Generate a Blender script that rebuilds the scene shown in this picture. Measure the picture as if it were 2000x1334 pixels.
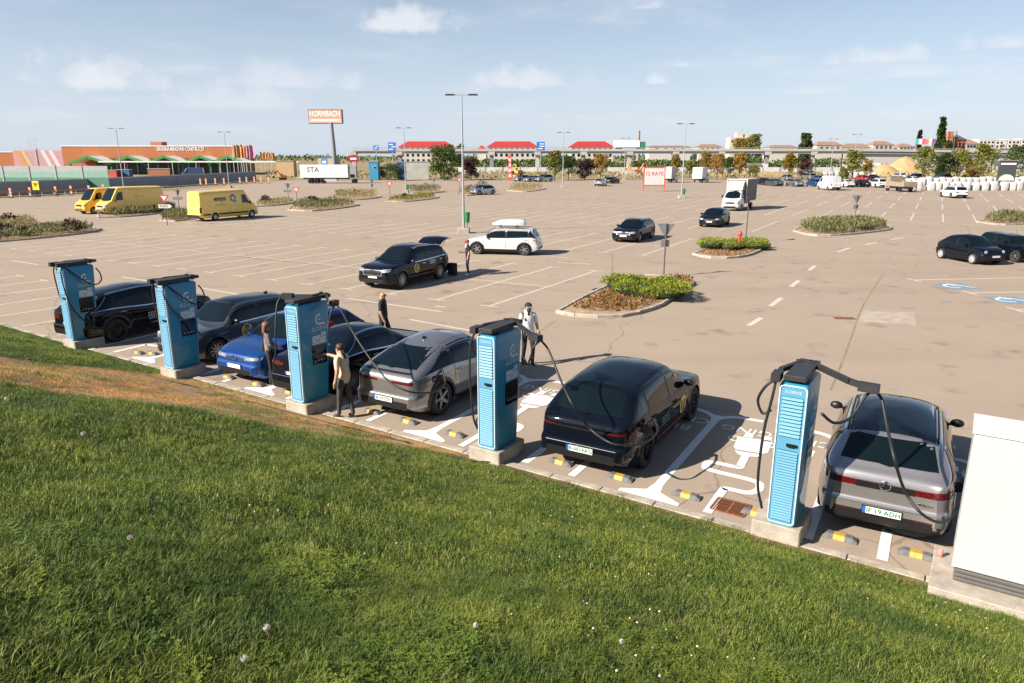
import bpy, bmesh, math, random
import numpy as np
from mathutils import Vector, Matrix, Euler
R = math.radians
random.seed(7); rng = np.random.default_rng(7)
for o in list(bpy.data.objects): bpy.data.objects.remove(o)
SC = bpy.context.scene; COL = SC.collection
# ---------------------------------------------------------------- camera
CAM_H = 5.7; FPX = 1390.0; PITCH = math.atan((667-306)/FPX)
cam = bpy.data.cameras.new('camera'); camo = bpy.data.objects.new('camera', cam); COL.objects.link(camo)
cam.sensor_width = 36; cam.lens = 36*FPX/2000; cam.clip_start = .05; cam.clip_end = 6000
camo.location = (0, 0, CAM_H); camo.rotation_euler = (math.pi/2-PITCH, 0, 0)
SC.camera = camo
# ---------------------------------------------------------------- sun and sky
SUN_EL = R(33); SUN_DIR = R(26)            # light travels towards (cos, sin) of SUN_DIR
sun = bpy.data.lights.new('sun', 'SUN'); suno = bpy.data.objects.new('sun', sun); COL.objects.link(suno)
sun.energy = 5.0; sun.angle = R(.53); sun.color = (1.0, .90, .78)
ld = Vector((math.cos(SUN_DIR)*math.cos(SUN_EL), math.sin(SUN_DIR)*math.cos(SUN_EL), -math.sin(SUN_EL)))
suno.rotation_euler = ld.to_track_quat('-Z', 'Y').to_euler()
suno.location = (-30, -20, 40)
W = bpy.data.worlds.new('World'); SC.world = W; W.use_nodes = True
nt = W.node_tree; N = nt.nodes; Lk = nt.links; N.clear()
def wn(t, **k):
    n = N.new(t)
    for a, b in k.items(): setattr(n, a, b)
    return n
def math_n(op, a, b=None, c=None, clamp=False):
    n = N.new('ShaderNodeMath'); n.operation = op; n.use_clamp = clamp
    for i, q in enumerate((a, b, c)):
        if q is None: continue
        if isinstance(q, (int, float)): n.inputs[i].default_value = q
        else: Lk.new(q, n.inputs[i])
    return n.outputs[0]
sky = wn('ShaderNodeTexSky', sky_type='NISHITA'); sky.sun_disc = False
sky.sun_elevation = SUN_EL; sky.sun_rotation = math.atan2(-math.cos(SUN_DIR), -math.sin(SUN_DIR))
sky.air_density = 1.0; sky.dust_density = .7; sky.ozone_density = 2.0; sky.altitude = 100
geo = wn('ShaderNodeTexCoord'); sep = wn('ShaderNodeSeparateXYZ'); Lk.new(geo.outputs['Generated'], sep.inputs[0])
dx, dy, dz = sep.outputs
inv = math_n('DIVIDE', 1.0, math_n('ADD', math_n('MAXIMUM', dz, 0.0), .10))
comb = wn('ShaderNodeCombineXYZ'); Lk.new(math_n('MULTIPLY', dx, inv), comb.inputs[0]); Lk.new(math_n('MULTIPLY', dy, inv), comb.inputs[1])
def noise(vec, scale, detail=6, rough=.55, off=(0, 0, 0)):
    m = wn('ShaderNodeMapping'); Lk.new(vec, m.inputs[0]); m.inputs['Location'].default_value = off
    n = wn('ShaderNodeTexNoise'); n.inputs['Scale'].default_value = scale; n.inputs['Detail'].default_value = detail; n.inputs['Roughness'].default_value = rough
    Lk.new(m.outputs[0], n.inputs['Vector']); return n.outputs[0]
def smooth(x, a, b):
    n = wn('ShaderNodeMapRange', interpolation_type='SMOOTHSTEP'); Lk.new(x, n.inputs[0])
    n.inputs[1].default_value = a; n.inputs[2].default_value = b; return n.outputs[0]
thin = math_n('MULTIPLY', smooth(noise(comb.outputs[0], .9, 7, .6, (3.1, 1.7, 0)), .50, .76), .40)
# cumulus: direction, half-width, half-height in radians
fine = noise(geo.outputs['Generated'], 26, 7, .62)
mask = thin
def cloud(u, v, w, h, dens):
    global mask
    a = (u-1000)/FPX; b = -(v-667)/FPX
    d = Vector((a, math.cos(PITCH)+b*math.sin(PITCH), -math.sin(PITCH)+b*math.cos(PITCH))).normalized()
    az = math.atan2(d.x, d.y); el = math.asin(d.z)
    ex = math_n('DIVIDE', math_n('SUBTRACT', math_n('ARCTAN2', dx, dy), az), w)
    e0 = math_n('SUBTRACT', math_n('ARCSINE', dz), el-h*.55)
    up = math_n('DIVIDE', math_n('MAXIMUM', e0, 0.0), h*1.6)
    dn = math_n('DIVIDE', math_n('MINIMUM', e0, 0.0), h*.45)
    r2 = math_n('ADD', math_n('MULTIPLY', ex, ex), math_n('ADD', math_n('MULTIPLY', up, up), math_n('MULTIPLY', dn, dn)))
    val = math_n('ADD', math_n('SUBTRACT', 1.0, math_n('SQRT', r2)), math_n('MULTIPLY', math_n('SUBTRACT', fine, .5), 2.3))
    mask = math_n('MAXIMUM', mask, math_n('MULTIPLY', smooth(val, -.05, .95), dens*.85))
for c in [(790, 30, .075, .022, .95), (185, 138, .085, .024, .9), (1015, 148, .10, .018, .75), (1725, 102, .075, .014, .8), (560, 145, .12, .02, .55), (1810, 132, .07, .012, .6), (1970, 75, .03, .012, .7), (1570, 173, .05, .008, .6), (480, 185, .12, .02, .5), (1285, 152, .018, .008, .7), (1330, 122, .012, .006, .6), (1265, 5, .04, .01, .7), (1890, 82, .015, .012, .5)]:
    cloud(*c)
mask = math_n('MULTIPLY', mask, smooth(dz, -.02, .05))
hz = smooth(dz, .36, -.02)
mixh = wn('ShaderNodeMix', data_type='RGBA'); Lk.new(math_n('MULTIPLY', hz, .72), mixh.inputs[0]); Lk.new(sky.outputs[0], mixh.inputs[6]); mixh.inputs[7].default_value = (6.7, 7.6, 9.1, 1)
mixc = wn('ShaderNodeMix', data_type='RGBA'); Lk.new(mask, mixc.inputs[0]); Lk.new(mixh.outputs[2], mixc.inputs[6]); mixc.inputs[7].default_value = (8.0, 8.1, 8.6, 1)
bg = wn('ShaderNodeBackground'); bg.inputs[1].default_value = .05; Lk.new(mixc.outputs[2], bg.inputs[0])
wo = wn('ShaderNodeOutputWorld'); Lk.new(bg.outputs[0], wo.inputs[0])
SC.view_settings.view_transform = 'Standard'; SC.view_settings.look = 'None'; SC.view_settings.gamma = 1
SC.view_settings.exposure = 1.14
SC.render.engine = 'CYCLES'
# ---------------------------------------------------------------- survey helpers: a sighting on the photograph -> a spot on the ground
c_, s_ = math.cos(PITCH), math.sin(PITCH)
def ray(u, v):
    x = (u-1000)/FPX; y = -(v-667)/FPX
    return np.array([x, c_+y*s_, -s_+y*c_])
def G(u, v, z=0.):
    d = ray(u, v); t = (z-CAM_H)/d[2]; return np.array([d[0]*t, d[1]*t])
def G3(u, v, z=0.):
    p = G(u, v, z); return (float(p[0]), float(p[1]), z)
def D(u, v, Y):
    d = ray(u, v); t = Y/d[1]; return (float(d[0]*t), float(Y), float(d[2]*t+CAM_H))
KA = R(-33.3); KX = np.array([math.cos(KA), math.sin(KA)]); KN = np.array([-math.sin(KA), math.cos(KA)])   # along the kerb, into the car park
KB = 10.58                                                # the kerb line: dot(p, KN) = KB
def K(p, q):                                              # p along the kerb, q metres into the car park
    r = KX*p + KN*(KB+q); return (float(r[0]), float(r[1]))
LA = R(-30.2); LX = np.array([math.cos(LA), math.sin(LA)]); LN = np.array([-math.sin(LA), math.cos(LA)])
def LOT(a, b):
    r = LX*a + LN*b; return (float(r[0]), float(r[1]))
# ---------------------------------------------------------------- materials
MATS = {}
def mat(name, col, rough=.6, metal=0., spec=.5, coat=0., var=.12, scale=6., bump=0., bscale=60., emit=0., isl=0., trans=0., col2=None, alpha=1.):
    if name in MATS: return MATS[name]
    m = bpy.data.materials.new(name); m.use_nodes = True; n = m.node_tree.nodes; l = m.node_tree.links
    b = n['Principled BSDF']
    b.inputs['Roughness'].default_value = rough; b.inputs['Metallic'].default_value = metal
    b.inputs['Specular IOR Level'].default_value = spec; b.inputs['Coat Weight'].default_value = coat; b.inputs['Coat Roughness'].default_value = .03
    b.inputs['Transmission Weight'].default_value = trans; b.inputs['Alpha'].default_value = alpha
    tc = n.new('ShaderNodeTexCoord')
    if var > 0 or isl > 0 or col2:
        nz = n.new('ShaderNodeTexNoise'); nz.inputs['Scale'].default_value = scale; nz.inputs['Detail'].default_value = 5
        l.new(tc.outputs['Object'], nz.inputs['Vector'])
        fac = nz.outputs[0]
        if isl > 0:
            g = n.new('ShaderNodeNewGeometry'); a = n.new('ShaderNodeMath'); a.operation = 'MULTIPLY_ADD'
            l.new(g.outputs['Random Per Island'], a.inputs[0]); a.inputs[1].default_value = isl
            b2 = n.new('ShaderNodeMath'); b2.operation = 'MULTIPLY'; l.new(fac, b2.inputs[0]); b2.inputs[1].default_value = 1-isl
            l.new(b2.outputs[0], a.inputs[2]); fac = a.outputs[0]
        mr = n.new('ShaderNodeMapRange'); mr.inputs[1].default_value = .25; mr.inputs[2].default_value = .75; l.new(fac, mr.inputs[0])
        mx = n.new('ShaderNodeMix'); mx.data_type = 'RGBA'; l.new(mr.outputs[0], mx.inputs[0])
        ca = [max(0, q*(1-var)) for q in col]; cb = list(col2) if col2 else [min(1, q*(1+var)) for q in col]
        mx.inputs[6].default_value = (*ca, 1); mx.inputs[7].default_value = (*cb, 1)
        l.new(mx.outputs[2], b.inputs['Base Color'])
    else: b.inputs['Base Color'].default_value = (*col, 1)
    if emit: b.inputs['Emission Color'].default_value = (*col, 1); b.inputs['Emission Strength'].default_value = emit
    if bump:
        nb = n.new('ShaderNodeTexNoise'); nb.inputs['Scale'].default_value = bscale; nb.inputs['Detail'].default_value = 4; l.new(tc.outputs['Object'], nb.inputs['Vector'])
        bp = n.new('ShaderNodeBump'); bp.inputs['Strength'].default_value = bump; bp.inputs['Distance'].default_value = .02
        l.new(nb.outputs[0], bp.inputs['Height']); l.new(bp.outputs[0], b.inputs['Normal'])
    MATS[name] = m; return m
def leafmat(name, ca, cb, cc=None, rough=.55, scale=1.2):
    """foliage: colour per leaf plus clumps, a little light through the leaf"""
    if name in MATS: return MATS[name]
    m = mat(name, ca, rough, var=0, isl=.65, scale=scale, col2=cb, spec=.25)
    n = m.node_tree.nodes; l = m.node_tree.links; b = n['Principled BSDF']; out = n['Material Output']
    t = n.new('ShaderNodeBsdfTranslucent'); s = n.new('ShaderNodeMixShader'); s.inputs[0].default_value = .3
    l.new(b.inputs['Base Color'].links[0].from_socket, t.inputs[0]); l.new(b.outputs[0], s.inputs[1]); l.new(t.outputs[0], s.inputs[2]); l.new(s.outputs[0], out.inputs[0])
    return m
M_BLACKPL = mat('black plastic', (.008, .008, .009), .4, var=.2)
M_DARKGREY = mat('dark grey metal', (.045, .045, .05), .4, .4)
M_GLASS = mat('car glass', (.003, .007, .009), .02, spec=.5, coat=0., var=.2, scale=2)
M_RUBBER = mat('tyre rubber', (.015, .015, .016), .75, bump=.2, bscale=40)
M_ALLOY = mat('alloy', (.42, .42, .43), .3, .9, var=.1)
M_DARKALLOY = mat('dark alloy', (.03, .03, .032), .35, .6)
M_CHROME = mat('chrome', (.7, .7, .72), .15, 1.)
M_LAMP = mat('clear lamp', (.30, .32, .35), .1, .3, coat=1, scale=25, var=.4)
M_RED = mat('red lamp', (.085, .004, .006), .1, coat=1, scale=20, var=.4)
M_WHITEPAINT = mat('white enamel', (.60, .60, .59), .35, coat=.3, var=.04)
M_PLATE = mat('plate white', (.60, .61, .59), .4, var=.04)
M_BLUE = mat('blue enamel', (.02, .10, .42), .4, var=.1)
M_CONC = mat('concrete', (.34, .30, .25), .9, var=.28, scale=5, bump=.5, bscale=45)
M_STEEL = mat('galvanised steel', (.42, .43, .45), .45, .6, var=.15)
M_GREENTXT = mat('green lettering', (.01, .16, .09), .5)
M_BLACKTXT = mat('black lettering', (.02, .02, .022), .5)
M_WHITETXT = mat('white lettering', (.78, .78, .78), .5, var=.05)
M_YELLOW = mat('yellow enamel', (.6, .35, .03), .5, var=.1)
# ---------------------------------------------------------------- mesh helpers
class MB:
    def __init__(s): s.v = []; s.f = []; s.m = []
    def add(s, V, F, m=0):
        o = len(s.v); s.v += [tuple(map(float, p)) for p in V]; s.f += [tuple(i+o for i in q) for q in F]; s.m += [m]*len(F); return s
    def box(s, c, d, m=0, rz=0., rot=None, taper=1.):
        x, y, z = [q/2 for q in d]
        V = [(-x, -y, -z), (x, -y, -z), (x, y, -z), (-x, y, -z), (-x*taper, -y*taper, z), (x*taper, -y*taper, z), (x*taper, y*taper, z), (-x*taper, y*taper, z)]
        Mx = rot if rot is not None else Matrix.Rotation(rz, 3, 'Z')
        V = [Mx @ Vector(p)+Vector(c) for p in V]
        return s.add(V, [(0, 3, 2, 1), (4, 5, 6, 7), (0, 1, 5, 4), (1, 2, 6, 5), (2, 3, 7, 6), (3, 0, 4, 7)], m)
    def beam(s, a, b, w, h, m=0):
        a = Vector(a); b = Vector(b); d = b-a; L = d.length
        q = d.to_track_quat('X', 'Z').to_matrix()
        return s.box((a+b)/2, (L, w, h), m, rot=q)
    def prism(s, poly, z0, z1, m=0, ch=0., chb=0.):
        n = len(poly); P = [np.array(p, float) for p in poly]
        def inset(d):
            o = []
            for i in range(n):
                a, b, c = P[i-1], P[i], P[(i+1) % n]
                e1 = (b-a)/(np.linalg.norm(b-a)+1e-9); e2 = (c-b)/(np.linalg.norm(c-b)+1e-9)
                n1 = np.array([-e1[1], e1[0]]); n2 = np.array([-e2[1], e2[0]]); nn = n1+n2; k = np.linalg.norm(nn)
                nn = nn/k if k > 1e-6 else n1
                o.append(b+nn*d/max(.4, float(nn@n1)))
            return o
        rings = []
        if chb: rings.append([(*p, z0) for p in inset(chb)]); rings.append([(*p, z0+chb) for p in P])
        else: rings.append([(*p, z0) for p in P])
        if ch: rings.append([(*p, z1-ch) for p in P]); rings.append([(*p, z1) for p in inset(ch)])
        else: rings.append([(*p, z1) for p in P])
        V = [p for r in rings for p in r]; F = []
        for k in range(len(rings)-1):
            for i in range(n): j = (i+1) % n; F.append((k*n+i, k*n+j, (k+1)*n+j, (k+1)*n+i))
        F.append(tuple(range(n))[::-1]); F.append(tuple((len(rings)-1)*n+i for i in range(n)))
        return s.add(V, F, m)
    def tube(s, pts, r, n=8, m=0, cap=True):
        pts = [Vector(p) for p in pts]; k = len(pts); rr = r if hasattr(r, '__len__') else [r]*k
        V = []; F = []; up = None
        for i, p in enumerate(pts):
            t = (pts[min(i+1, k-1)]-pts[max(i-1, 0)]).normalized()
            if up is None: up = Vector((0, 0, 1)) if abs(t.z) < .9 else Vector((1, 0, 0))
            a = (up-t*up.dot(t)).normalized(); up = a; b = t.cross(a)
            for j in range(n):
                q = 2*math.pi*j/n; V.append(p+(a*math.cos(q)+b*math.sin(q))*rr[i])
        for i in range(k-1):
            for j in range(n): j2 = (j+1) % n; F.append((i*n+j, i*n+j2, (i+1)*n+j2, (i+1)*n+j))
        if cap: F.append(tuple(range(n))[::-1]); F.append(tuple((k-1)*n+j for j in range(n)))
        return s.add(V, F, m)
    def lathe(s, prof, n=24, m=0, axis='Z', c=(0, 0, 0), close=False):
        V = []; F = []; k = len(prof)
        for r, z in prof:
            for j in range(n):
                q = 2*math.pi*j/n; x, y = r*math.cos(q), r*math.sin(q)
                V.append({'Z': (x, y, z), 'Y': (x, z, y), 'X': (z, x, y)}[axis])
        V = [(a+c[0], b+c[1], d+c[2]) for a, b, d in V]
        for i in range(k if close else k-1):
            i2 = (i+1) % k
            for j in range(n):
                j2 = (j+1) % n; q = (i*n+j, i*n+j2, i2*n+j2, i2*n+j); F.append(q if axis != 'Y' else q[::-1])
        return s.add(V, F, m)
    def ell(s, c, r, m=0, nu=12, nv=8, rz=0.):
        V = []; F = []; cr, sr = math.cos(rz), math.sin(rz)
        for i in range(nv+1):
            t = math.pi*i/nv
            for j in range(nu):
                q = 2*math.pi*j/nu; x, y, z = r[0]*math.sin(t)*math.cos(q), r[1]*math.sin(t)*math.sin(q), r[2]*math.cos(t)
                V.append((c[0]+x*cr-y*sr, c[1]+x*sr+y*cr, c[2]+z))
        for i in range(nv):
            for j in range(nu): j2 = (j+1) % nu; F.append((i*nu+j, (i+1)*nu+j, (i+1)*nu+j2, i*nu+j2))
        return s.add(V, F, m)
    def grid(s, P, m=0, flip=False):
        nu, nv = len(P), len(P[0]); V = [p for r in P for p in r]; F = []
        for i in range(nu-1):
            for j in range(nv-1):
                q = (i*nv+j, (i+1)*nv+j, (i+1)*nv+j+1, i*nv+j+1); F.append(q[::-1] if flip else q)
        return s.add(V, F, m)
    def mesh(s, name, mats, smooth=None):
        me = bpy.data.meshes.new(name); me.from_pydata(s.v, [], s.f)
        for q in (mats if isinstance(mats, (list, tuple)) else [mats]): me.materials.append(q)
        if any(s.m): me.polygons.foreach_set('material_index', s.m)
        if smooth is not None:
            me.polygons.foreach_set('use_smooth', [True]*len(s.f)); me.set_sharp_from_angle(angle=R(smooth))
        me.update(); return me
    def build(s, name, mats, parent=None, smooth=None): return ob(name, s.mesh(name, mats, smooth), parent)
def ob(name, me, parent=None, loc=None, rz=None, rot=None):
    o = bpy.data.objects.new(name, me); COL.objects.link(o)
    if parent is not None: o.parent = parent
    if loc is not None: o.location = loc
    if rz is not None: o.rotation_euler = (0, 0, rz)
    if rot is not None: o.rotation_euler = rot
    return o
def tag(o, label, cat, group=None):
    o['label'] = label; o['category'] = cat
    if group: o['group'] = group
    return o
def thing(name, label, cat, loc=(0, 0, 0), rz=0., group=None):
    return tag(ob(name, None, None, loc, rz), label, cat, group)
def struct(o): o['kind'] = 'structure'; return o
def stuff(o): o['kind'] = 'stuff'; return o
def copy_tree(o, parent=None, loc=None, rz=None):
    c = o.copy(); COL.objects.link(c); c.parent = parent
    for ch in KIDS(o): copy_tree(ch, c)
    if loc is not None: c.location = loc
    if rz is not None: c.rotation_euler = (0, 0, rz)
    return c
def KIDS(o): return list(o.children)
def text_mesh(txt, size, mats, extr=.002, align='CENTER', bold=0.):
    cu = bpy.data.curves.new('lettering', 'FONT'); cu.body = txt; cu.size = size; cu.extrude = extr; cu.align_x = align; cu.align_y = 'CENTER'; cu.resolution_u = 2; cu.offset = bold
    t = bpy.data.objects.new('lettering', cu); me = bpy.data.meshes.new_from_object(t); bpy.data.objects.remove(t); me.materials.clear(); me.materials.append(mats); return me
def plc(me_ob, org, ex, ey):
    """set an object's matrix: local x along ex, local y along ey, origin org"""
    ex = Vector(ex).normalized(); ey = Vector(ey).normalized(); ez = ex.cross(ey)
    me_ob.matrix_local = Matrix((( ex.x, ey.x, ez.x, org[0]), (ex.y, ey.y, ez.y, org[1]), (ex.z, ey.z, ez.z, org[2]), (0, 0, 0, 1))); return me_ob
def rrect(w, d, r, n=4, cx=0, cy=0):
    P = []
    for (sx, sy, a0) in ((1, 1, 0), (-1, 1, 90), (-1, -1, 180), (1, -1, 270)):
        for i in range(n+1):
            a = R(a0+90*i/n); P.append((cx+sx*(w/2-r)+r*math.cos(a), cy+sy*(d/2-r)+r*math.sin(a)))
    return P
def catmull(pts, n=6):
    P = [Vector(p) for p in pts]; P = [P[0]*2-P[1]]+P+[P[-1]*2-P[-2]]; o = []
    for i in range(1, len(P)-2):
        for k in range(n):
            t = k/n; a, b, c, d = P[i-1:i+3]
            o.append(.5*((2*b)+(c-a)*t+(2*a-5*b+4*c-d)*t*t+(3*b-a-3*c+d)*t**3))
    o.append(P[-2]); return o
# ================================================================ GROUND
def ramp_mat(name, build):
    m = bpy.data.materials.new(name); m.use_nodes = True; build(m.node_tree.nodes, m.node_tree.links, m.node_tree.nodes['Principled BSDF']); MATS[name] = m; return m
def nn(n, l, vec, scale, detail=5, rough=.5):
    t = n.new('ShaderNodeTexNoise'); t.inputs['Scale'].default_value = scale; t.inputs['Detail'].default_value = detail; t.inputs['Roughness'].default_value = rough; l.new(vec, t.inputs['Vector']); return t.outputs[0]
def rng_(n, l, x, a, b, c=0., d=1.):
    t = n.new('ShaderNodeMapRange'); l.new(x, t.inputs[0]); t.inputs[1].default_value = a; t.inputs[2].default_value = b; t.inputs[3].default_value = c; t.inputs[4].default_value = d; return t.outputs[0]
def mixc_(n, l, f, a, b, mode='MIX'):
    t = n.new('ShaderNodeMix'); t.data_type = 'RGBA'; t.blend_type = mode
    for i, q in ((0, f), (6, a), (7, b)):
        if isinstance(q, (int, float)): t.inputs[i].default_value = q
        elif isinstance(q, tuple): t.inputs[i].default_value = (*q, 1)
        else: l.new(q, t.inputs[i])
    return t.outputs[2]
def asphalt(n, l, b):
    tc = n.new('ShaderNodeTexCoord'); v = tc.outputs['Object']
    big = rng_(n, l, nn(n, l, v, .045, 4), .3, .7); mid = rng_(n, l, nn(n, l, v, .35, 6, .6), .3, .72)
    col = mixc_(n, l, big, (.295, .236, .175), (.35, .288, .22))
    col = mixc_(n, l, rng_(n, l, mid, 0, 1, 0, .8), col, (.25, .208, .168))
    # long dark tyre-worn streaks along the lanes
    mp = n.new('ShaderNodeMapping'); l.new(v, mp.inputs[0]); mp.inputs['Rotation'].default_value = (0, 0, R(30)); mp.inputs['Scale'].default_value = (.02, .35, 1)
    st = rng_(n, l, nn(n, l, mp.outputs[0], 1.3, 5, .6), .52, .76, 0, .5)
    col = mixc_(n, l, st, col, (.185, .15, .122))
    # stone grain, visible close by
    g1 = rng_(n, l, nn(n, l, v, 48, 3, .7), .35, .68); col = mixc_(n, l, .42, col, mixc_(n, l, g1, (.20, .155, .12), (.44, .36, .29)))
    # oil spots and patches
    sp = rng_(n, l, nn(n, l, v, .8, 3, .5), .60, .74, 0, .65); col = mixc_(n, l, sp, col, (.14, .112, .09))
    # hairline cracks
    mp2 = n.new('ShaderNodeMapping'); l.new(v, mp2.inputs[0]); mp2.inputs['Rotation'].default_value = (0, 0, R(-32))
    wv = n.new('ShaderNodeTexVoronoi'); wv.feature = 'DISTANCE_TO_EDGE'; wv.inputs['Scale'].default_value = .085; wv.inputs['Randomness'].default_value = 1
    ad = n.new('ShaderNodeVectorMath'); ad.operation = 'ADD'; l.new(mp2.outputs[0], ad.inputs[0])
    nz = n.new('ShaderNodeTexNoise'); nz.inputs['Scale'].default_value = .6; nz.inputs['Detail'].default_value = 6; l.new(v, nz.inputs['Vector']); l.new(nz.outputs['Color'], ad.inputs[1]); l.new(ad.outputs[0], wv.inputs['Vector'])
    cr = rng_(n, l, wv.outputs[0], .0008, .0022, .55, 0); col = mixc_(n, l, cr, col, (.13, .105, .07))
    l.new(col, b.inputs['Base Color']); b.inputs['Roughness'].default_value = .85; b.inputs['Specular IOR Level'].default_value = .25
    bp = n.new('ShaderNodeBump'); bp.inputs['Strength'].default_value = .35; bp.inputs['Distance'].default_value = .01; l.new(nn(n, l, v, 70, 3, .7), bp.inputs['Height']); l.new(bp.outputs[0], b.inputs['Normal'])
M_ASPH = ramp_mat('car park asphalt', asphalt)
def earth(n, l, b):
    v = n.new('ShaderNodeTexCoord').outputs['Object']
    col = mixc_(n, l, rng_(n, l, nn(n, l, v, .02, 6), .35, .65), (.30, .20, .11), (.20, .17, .08))
    col = mixc_(n, l, rng_(n, l, nn(n, l, v, .25, 6, .65), .45, .7), col, (.10, .10, .045))
    l.new(col, b.inputs['Base Color']); b.inputs['Roughness'].default_value = .95
M_EARTH = ramp_mat('dry earth', earth)
def worn(name, col, lo, hi, dirt=(.30, .235, .18)):
    def f(n, l, b):
        v = n.new('ShaderNodeTexCoord').outputs['Object']
        w = rng_(n, l, nn(n, l, v, 9, 6, .7), lo, hi)
        l.new(mixc_(n, l, w, dirt, mixc_(n, l, nn(n, l, v, 1.2), tuple(q*.86 for q in col), col)), b.inputs['Base Color']); b.inputs['Roughness'].default_value = .8
    return ramp_mat(name, f)
M_LINE = worn('worn lane paint', (.56, .505, .435), .24, .52)
M_BAYLINE = worn('fresh bay paint', (.72, .71, .69), .22, .34)
M_BLUEMARK = worn('blue bay paint', (.10, .24, .36), .30, .55)

b = MB(); b.add([(-3000, -200, -.08), (3000, -200, -.08), (3000, 5000, -.08), (-3000, 5000, -.08)], [(0, 1, 2, 3)]); struct(b.build('ground', M_EARTH))
edge = [(-900, 398), (-300, 393), (0, 388), (150, 382), (340, 372), (520, 357), (560, 352), (800, 352), (1000, 352), (1300, 352), (1480, 352), (1700, 352), (2000, 352), (2600, 354)]
P = [tuple(G(*e)) for e in edge]
near = [K(62, -.02), K(-110, -.02)]
poly = [near[1], near[0]] + P[::-1]
b = MB(); b.add([(x, y, 0.) for x, y in poly], [tuple(range(len(poly)))]); struct(b.build('car_park', M_ASPH))
# --- markings
BN = np.array([math.cos(R(59.5)), math.sin(R(59.5))])           # direction of the charging bays
def BAY(p, q): r = np.array(K(p, 0))+BN*q; return (float(r[0]), float(r[1]))
def line(b, a, c, w, z=.004):
    a = np.array(a, float); c = np.array(c, float); d = c-a; d /= np.linalg.norm(d)+1e-9; n = np.array([-d[1], d[0]])*w/2
    b.add([(*(a-n), z), (*(c-n), z), (*(c+n), z), (*(a+n), z)], [(0, 1, 2, 3)])
def ribbon(b, pts, w, z=.004, n=5):
    P = [Vector((p[0], p[1], 0)) for p in pts]; P = catmull(P, n) if n > 1 else P; V = []
    for i, p in enumerate(P):
        t = (P[min(i+1, len(P)-1)]-P[max(i-1, 0)]).normalized(); s = Vector((-t.y, t.x, 0))*w/2
        V += [(p.x-s.x, p.y-s.y, z), (p.x+s.x, p.y+s.y, z)]
    b.add(V, [(2*i, 2*i+2, 2*i+3, 2*i+1) for i in range(len(P)-1)])
lot = MB()
def a_of(k):
    a = 1.0
    if k <= 0: return a-2.6*k
    for j in range(k): a -= 2.6 if j < 6 else max(2.1, 2.6-.05*(j-5))
    return a
rows = [(23.3, 33.7, 28.3, 6, 34), (40.6, 50.8, 45.4, 6, 34), (58.0, 68.6, 63.3, 5, 30), (75.8, 86.4, 81.1, -1, 24), (93.4, 104, 98.7, -4, 20), (111.8, 122.4, 117, -6, 16), (129.6, 138, 134, -6, 9)]
for b0, b1, bm, k0, k1 in rows:
    for k in range(k0, k1+1):
        a = a_of(k); lean = 0 if k < 12 else -(k-11)*.12
        line(lot, LOT(a, b0), LOT(a+lean*.6, b1), .12, .004+.0004*(k % 2))
        for bb, aa in ((b0, a), (b1, a+lean*.6)): line(lot, LOT(aa-.42, bb), LOT(aa+.42, bb), .11, .0055)
    line(lot, LOT(a_of(k0), bm), LOT(a_of(k1), bm+(.0)), .11, .0062)
# road centre dashes
ds = [(1462, 636), (1487, 621), (1505, 598), (1526, 582), (1545, 560), (1560, 548), (1580, 528), (1592, 519), (1636, 492), (1660, 484), (1690, 478), (1712, 474), (1740, 468), (1765, 464)]
for i in range(0, len(ds), 2): line(lot, G(*ds[i]), G(*ds[i+1]), .2)
# dashed aisle lines between the bay row and the first lot row
for (p0, p1) in [((678, 583), (862, 609)), ((800, 624), (930, 648)), ((238, 541), (290, 549)), ((390, 562), (475, 577)), ((24, 509), (74, 517)), ((1000, 494), (1112, 504)), ((1090, 512), (1155, 516)), ((850, 598), (870, 600))]:
    line(lot, G(*p0), G(*p1), .13, .0052)
# left-hand bays that run up to the kerb beyond the chargers
for k in range(9):
    p = -25.0-2.45*k; line(lot, K(p, .2), K(p+.25, 5.2), .12); line(lot, K(p-.4+.25, 5.2), K(p+.65, 5.2), .12, .0054)
# right-hand bays with wheelchair symbols
for (p0, p1) in [((1785, 547), (1980, 543)), ((1893, 572), (2010, 570)), ((1983, 605), (2100, 604))]:
    a, c = G(*p0), G(*p1); line(lot, a, a+(c-a)*1.3, .13); d = (c-a)/np.linalg.norm(c-a); nrm = np.array([d[1], -d[0]]); line(lot, a-nrm*.5, a+nrm*.5, .13, .0056)
struct(lot.build('parking_line_paint', M_LINE))
sgn = MB(); glyph = MB()
for (u, v) in [(1868, 559), (1974, 586)]:
    o = G(u, v); dx_ = np.array([math.cos(R(6)), math.sin(R(6))]); dn_ = np.array([-dx_[1], dx_[0]])
    Q = lambda x, y: tuple(o+dx_*x+dn_*y)
    sgn.add([(*Q(x, y), .0045) for x, y in ((-.75, -.75), (.75, -.75), (.75, .75), (-.75, .75))], [(0, 1, 2, 3)])
    ribbon(glyph, [Q(.42*math.cos(R(t))-.1, .42*math.sin(R(t))) for t in range(30, 300, 30)], .12, .009, 2)
    ribbon(glyph, [Q(-.05, .6), Q(-.02, .15), Q(.3, .12), Q(.45, -.35), Q(.6, -.4)], .12, .0105, 1)
struct(sgn.build('wheelchair_bay_paint', M_BLUEMARK)); struct(glyph.build('wheelchair_symbol_paint', M_BAYLINE))
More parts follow.
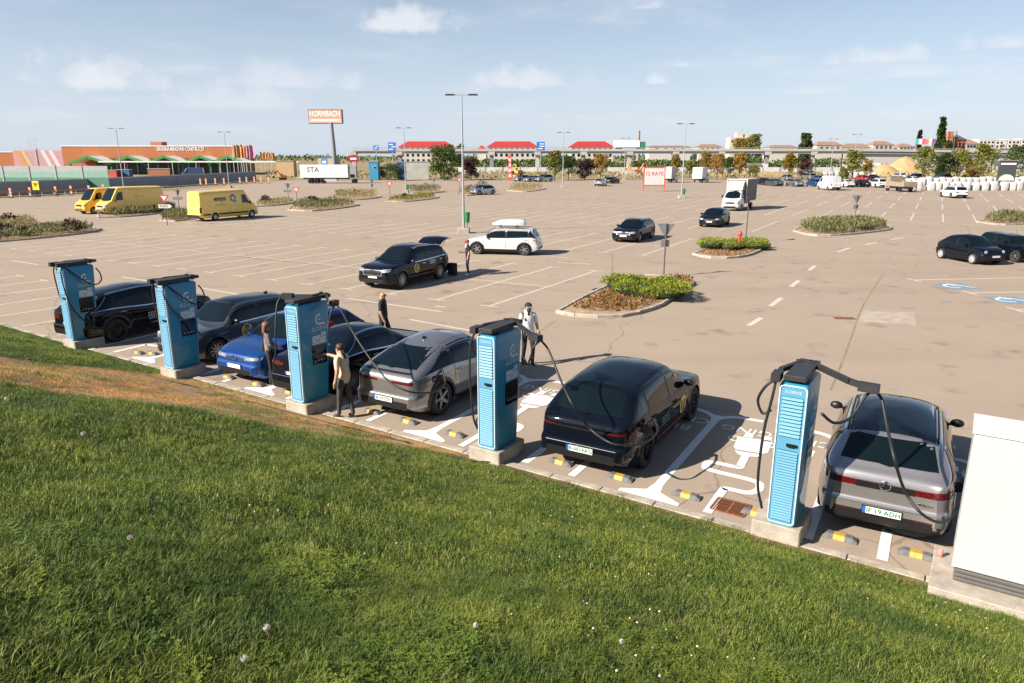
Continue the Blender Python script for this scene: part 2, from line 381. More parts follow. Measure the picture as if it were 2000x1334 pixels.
# charging bays
BAYP = [1.0, -1.6, -4.2, -6.75, -9.25, -11.95, -14.6, -17.1, -19.8, -22.4]
bays = MB()
for i, p in enumerate(BAYP):
    line(bays, BAY(p, .15), BAY(p, 4.75), .16)
    if i % 2 == 0:
        for sg in (-1, 1):                                   # splayed foot at the kerb
            bays.add([(*BAY(p+sg*.07, .75), .0046), (*BAY(p+sg*.13, .38), .0046), (*BAY(p+sg*.55, .16), .0046), (*BAY(p+sg*.55, .06), .0046), (*BAY(p, .06), .0046), (*BAY(p, .75), .0046)], [(0, 1, 2, 3, 4, 5) if sg < 0 else (5, 4, 3, 2, 1, 0)])
    for sg in (-1, 1):
        ribbon(bays, [BAY(p, 4.3), BAY(p+sg*.08, 4.6), BAY(p+sg*.4, 4.85), BAY(p+sg*.95, 4.9)], .15, .0062+.0008*sg, 4)
cable_px = [(1381, 1002), (1411, 959), (1419, 955), (1459, 963), (1478, 959), (1484, 951), (1473, 940), (1389, 919), (1378, 911), (1389, 903), (1440, 913), (1447, 908), (1457, 889)]
plug_px = [[(1433, 873), (1441, 854), (1509, 862), (1500, 885), (1491, 887), (1437, 878)], [(1451, 854), (1457, 846), (1473, 848), (1470, 856)], [(1487, 861), (1491, 854), (1509, 855), (1506, 864)], [(1434, 880), (1489, 889), (1480, 893), (1455, 892), (1442, 888)]]
bc = np.array(BAY(-2.9, 0))                                  # that bay's middle at the kerb
def rel(px): r = G(*px)-bc; return r
mids = [-2.9, -5.45, -8.0, -10.6, -.3, -13.3, -15.8, -18.4, -21.1]
for mp_ in mids:
    o = np.array(BAY(mp_, 0))
    ribbon(bays, [o+rel(q) for q in cable_px], .15, .0080, 4)
    for pl in plug_px: bays.add([(*(o+rel(q)), .0088) for q in pl], [tuple(range(len(pl)))[::-1]])
struct(bays.build('charging_bay_paint', M_BAYLINE))
for mp_ in mids:
    for txt, q in (('BEYOND', 3.62), ('CHARGING', 4.18)):
        o = ob('bay_lettering', text_mesh(txt, .46, M_BAYLINE, 0)); x, y = BAY(mp_+.05, q)
        o.location = (x, y, .008); o.rotation_euler = (0, 0, KA+math.pi+R(2)); o.scale = (.95, 1.0, 1); struct(o)
# asphalt patch, gully covers, drain
b = MB(); b.add([(*G(*q), .0035) for q in ((1675, 628), (1790, 636), (1785, 610), (1686, 607))], [(0, 1, 2, 3)]); struct(b.build('asphalt_patch', mat('patch asphalt', (.34, .29, .24), .9, var=.2, scale=3, bump=.3)))
b = MB(); cr = [(1725, 535), (1702, 570), (1682, 605), (1662, 660), (1640, 720), (1622, 762)]
ribbon(b, [G(*q) for q in cr], .05, .0033, 6); ribbon(b, [G(*q) for q in ((1086, 626), (1050, 650), (1030, 664))], .04, .0033, 6)
for px in ([(180, 474), (330, 487), (560, 510), (700, 522)], [(840, 544), (1000, 559), (1160, 573)], [(400, 490), (505, 505), (640, 517)]): ribbon(b, [G(*q)+rng.normal(0, .05, 2) for q in px], .09, .0034, 6)
struct(b.build('asphalt_crack', mat('crack filler', (.22, .17, .10), .9, var=.35, scale=2)))
M_RUST = mat('rusty iron', (.22, .085, .035), .8, .2, var=.35, scale=12, bump=.4)
def grate(label, px, ex, w, d, bars, mtl, rz):
    x, y = G(*px); t = thing('drain_grate', label, 'drain', (x, y, 0), rz)
    f = MB()
    for s in (-1, 1): f.box((0, s*d/2, .004), (w, .03, .026)); f.box((s*w/2, 0, .004), (.03, d-.03, .026))
    f.box((0, 0, .003), (.03, d-.03, .024)); f.build('frame', mtl, t)
    q = MB().box((0, 0, 0), (.018, d-.03, .016)).mesh('bar', mtl)
    for i in range(bars):
        if abs((i+.5)/bars-.5) > .02: ob('bar', q, t, (-w/2+w*(i+.5)/bars, 0, .006))
    MB().box((0, 0, .0015), (w-.02, d-.02, .003)).build('pit', mat('dark pit', (.02, .015, .01), .9), t)
grate('rusty iron drain grate at the kerb by the painted plug cable', (1427, 991), 0, .55, .48, 16, M_RUST, KA)
grate('rusty gully cover beside the pale asphalt patch', (1649, 622), 0, .7, .3, 10, M_RUST, R(-8))
grate('dark gully grate beside the large juniper island', (1172, 566), 0, .6, .45, 8, M_DARKGREY, LA)
grate('dark gully grate beside the hydrant island', (1375, 489), 0, .6, .45, 8, M_DARKGREY, LA)
# --- kerb edging
kb = struct(ob('kerb', None, None, (*K(0, 0), 0), KA))
st = MB().prism(rrect(.985, .17, .01, 1), -.05, .035, 0, ch=.012).mesh('kerb_stone', M_CONC)
for i in range(-42, 14): ob('kerb_stone', st, kb, (i+.5, -.1, random.uniform(-.004, .004)), random.uniform(-.006, .006))
# ================================================================ GRASS BANK
def bank_z(p, q):
    """height of the bank, q metres from the kerb towards the hilltop"""
    q = np.asarray(q, float); p = np.asarray(p, float)
    z = .02+.10*np.clip(q-.15, 0, .6)/.6+.385*np.clip(q-.55, 0, 9.5)-.0
    z = z+.06*np.clip(q-10.05, 0, 6)
    z = z+.07*np.sin(p*.55+q*.4)*np.clip(q/3, 0, 1)*np.clip((q-.3), 0, 1)+.03*np.sin(p*1.7-q*1.1)*np.clip((q-.6)/2, 0, 1)
    return z
def bank_xy(p, q): return KX[0]*p+KN[0]*(KB-.18-q), KX[1]*p+KN[1]*(KB-.18-q)
def on_bank(u, v):
    """where a sighting meets the bank -> p, q"""
    d = ray(u, v); lo, hi = .5, 60.
    for t in np.linspace(.5, 60, 1200):
        x, y, z = d*t; z += CAM_H; p = x*KX[0]+y*KX[1]; q = KB-.18-(x*KN[0]+y*KN[1])
        if q < 0: return p, 0.
        if z <= bank_z(p, q): return p, q
    return p, q
pp = np.linspace(-70, 30, 260); qq = np.concatenate([np.linspace(0, 1, 8)[:-1], np.linspace(1, 17, 46)])
b = MB(); b.grid([[(*bank_xy(p, q), float(bank_z(p, q))) for q in qq] for p in pp], flip=False)
# brown, trodden part of the bank left of the third charger
brown_px = [(-60, 738), (0, 747), (200, 780), (480, 824), (600, 845), (700, 862), (800, 876), (900, 892)]
bpq = np.array([on_bank(*q) for q in brown_px])
top_px = [(-60, 690), (0, 695), (120, 700), (230, 700), (300, 712), (380, 738)]
tpq = np.array([on_bank(*q) for q in top_px])
def brown(p, q):
    p = np.asarray(p, float); hi = np.interp(p, bpq[:, 0], bpq[:, 1], right=.1); lo = np.interp(p, tpq[:, 0], tpq[:, 1], right=0.)
    w = .18+.05*hi; return np.clip((hi-q)/w+.5, 0, 1)*np.clip((q-lo)/w+.5, 0, 1)
def soil(n, l, b_):
    v = n.new('ShaderNodeTexCoord').outputs['Object']; at = n.new('ShaderNodeAttribute'); at.attribute_name = 'brown'
    gcol = mixc_(n, l, rng_(n, l, nn(n, l, v, 3, 6, .7), .35, .65), (.028, .045, .012), (.06, .075, .02))
    bcol = mixc_(n, l, rng_(n, l, nn(n, l, v, 2.2, 7, .7), .3, .7), (.24, .14, .06), (.46, .29, .13))
    l.new(mixc_(n, l, at.outputs['Fac'], gcol, bcol), b_.inputs['Base Color']); b_.inputs['Roughness'].default_value = .95
    bp = n.new('ShaderNodeBump'); bp.inputs['Strength'].default_value = .8; bp.inputs['Distance'].default_value = .05; l.new(nn(n, l, v, 14, 6, .7), bp.inputs['Height']); l.new(bp.outputs[0], b_.inputs['Normal'])
bank = struct(b.build('grass_bank', ramp_mat('bank soil', soil), None, 60))
att = bank.data.attributes.new('brown', 'FLOAT', 'POINT')
PQ = np.array([(p, q) for p in pp for q in qq]); att.data.foreach_set('value', brown(PQ[:, 0], PQ[:, 1]).astype(np.float32))
# ---- grass: tufts scattered over the bank
def tuft(nb, h, spread, w, seed, droop=.5):
    r = np.random.default_rng(seed); b = MB()
    for i in range(nb):
        a = r.uniform(0, 2*math.pi); ro = spread*math.sqrt(r.uniform()); x0, y0 = ro*math.cos(a), ro*math.sin(a)
        hh = h*r.uniform(.5, 1.15); le = r.uniform(.1, droop)*hh; la = r.uniform(0, 2*math.pi); lx, ly = le*math.cos(la), le*math.sin(la)
        fx, fy = -math.sin(la)*w/2, math.cos(la)*w/2
        b.add([(x0-fx, y0-fy, -.01), (x0+fx, y0+fy, -.01), (x0+lx*.4+fx*.8, y0+ly*.4+fy*.8, hh*.6), (x0+lx*.4-fx*.8, y0+ly*.4-fy*.8, hh*.6), (x0+lx, y0+ly, hh*(1-.12*le/hh))], [(0, 1, 2, 3), (3, 2, 4)])
    return b
def clover(nb, seed):
    r = np.random.default_rng(seed); b = MB()
    for i in range(nb):
        a = r.uniform(0, 2*math.pi); ro = .09*math.sqrt(r.uniform()); x, y, z = ro*math.cos(a), ro*math.sin(a), r.uniform(.02, .06)
        for k in range(3):
            t = a+k*2.1; c, s = math.cos(t), math.sin(t); L = r.uniform(.008, .013); tl = r.uniform(-.3, .5)
            b.add([(x, y, z), (x+c*L*.6-s*L*.5, y+s*L*.6+c*L*.5, z+L*tl*.6), (x+c*L*1.2, y+s*L*1.2, z+L*tl), (x+c*L*.6+s*L*.5, y+s*L*.6-c*L*.5, z+L*tl*.6)], [(0, 1, 2, 3)])
    return b
def inst_mat(name, cols, trans=.3, rough=.5):
    if name in MATS: return MATS[name]
    m = bpy.data.materials.new(name); m.use_nodes = True; n = m.node_tree.nodes; l = m.node_tree.links; b = n['Principled BSDF']
    oi = n.new('ShaderNodeObjectInfo'); g = n.new('ShaderNodeNewGeometry'); ad = n.new('ShaderNodeMath'); ad.operation = 'MULTIPLY_ADD'; l.new(oi.outputs['Random'], ad.inputs[0]); ad.inputs[1].default_value = .45
    md = n.new('ShaderNodeMath'); md.operation = 'MULTIPLY'; l.new(g.outputs['Random Per Island'], md.inputs[0]); md.inputs[1].default_value = .55; l.new(md.outputs[0], ad.inputs[2])
    cr = n.new('ShaderNodeValToRGB'); l.new(ad.outputs[0], cr.inputs[0]); cr.color_ramp.interpolation = 'LINEAR'
    els = cr.color_ramp.elements
    while len(els) < len(cols): els.new(.5)
    for i, c in enumerate(cols): els[i].position = i/(len(cols)-1); els[i].color = (*c, 1)
    tr = n.new('ShaderNodeBsdfTranslucent'); mx = n.new('ShaderNodeMixShader'); mx.inputs[0].default_value = trans
    # sward of mixed vigour: yellower and deeper green patches over the bank
    pn = nn(n, l, oi.outputs['Location'], 1.1, 5, .65); vcol = mixc_(n, l, rng_(n, l, pn, .36, .64), mixc_(n, l, 1., cr.outputs[0], (.62, .72, .65), 'MULTIPLY'), mixc_(n, l, 1., cr.outputs[0], (1.55, 1.28, 1.1), 'MULTIPLY'))
    l.new(vcol, b.inputs['Base Color']); l.new(vcol, tr.inputs[0]); b.inputs['Roughness'].default_value = .5; b.inputs['Specular IOR Level'].default_value = .35
    l.new(b.outputs[0], mx.inputs[1]); l.new(tr.outputs[0], mx.inputs[2]); l.new(mx.outputs[0], n['Material Output'].inputs[0]); MATS[name] = m; return m
GCOL = [(.038, .072, .010), (.070, .122, .017), (.105, .17, .026), (.15, .215, .04), (.21, .26, .065), (.36, .35, .16)]
M_GRASS = inst_mat('lawn grass', GCOL); M_STRAW = inst_mat('dry grass', [(.30, .17, .06), (.42, .26, .10), (.52, .35, .15), (.22, .16, .05)], .2)
M_CLOVER = inst_mat('clover leaf', [(.06, .12, .015), (.12, .19, .025), (.19, .26, .05)], .3)
def scatter(name, pts, rots, scl, idx, sources):
    """one object holding many copies of a few small plants"""
    me = bpy.data.meshes.new(name); me.from_pydata([tuple(p) for p in pts], [], [])
    a = me.attributes.new('rot', 'FLOAT_VECTOR', 'POINT'); a.data.foreach_set('vector', np.asarray(rots, np.float32).ravel())
    a = me.attributes.new('scl', 'FLOAT', 'POINT'); a.data.foreach_set('value', np.asarray(scl, np.float32))
    a = me.attributes.new('idx', 'INT', 'POINT'); a.data.foreach_set('value', np.asarray(idx, np.int32))
    o = stuff(ob(name, me)); g = bpy.data.node_groups.new(name, 'GeometryNodeTree')
    g.interface.new_socket('Geometry', in_out='INPUT', socket_type='NodeSocketGeometry'); g.interface.new_socket('Geometry', in_out='OUTPUT', socket_type='NodeSocketGeometry')
    n = g.nodes; l = g.links; gi = n.new('NodeGroupInput'); go = n.new('NodeGroupOutput')
    join = n.new('GeometryNodeJoinGeometry')
    def attr(nm, ty):
        q = n.new('GeometryNodeInputNamedAttribute'); q.data_type = ty; q.inputs[0].default_value = nm; return q.outputs[0]
    for i, s in enumerate(sources):
        oi = n.new('GeometryNodeObjectInfo'); oi.inputs[0].default_value = s; oi.inputs['As Instance'].default_value = True
        ip = n.new('GeometryNodeInstanceOnPoints'); l.new(gi.outputs[0], ip.inputs['Points']); l.new(oi.outputs['Geometry'], ip.inputs['Instance'])
        cp = n.new('FunctionNodeCompare'); cp.data_type = 'INT'; cp.operation = 'EQUAL'
        ins = [x for x in cp.inputs if x.type == 'INT']; l.new(attr('idx', 'INT'), ins[0]); ins[1].default_value = i
        l.new(cp.outputs[0], ip.inputs['Selection']); e2r = n.new('FunctionNodeEulerToRotation'); l.new(attr('rot', 'FLOAT_VECTOR'), e2r.inputs[0]); l.new(e2r.outputs[0], ip.inputs['Rotation'])
        l.new(attr('scl', 'FLOAT'), ip.inputs['Scale']); l.new(ip.outputs[0], join.inputs[0])
    l.new(join.outputs[0], go.inputs[0]); md = o.modifiers.new('scatter', 'NODES'); md.node_group = g; return o
def src(b, m): return bpy.data.objects.new('plant_source', b.mesh('plant_source', m))
SG = [src(tuft(44, .055, .085, .0034, 1, 1.4), M_GRASS), src(tuft(26, .085, .08, .0036, 2, 1.3), M_GRASS), src(tuft(46, .038, .10, .0038, 3, 1.6), M_GRASS), src(clover(34, 4), M_CLOVER)]
SF = [src(tuft(48, .05, .14, .005, 5, 1.6), M_GRASS), src(tuft(48, .038, .15, .0055, 6, 1.7), M_GRASS), src(tuft(30, .06, .14, .006, 7, 1.5), M_STRAW), src(tuft(30, .04, .16, .008, 8, 1.6), M_STRAW)]
def vnoise(x, y, s, seed):
    r = np.random.default_rng(seed); T = r.random((64, 64)); x = x*s; y = y*s; i = np.floor(x).astype(int); j = np.floor(y).astype(int); fx = x-i; fy = y-j
    fx = fx*fx*(3-2*fx); fy = fy*fy*(3-2*fy); t = lambda a, b: T[a % 64, b % 64]
    return (t(i, j)*(1-fx)+t(i+1, j)*fx)*(1-fy)+(t(i, j+1)*(1-fx)+t(i+1, j+1)*fx)*fy
def in_view(x, y, z, mrg=.12):
    f = y*c_-(z-CAM_H)*s_; u = x/np.maximum(f, .01)*FPX/1000; v = (y*s_+(z-CAM_H)*c_)/np.maximum(f, .01)*FPX/667
    return (f > .3) & (np.abs(u) < 1+mrg) & (np.abs(v) < 1+mrg)
def lay(name, p0, p1, q0, q1, dens, dmin, dmax, near_):
    n = int((p1-p0)*(q1-q0)*dens); p = rng.uniform(p0, p1, n); q = rng.uniform(q0, q1, n); x, y = bank_xy(p, q); z = bank_z(p, q)
    d = np.sqrt(x*x+y*y+(CAM_H-z)**2); k = (d >= dmin) & (d < dmax) & in_view(x, y, z, .55)
    p, q, x, y, z, d = [t[k] for t in (p, q, x, y, z, d)]
    br = brown(p, q); br = np.clip(br+(vnoise(p, q, .9, 3)-.5)*.9*(br > .02), 0, 1)
    m = len(p); cl = vnoise(p+50, q+50, 1.3, 5)+.6*vnoise(p, q, 4, 6); u_ = rng.random(m)
    h = .45+.6*vnoise(p+9, q+9, 1.0, 8)+.35*vnoise(p, q, 3.3, 9)
    if near_:
        idx = np.where(u_ < np.clip((cl-.85)*.7, .03, .3), 3, np.where(u_ < .70, 0, np.where(u_ < .82, 1, 2)))
    else: idx = np.where(u_ < .5, 0, 1)
    keep = np.ones(m, bool)
    if not near_:
        isb = rng.random(m) < br; idx = np.where(isb, np.where(u_ < .55, 2, 3), idx); keep = (~isb) | (vnoise(p+20, q+3, 1.6, 12) > .32); h = np.where(isb, h*.6, h)
        edge_ = q < .25; h = np.where(edge_, h*.8, h)
    rots = np.stack([rng.normal(0, .12, m), rng.normal(0, .12, m), rng.uniform(0, 6.28, m)], 1)
    kk = keep; return scatter(name, np.stack([x, y, z], 1)[kk], rots[kk], h[kk], idx[kk], SG if near_ else SF)
tag(lay('lawn_grass', -11, 9, 1.5, 10.0, 640, 0, 6.0, True), 'dense green lawn grass and clover close to the hilltop', 'grass')
tag(lay('lawn_grass', -18, 12, .0, 10.0, 240, 6.0, 11.5, False), 'green mown grass on the middle of the bank', 'grass')
tag(lay('bank_grass', -42, 12, .0, 9, 120, 11.5, 60, False), 'green and dry straw grass on the bank beside the chargers', 'grass')
# clover heads and daisies
M_PETAL = mat('white flower', (.55, .52, .42), .8, var=.1)
fl = src(MB().ell((0, 0, .05), (.008, .008, .006), 0, 6, 4), M_PETAL)
n_ = 800; p = rng.uniform(-9, 8, n_); q = rng.uniform(.8, 7.2, n_); k = vnoise(p+3, q+8, .7, 21) > .5; p, q = p[k], q[k]; x, y = bank_xy(p, q)
tag(scatter('clover_flowers', np.stack([x, y, bank_z(p, q)], 1), np.zeros((len(p), 3)), rng.uniform(.7, 1.3, len(p)), np.zeros(len(p)), [fl]), 'tiny pale clover heads scattered through the lawn', 'flowers')
# dandelion clocks
M_STEM = mat('dandelion stem', (.30, .17, .08), .7); M_FLUFF = mat('dandelion fluff', (.50, .48, .43), .9, alpha=.55)
def dandelion(u, v, r, h, label):
    p, q = on_bank(u, v); x, y = bank_xy(p, q); z = float(bank_z(p, q)); t = thing('dandelion', label, 'dandelion', (float(x), float(y), z), 0, 'dandelion clocks in the lawn')
    MB().tube([(0, 0, -.01), (.005, 0, h*.5), (0, 0, h)], .003, 5).build('stem', M_STEM, t)
    b = MB(); rr = np.random.default_rng(int(u)); MB().ell((0, 0, h), (.006, .006, .006), 0, 6, 4).build('seed_core', M_STEM, t)
    for i in range(90):
        d = rr.normal(size=3); d /= np.linalg.norm(d); c = Vector((0, 0, h)); e = c+Vector(d)*r; s = Vector((d[1], -d[0], .3)).normalized()*.0012
        b.add([c-s, c+s, e+s, e-s], [(0, 1, 2, 3)])
        sx = Vector(d).cross(Vector((.3, .5, .8))).normalized()*r*.24; sy = Vector(d).cross(sx).normalized()*r*.24
        b.add([e-sx, e-sy, e+sx, e+sy], [(0, 1, 2, 3)])
    b.build('seed_head', M_FLUFF, t)
for (u, v, r, h, lb) in [(525, 1262, .020, .10, 'large white dandelion clock on a reddish stem among clover leaves'), (480, 1310, .019, .07, 'white dandelion clock low in the dark grass'), (258, 1075, .018, .09, 'white dandelion clock on a pale upright stem in long grass'), (545, 1012, .016, .07, 'small dandelion clock in short sunlit grass'), (930, 1245, .018, .08, 'white dandelion clock beside dry clover heads'), (1214, 1268, .018, .06, 'round dandelion clock beside a broken brown stalk'), (1345, 1135, .015, .06, 'small lone dandelion clock in even lawn'), (165, 860, .03, .08, 'pale dandelion clock high on the sunlit lawn'), (1257, 1037, .016, .06, 'tiny dandelion clock near the kerb edge'), (15, 790, .03, .08, 'dandelion clock near the dry strip of bank')]:
    dandelion(u, v, r, h, lb)
# ================================================================ VEHICLES
def pchip(pts):
    x = np.array([p[0] for p in pts], float); y = np.array([p[1] for p in pts], float)
    for i in range(1, len(x)): x[i] = max(x[i], x[i-1]+.004)
    h = np.diff(x); d = np.diff(y)/h; m = np.zeros(len(x))
    for i in range(1, len(x)-1):
        if d[i-1]*d[i] > 0: w1 = 2*h[i]+h[i-1]; w2 = h[i]+2*h[i-1]; m[i] = (w1+w2)/(w1/d[i-1]+w2/d[i])
    m[0] = d[0]; m[-1] = d[-1]
    def f(s):
        s = np.clip(np.asarray(s, float), x[0], x[-1]); i = np.clip(np.searchsorted(x, s)-1, 0, len(x)-2); t = (s-x[i])/h[i]
        return (1+2*t)*(1-t)**2*y[i]+t*(1-t)**2*h[i]*m[i]+t*t*(3-2*t)*y[i+1]+t*t*(t-1)*h[i]*m[i+1]
    return f
class Shell:
    """a car body described by its profile, belt line and plan; s runs from the nose to the tail"""
    def __init__(c, L=4.6, W=1.86, H=1.6, hood=1.0, nose=.86, wb=1.15, wh=1.95, pk=2.5, tt=3.7, htt=1.5, td=4.35, htd=1.05, tail=.95, belt=(.80, .98, 1.04), wheelbase=2.8, fo=.88, r=.36, clr=.2, rr=.76, nx=7., mx=2.5, ledge=.06, bz=.60):
        c.L, c.H, c.W2, c.r, c.clr = L, H, W/2, r, clr; c.sw = (fo, fo+wheelbase); c.wb, c.wh, c.tt, c.td, c.htt, c.htd = wb, wh, tt, td, htt, htd; c.rr, c.nx, c.mx = rr, nx, mx; c.hood = hood; c.nose = nose; c.tailz = tail; c.ledge = ledge; c.bz = bz
        c.top = pchip([(0, nose-.20), (.04, nose-.08), (.14, nose), (.5*wb, .5*(nose+hood)+.02), (wb-.03, hood), (wb+.08, hood+.05), ((wb+wh)/2+.02, (hood+H-.04)/2+.02), (wh, H-.05), (wh+.3, H-.012), (pk, H), ((pk+tt)/2, H-(H-htt)*.3), (tt, htt), ((tt+td)/2, (htt+htd)/2+.015), (td, htd), (L-.02, min(tail, htd)-.02), (L, min(tail, htd)-.10)])
        c.bl = pchip([(0, belt[0]-.12), (.3, belt[0]), (wb, belt[1]-.02), ((wb+tt)/2, belt[1]), (tt, belt[2]), (L-.1, belt[2]-.06), (L, belt[2]-.16)])
        w = W/2; c.wd = pchip([(0, w*.70), (.05, w*.82), (.16, w*.91), (.5, w*.985), (fo, w), (L-.9, w), (L-.45, w*.975), (L-.16, w*.91), (L-.05, w*.84), (L, w*.74)])
        c.bot = pchip([(0, clr+.13), (.12, clr+.05), (.4, clr), (L-.5, clr+.02), (L-.12, clr+.10), (L, clr+.2)])
    def belt(c, s): return np.minimum(c.bl(s), c.top(s)-.035)
    def tuck(c, s, z):
        """how far the nose or tail stands back at height z: a bumper ledge and a tucked-in foot"""
        st = lambda x, a, b_: (lambda q: q*q*(3-2*q))(np.clip((x-a)/(b_-a), 0, 1))
        er = c.ledge*st(z, c.bz, c.bz+.05)+.06*st(-z, -c.clr-.16, -c.clr-.06); ef = .7*c.ledge*st(z, c.bz-.08, c.bz-.03)+.05*st(-z, -c.clr-.14, -c.clr-.05)
        return er*st(s, c.L-.7, c.L-.1)-ef*st(-s, -.6, -.1)
    def Y(c, s, z, shift=True):
        s, z = np.broadcast_arrays(np.asarray(s, float), np.asarray(z, float)); zm = .55
        st = lambda x, a, b_: (lambda q: q*q*(3-2*q))(np.clip((x-a)/(b_-a), 0, 1))
        se = s+c.tuck(s, z) if shift else s
        out = (se > c.L+1e-6) | (se < -1e-6); bl = c.belt(se); tp = c.top(se); W = c.wd(se)
        lo = W*(1-.075*np.clip((zm-z)/(zm-c.clr+.01), 0, 1.3)**2); up = W*(1-.05*np.clip((z-zm)/np.maximum(bl-zm, .05), 0, 1)**2)
        side = np.where(z < zm, lo, up); zc = bl-.15; mid_ = st(s, .5, 1.)*st(c.L-s, .25, .7)
        side = side+mid_*(.016*np.where(z > zc, np.exp(-((z-zc)/.09)**2), np.exp(-((z-zc)/.022)**2))-.016*np.exp(-((z-c.clr-.25)/.07)**2))
        for w_ in c.sw: dd = np.sqrt((s-w_)**2+(z-c.r)**2)-(c.r+.055); side = side+.016*np.exp(-(dd/.05)**2)
        t = np.clip((z-bl)/np.maximum(tp-bl, 1e-4), 0, 1); Wb = W*.95
        cab = np.clip((tp-bl)/.4, 0, 1); Wr = Wb*(1-(1-c.rr)*cab)
        nx = 3.2+(c.nx-3.2)*cab
        gh = (Wb*(1-t)+Wr*t)*np.power(np.clip(1-t**nx, 0, 1), 1/c.mx)
        return np.where(out, -1., np.where(z <= bl, side, gh))
    def arch(c, s, ra):
        z = np.full_like(s, -1.)
        for w in c.sw: d = ra*ra-(s-w)**2; z = np.maximum(z, np.where(d > 0, c.r+np.sqrt(np.maximum(d, 0)), -1))
        return z
    def zb(c, s): return np.maximum(c.bot(s), c.arch(s, c.r+.055))
    def pt(c, s, y, z): return (float(c.L/2-s), float(y), float(z))
    def body(c, paint):
        L = c.L; S = list(np.linspace(0, L, 64))+list(np.linspace(0, .25, 15))+list(np.linspace(L-.25, L, 15))+list(np.linspace(c.tt-.1, c.td+.1, 14))+list(np.linspace(c.wb-.1, c.wb+.2, 8))
        ra = c.r+.055
        for w in c.sw: S += [w+ra*math.cos(t) for t in np.linspace(0, math.pi, 15)]+[w-ra-.003, w+ra+.003]
        S = np.unique(np.round(np.clip(S, 0, L), 4)); bl = c.belt(S); tp = c.top(S); z0 = np.minimum(c.zb(S), bl-.02)
        Z1 = z0[:, None]+(bl-z0)[:, None]*np.linspace(0, 1, 19)[None]; t = 1-(1-np.linspace(0, 1, 15)[1:-1])**2.6; Z2 = bl[:, None]+(tp-bl)[:, None]*t[None]
        Z = np.concatenate([Z1, Z2], 1); Yv = np.maximum(c.Y(S[:, None], Z, False), 0.); yl = Yv[:, -1:]*np.array([.75, .5, .25, 0])[None]; zl = c.ztops(S[:, None], yl, False)
        Z = np.concatenate([z0[:, None], Z, zl], 1); Yv = np.concatenate([np.maximum(Yv[:, :1]-.22, .02), Yv, yl], 1)
        SX = S[:, None]-c.tuck(S[:, None], Z); rows = [(SX[i].tolist(), list(zip(Yv[i].tolist(), Z[i].tolist()))) for i in range(len(S))]
        b = MB(); n = len(rows[0][1])
        Lf = [[c.pt(q, y, z) for q, (y, z) in zip(s, r)] for s, r in rows]; Rt = [[c.pt(q, -y, z) for q, (y, z) in zip(s, r)] for s, r in rows]
        b.grid([r[1:] for r in Lf], 0); b.grid([r[1:] for r in Rt], 0, True)
        b.grid([r[:2] for r in Lf], 1); b.grid([r[:2] for r in Rt], 1, True)
        b.grid([[l[0], r[0]] for l, r in zip(Lf, Rt)], 1, True)
        for e, fl in ((0, False), (-1, True)):
            b.grid([[l, ((l[0]), 0, l[2]), r] for l, r in zip(Lf[e][1:], Rt[e][1:])], 0, fl)
        return b
    def ztops(c, s, y, shift=True):
        s, y = np.broadcast_arrays(np.asarray(s, float), np.abs(np.asarray(y, float))); lo = c.belt(s)*1.; hi = c.top(s)*1.
        for _ in range(18):
            m = (lo+hi)/2; k = c.Y(s, m, shift) >= y; lo = np.where(k, m, lo); hi = np.where(k, hi, m)
        return lo
    def ztop(c, s, y): return float(c.ztops(s, y))
    def end_s(c, y, z, rear):
        y = np.abs(np.asarray(y, float)); z = np.asarray(z, float)+0*y; y = y+0*z; mid = c.L*.5; a = np.full_like(y, mid); e = np.full_like(y, c.L if rear else 0.)
        for _ in range(24):
            m = (a+e)/2; ins = (c.Y(m, z) >= y) & (z <= c.top(m)); a = np.where(ins, m, a); e = np.where(ins, e, m)
        return a
    # ---- panels lying on the body
    def side(c, s0, s1, lo, hi, off=.004, ns=14, nv=5, sg=1, b=None, m=0, absz=False):
        S = np.linspace(s0, s1, ns); l = np.array([lo(q) if callable(lo) else lo for q in S], float); h = np.array([hi(q) if callable(hi) else hi for q in S], float)
        if not absz: bl, tp = c.belt(S), c.top(S); l, h = bl+(tp-bl)*l, bl+(tp-bl)*h
        Z = l[:, None]+np.maximum(h-l, .001)[:, None]*np.linspace(0, 1, nv)[None]; Yv = c.Y(S[:, None], Z)+off
        P = [[c.pt(S[i], sg*Yv[i, j], Z[i, j]) for j in range(nv)] for i in range(ns)]
        b = b or MB(); b.grid(P, m, sg < 0); return b
    def end(c, y0, y1, z0, z1, rear, off=.006, ny=9, nz=5, b=None, m=0):
        """panel on the nose or tail; y0, y1, z0, z1 numbers or functions (z bounds of y)"""
        b = b or MB(); F = np.linspace(0, 1, ny); Yv = (y0+(y1-y0)*F)[:, None]+np.zeros((1, nz)); zl = np.array([z0(f) if callable(z0) else z0 for f in F], float); zh = np.array([z1(f) if callable(z1) else z1 for f in F], float)
        Z = zl[:, None]+(zh-zl)[:, None]*np.linspace(0, 1, nz)[None]; S = c.end_s(Yv, Z, rear)+(off if rear else -off)
        P = [[c.pt(S[i, j], Yv[i, j], Z[i, j]) for j in range(nz)] for i in range(ny)]
        b.grid(P, m, (y1 > y0) != rear); return b
    def endw(c, z0, z1, y0, y1, rear, off=.006, ny=11, nz=8, m=0):
        b = MB(); g = np.linspace(0, 1, nz)[:, None]; Yv = (y0+(y1-y0)*g)*np.linspace(-1, 1, ny)[None]; Z = z0+(z1-z0)*g+0*Yv; S = c.end_s(Yv, Z, rear)+(off if rear else -off)
        P = [[c.pt(S[i, j], Yv[i, j], Z[i, j]) for j in range(ny)] for i in range(nz)]
        b.grid(P, m, rear); return b
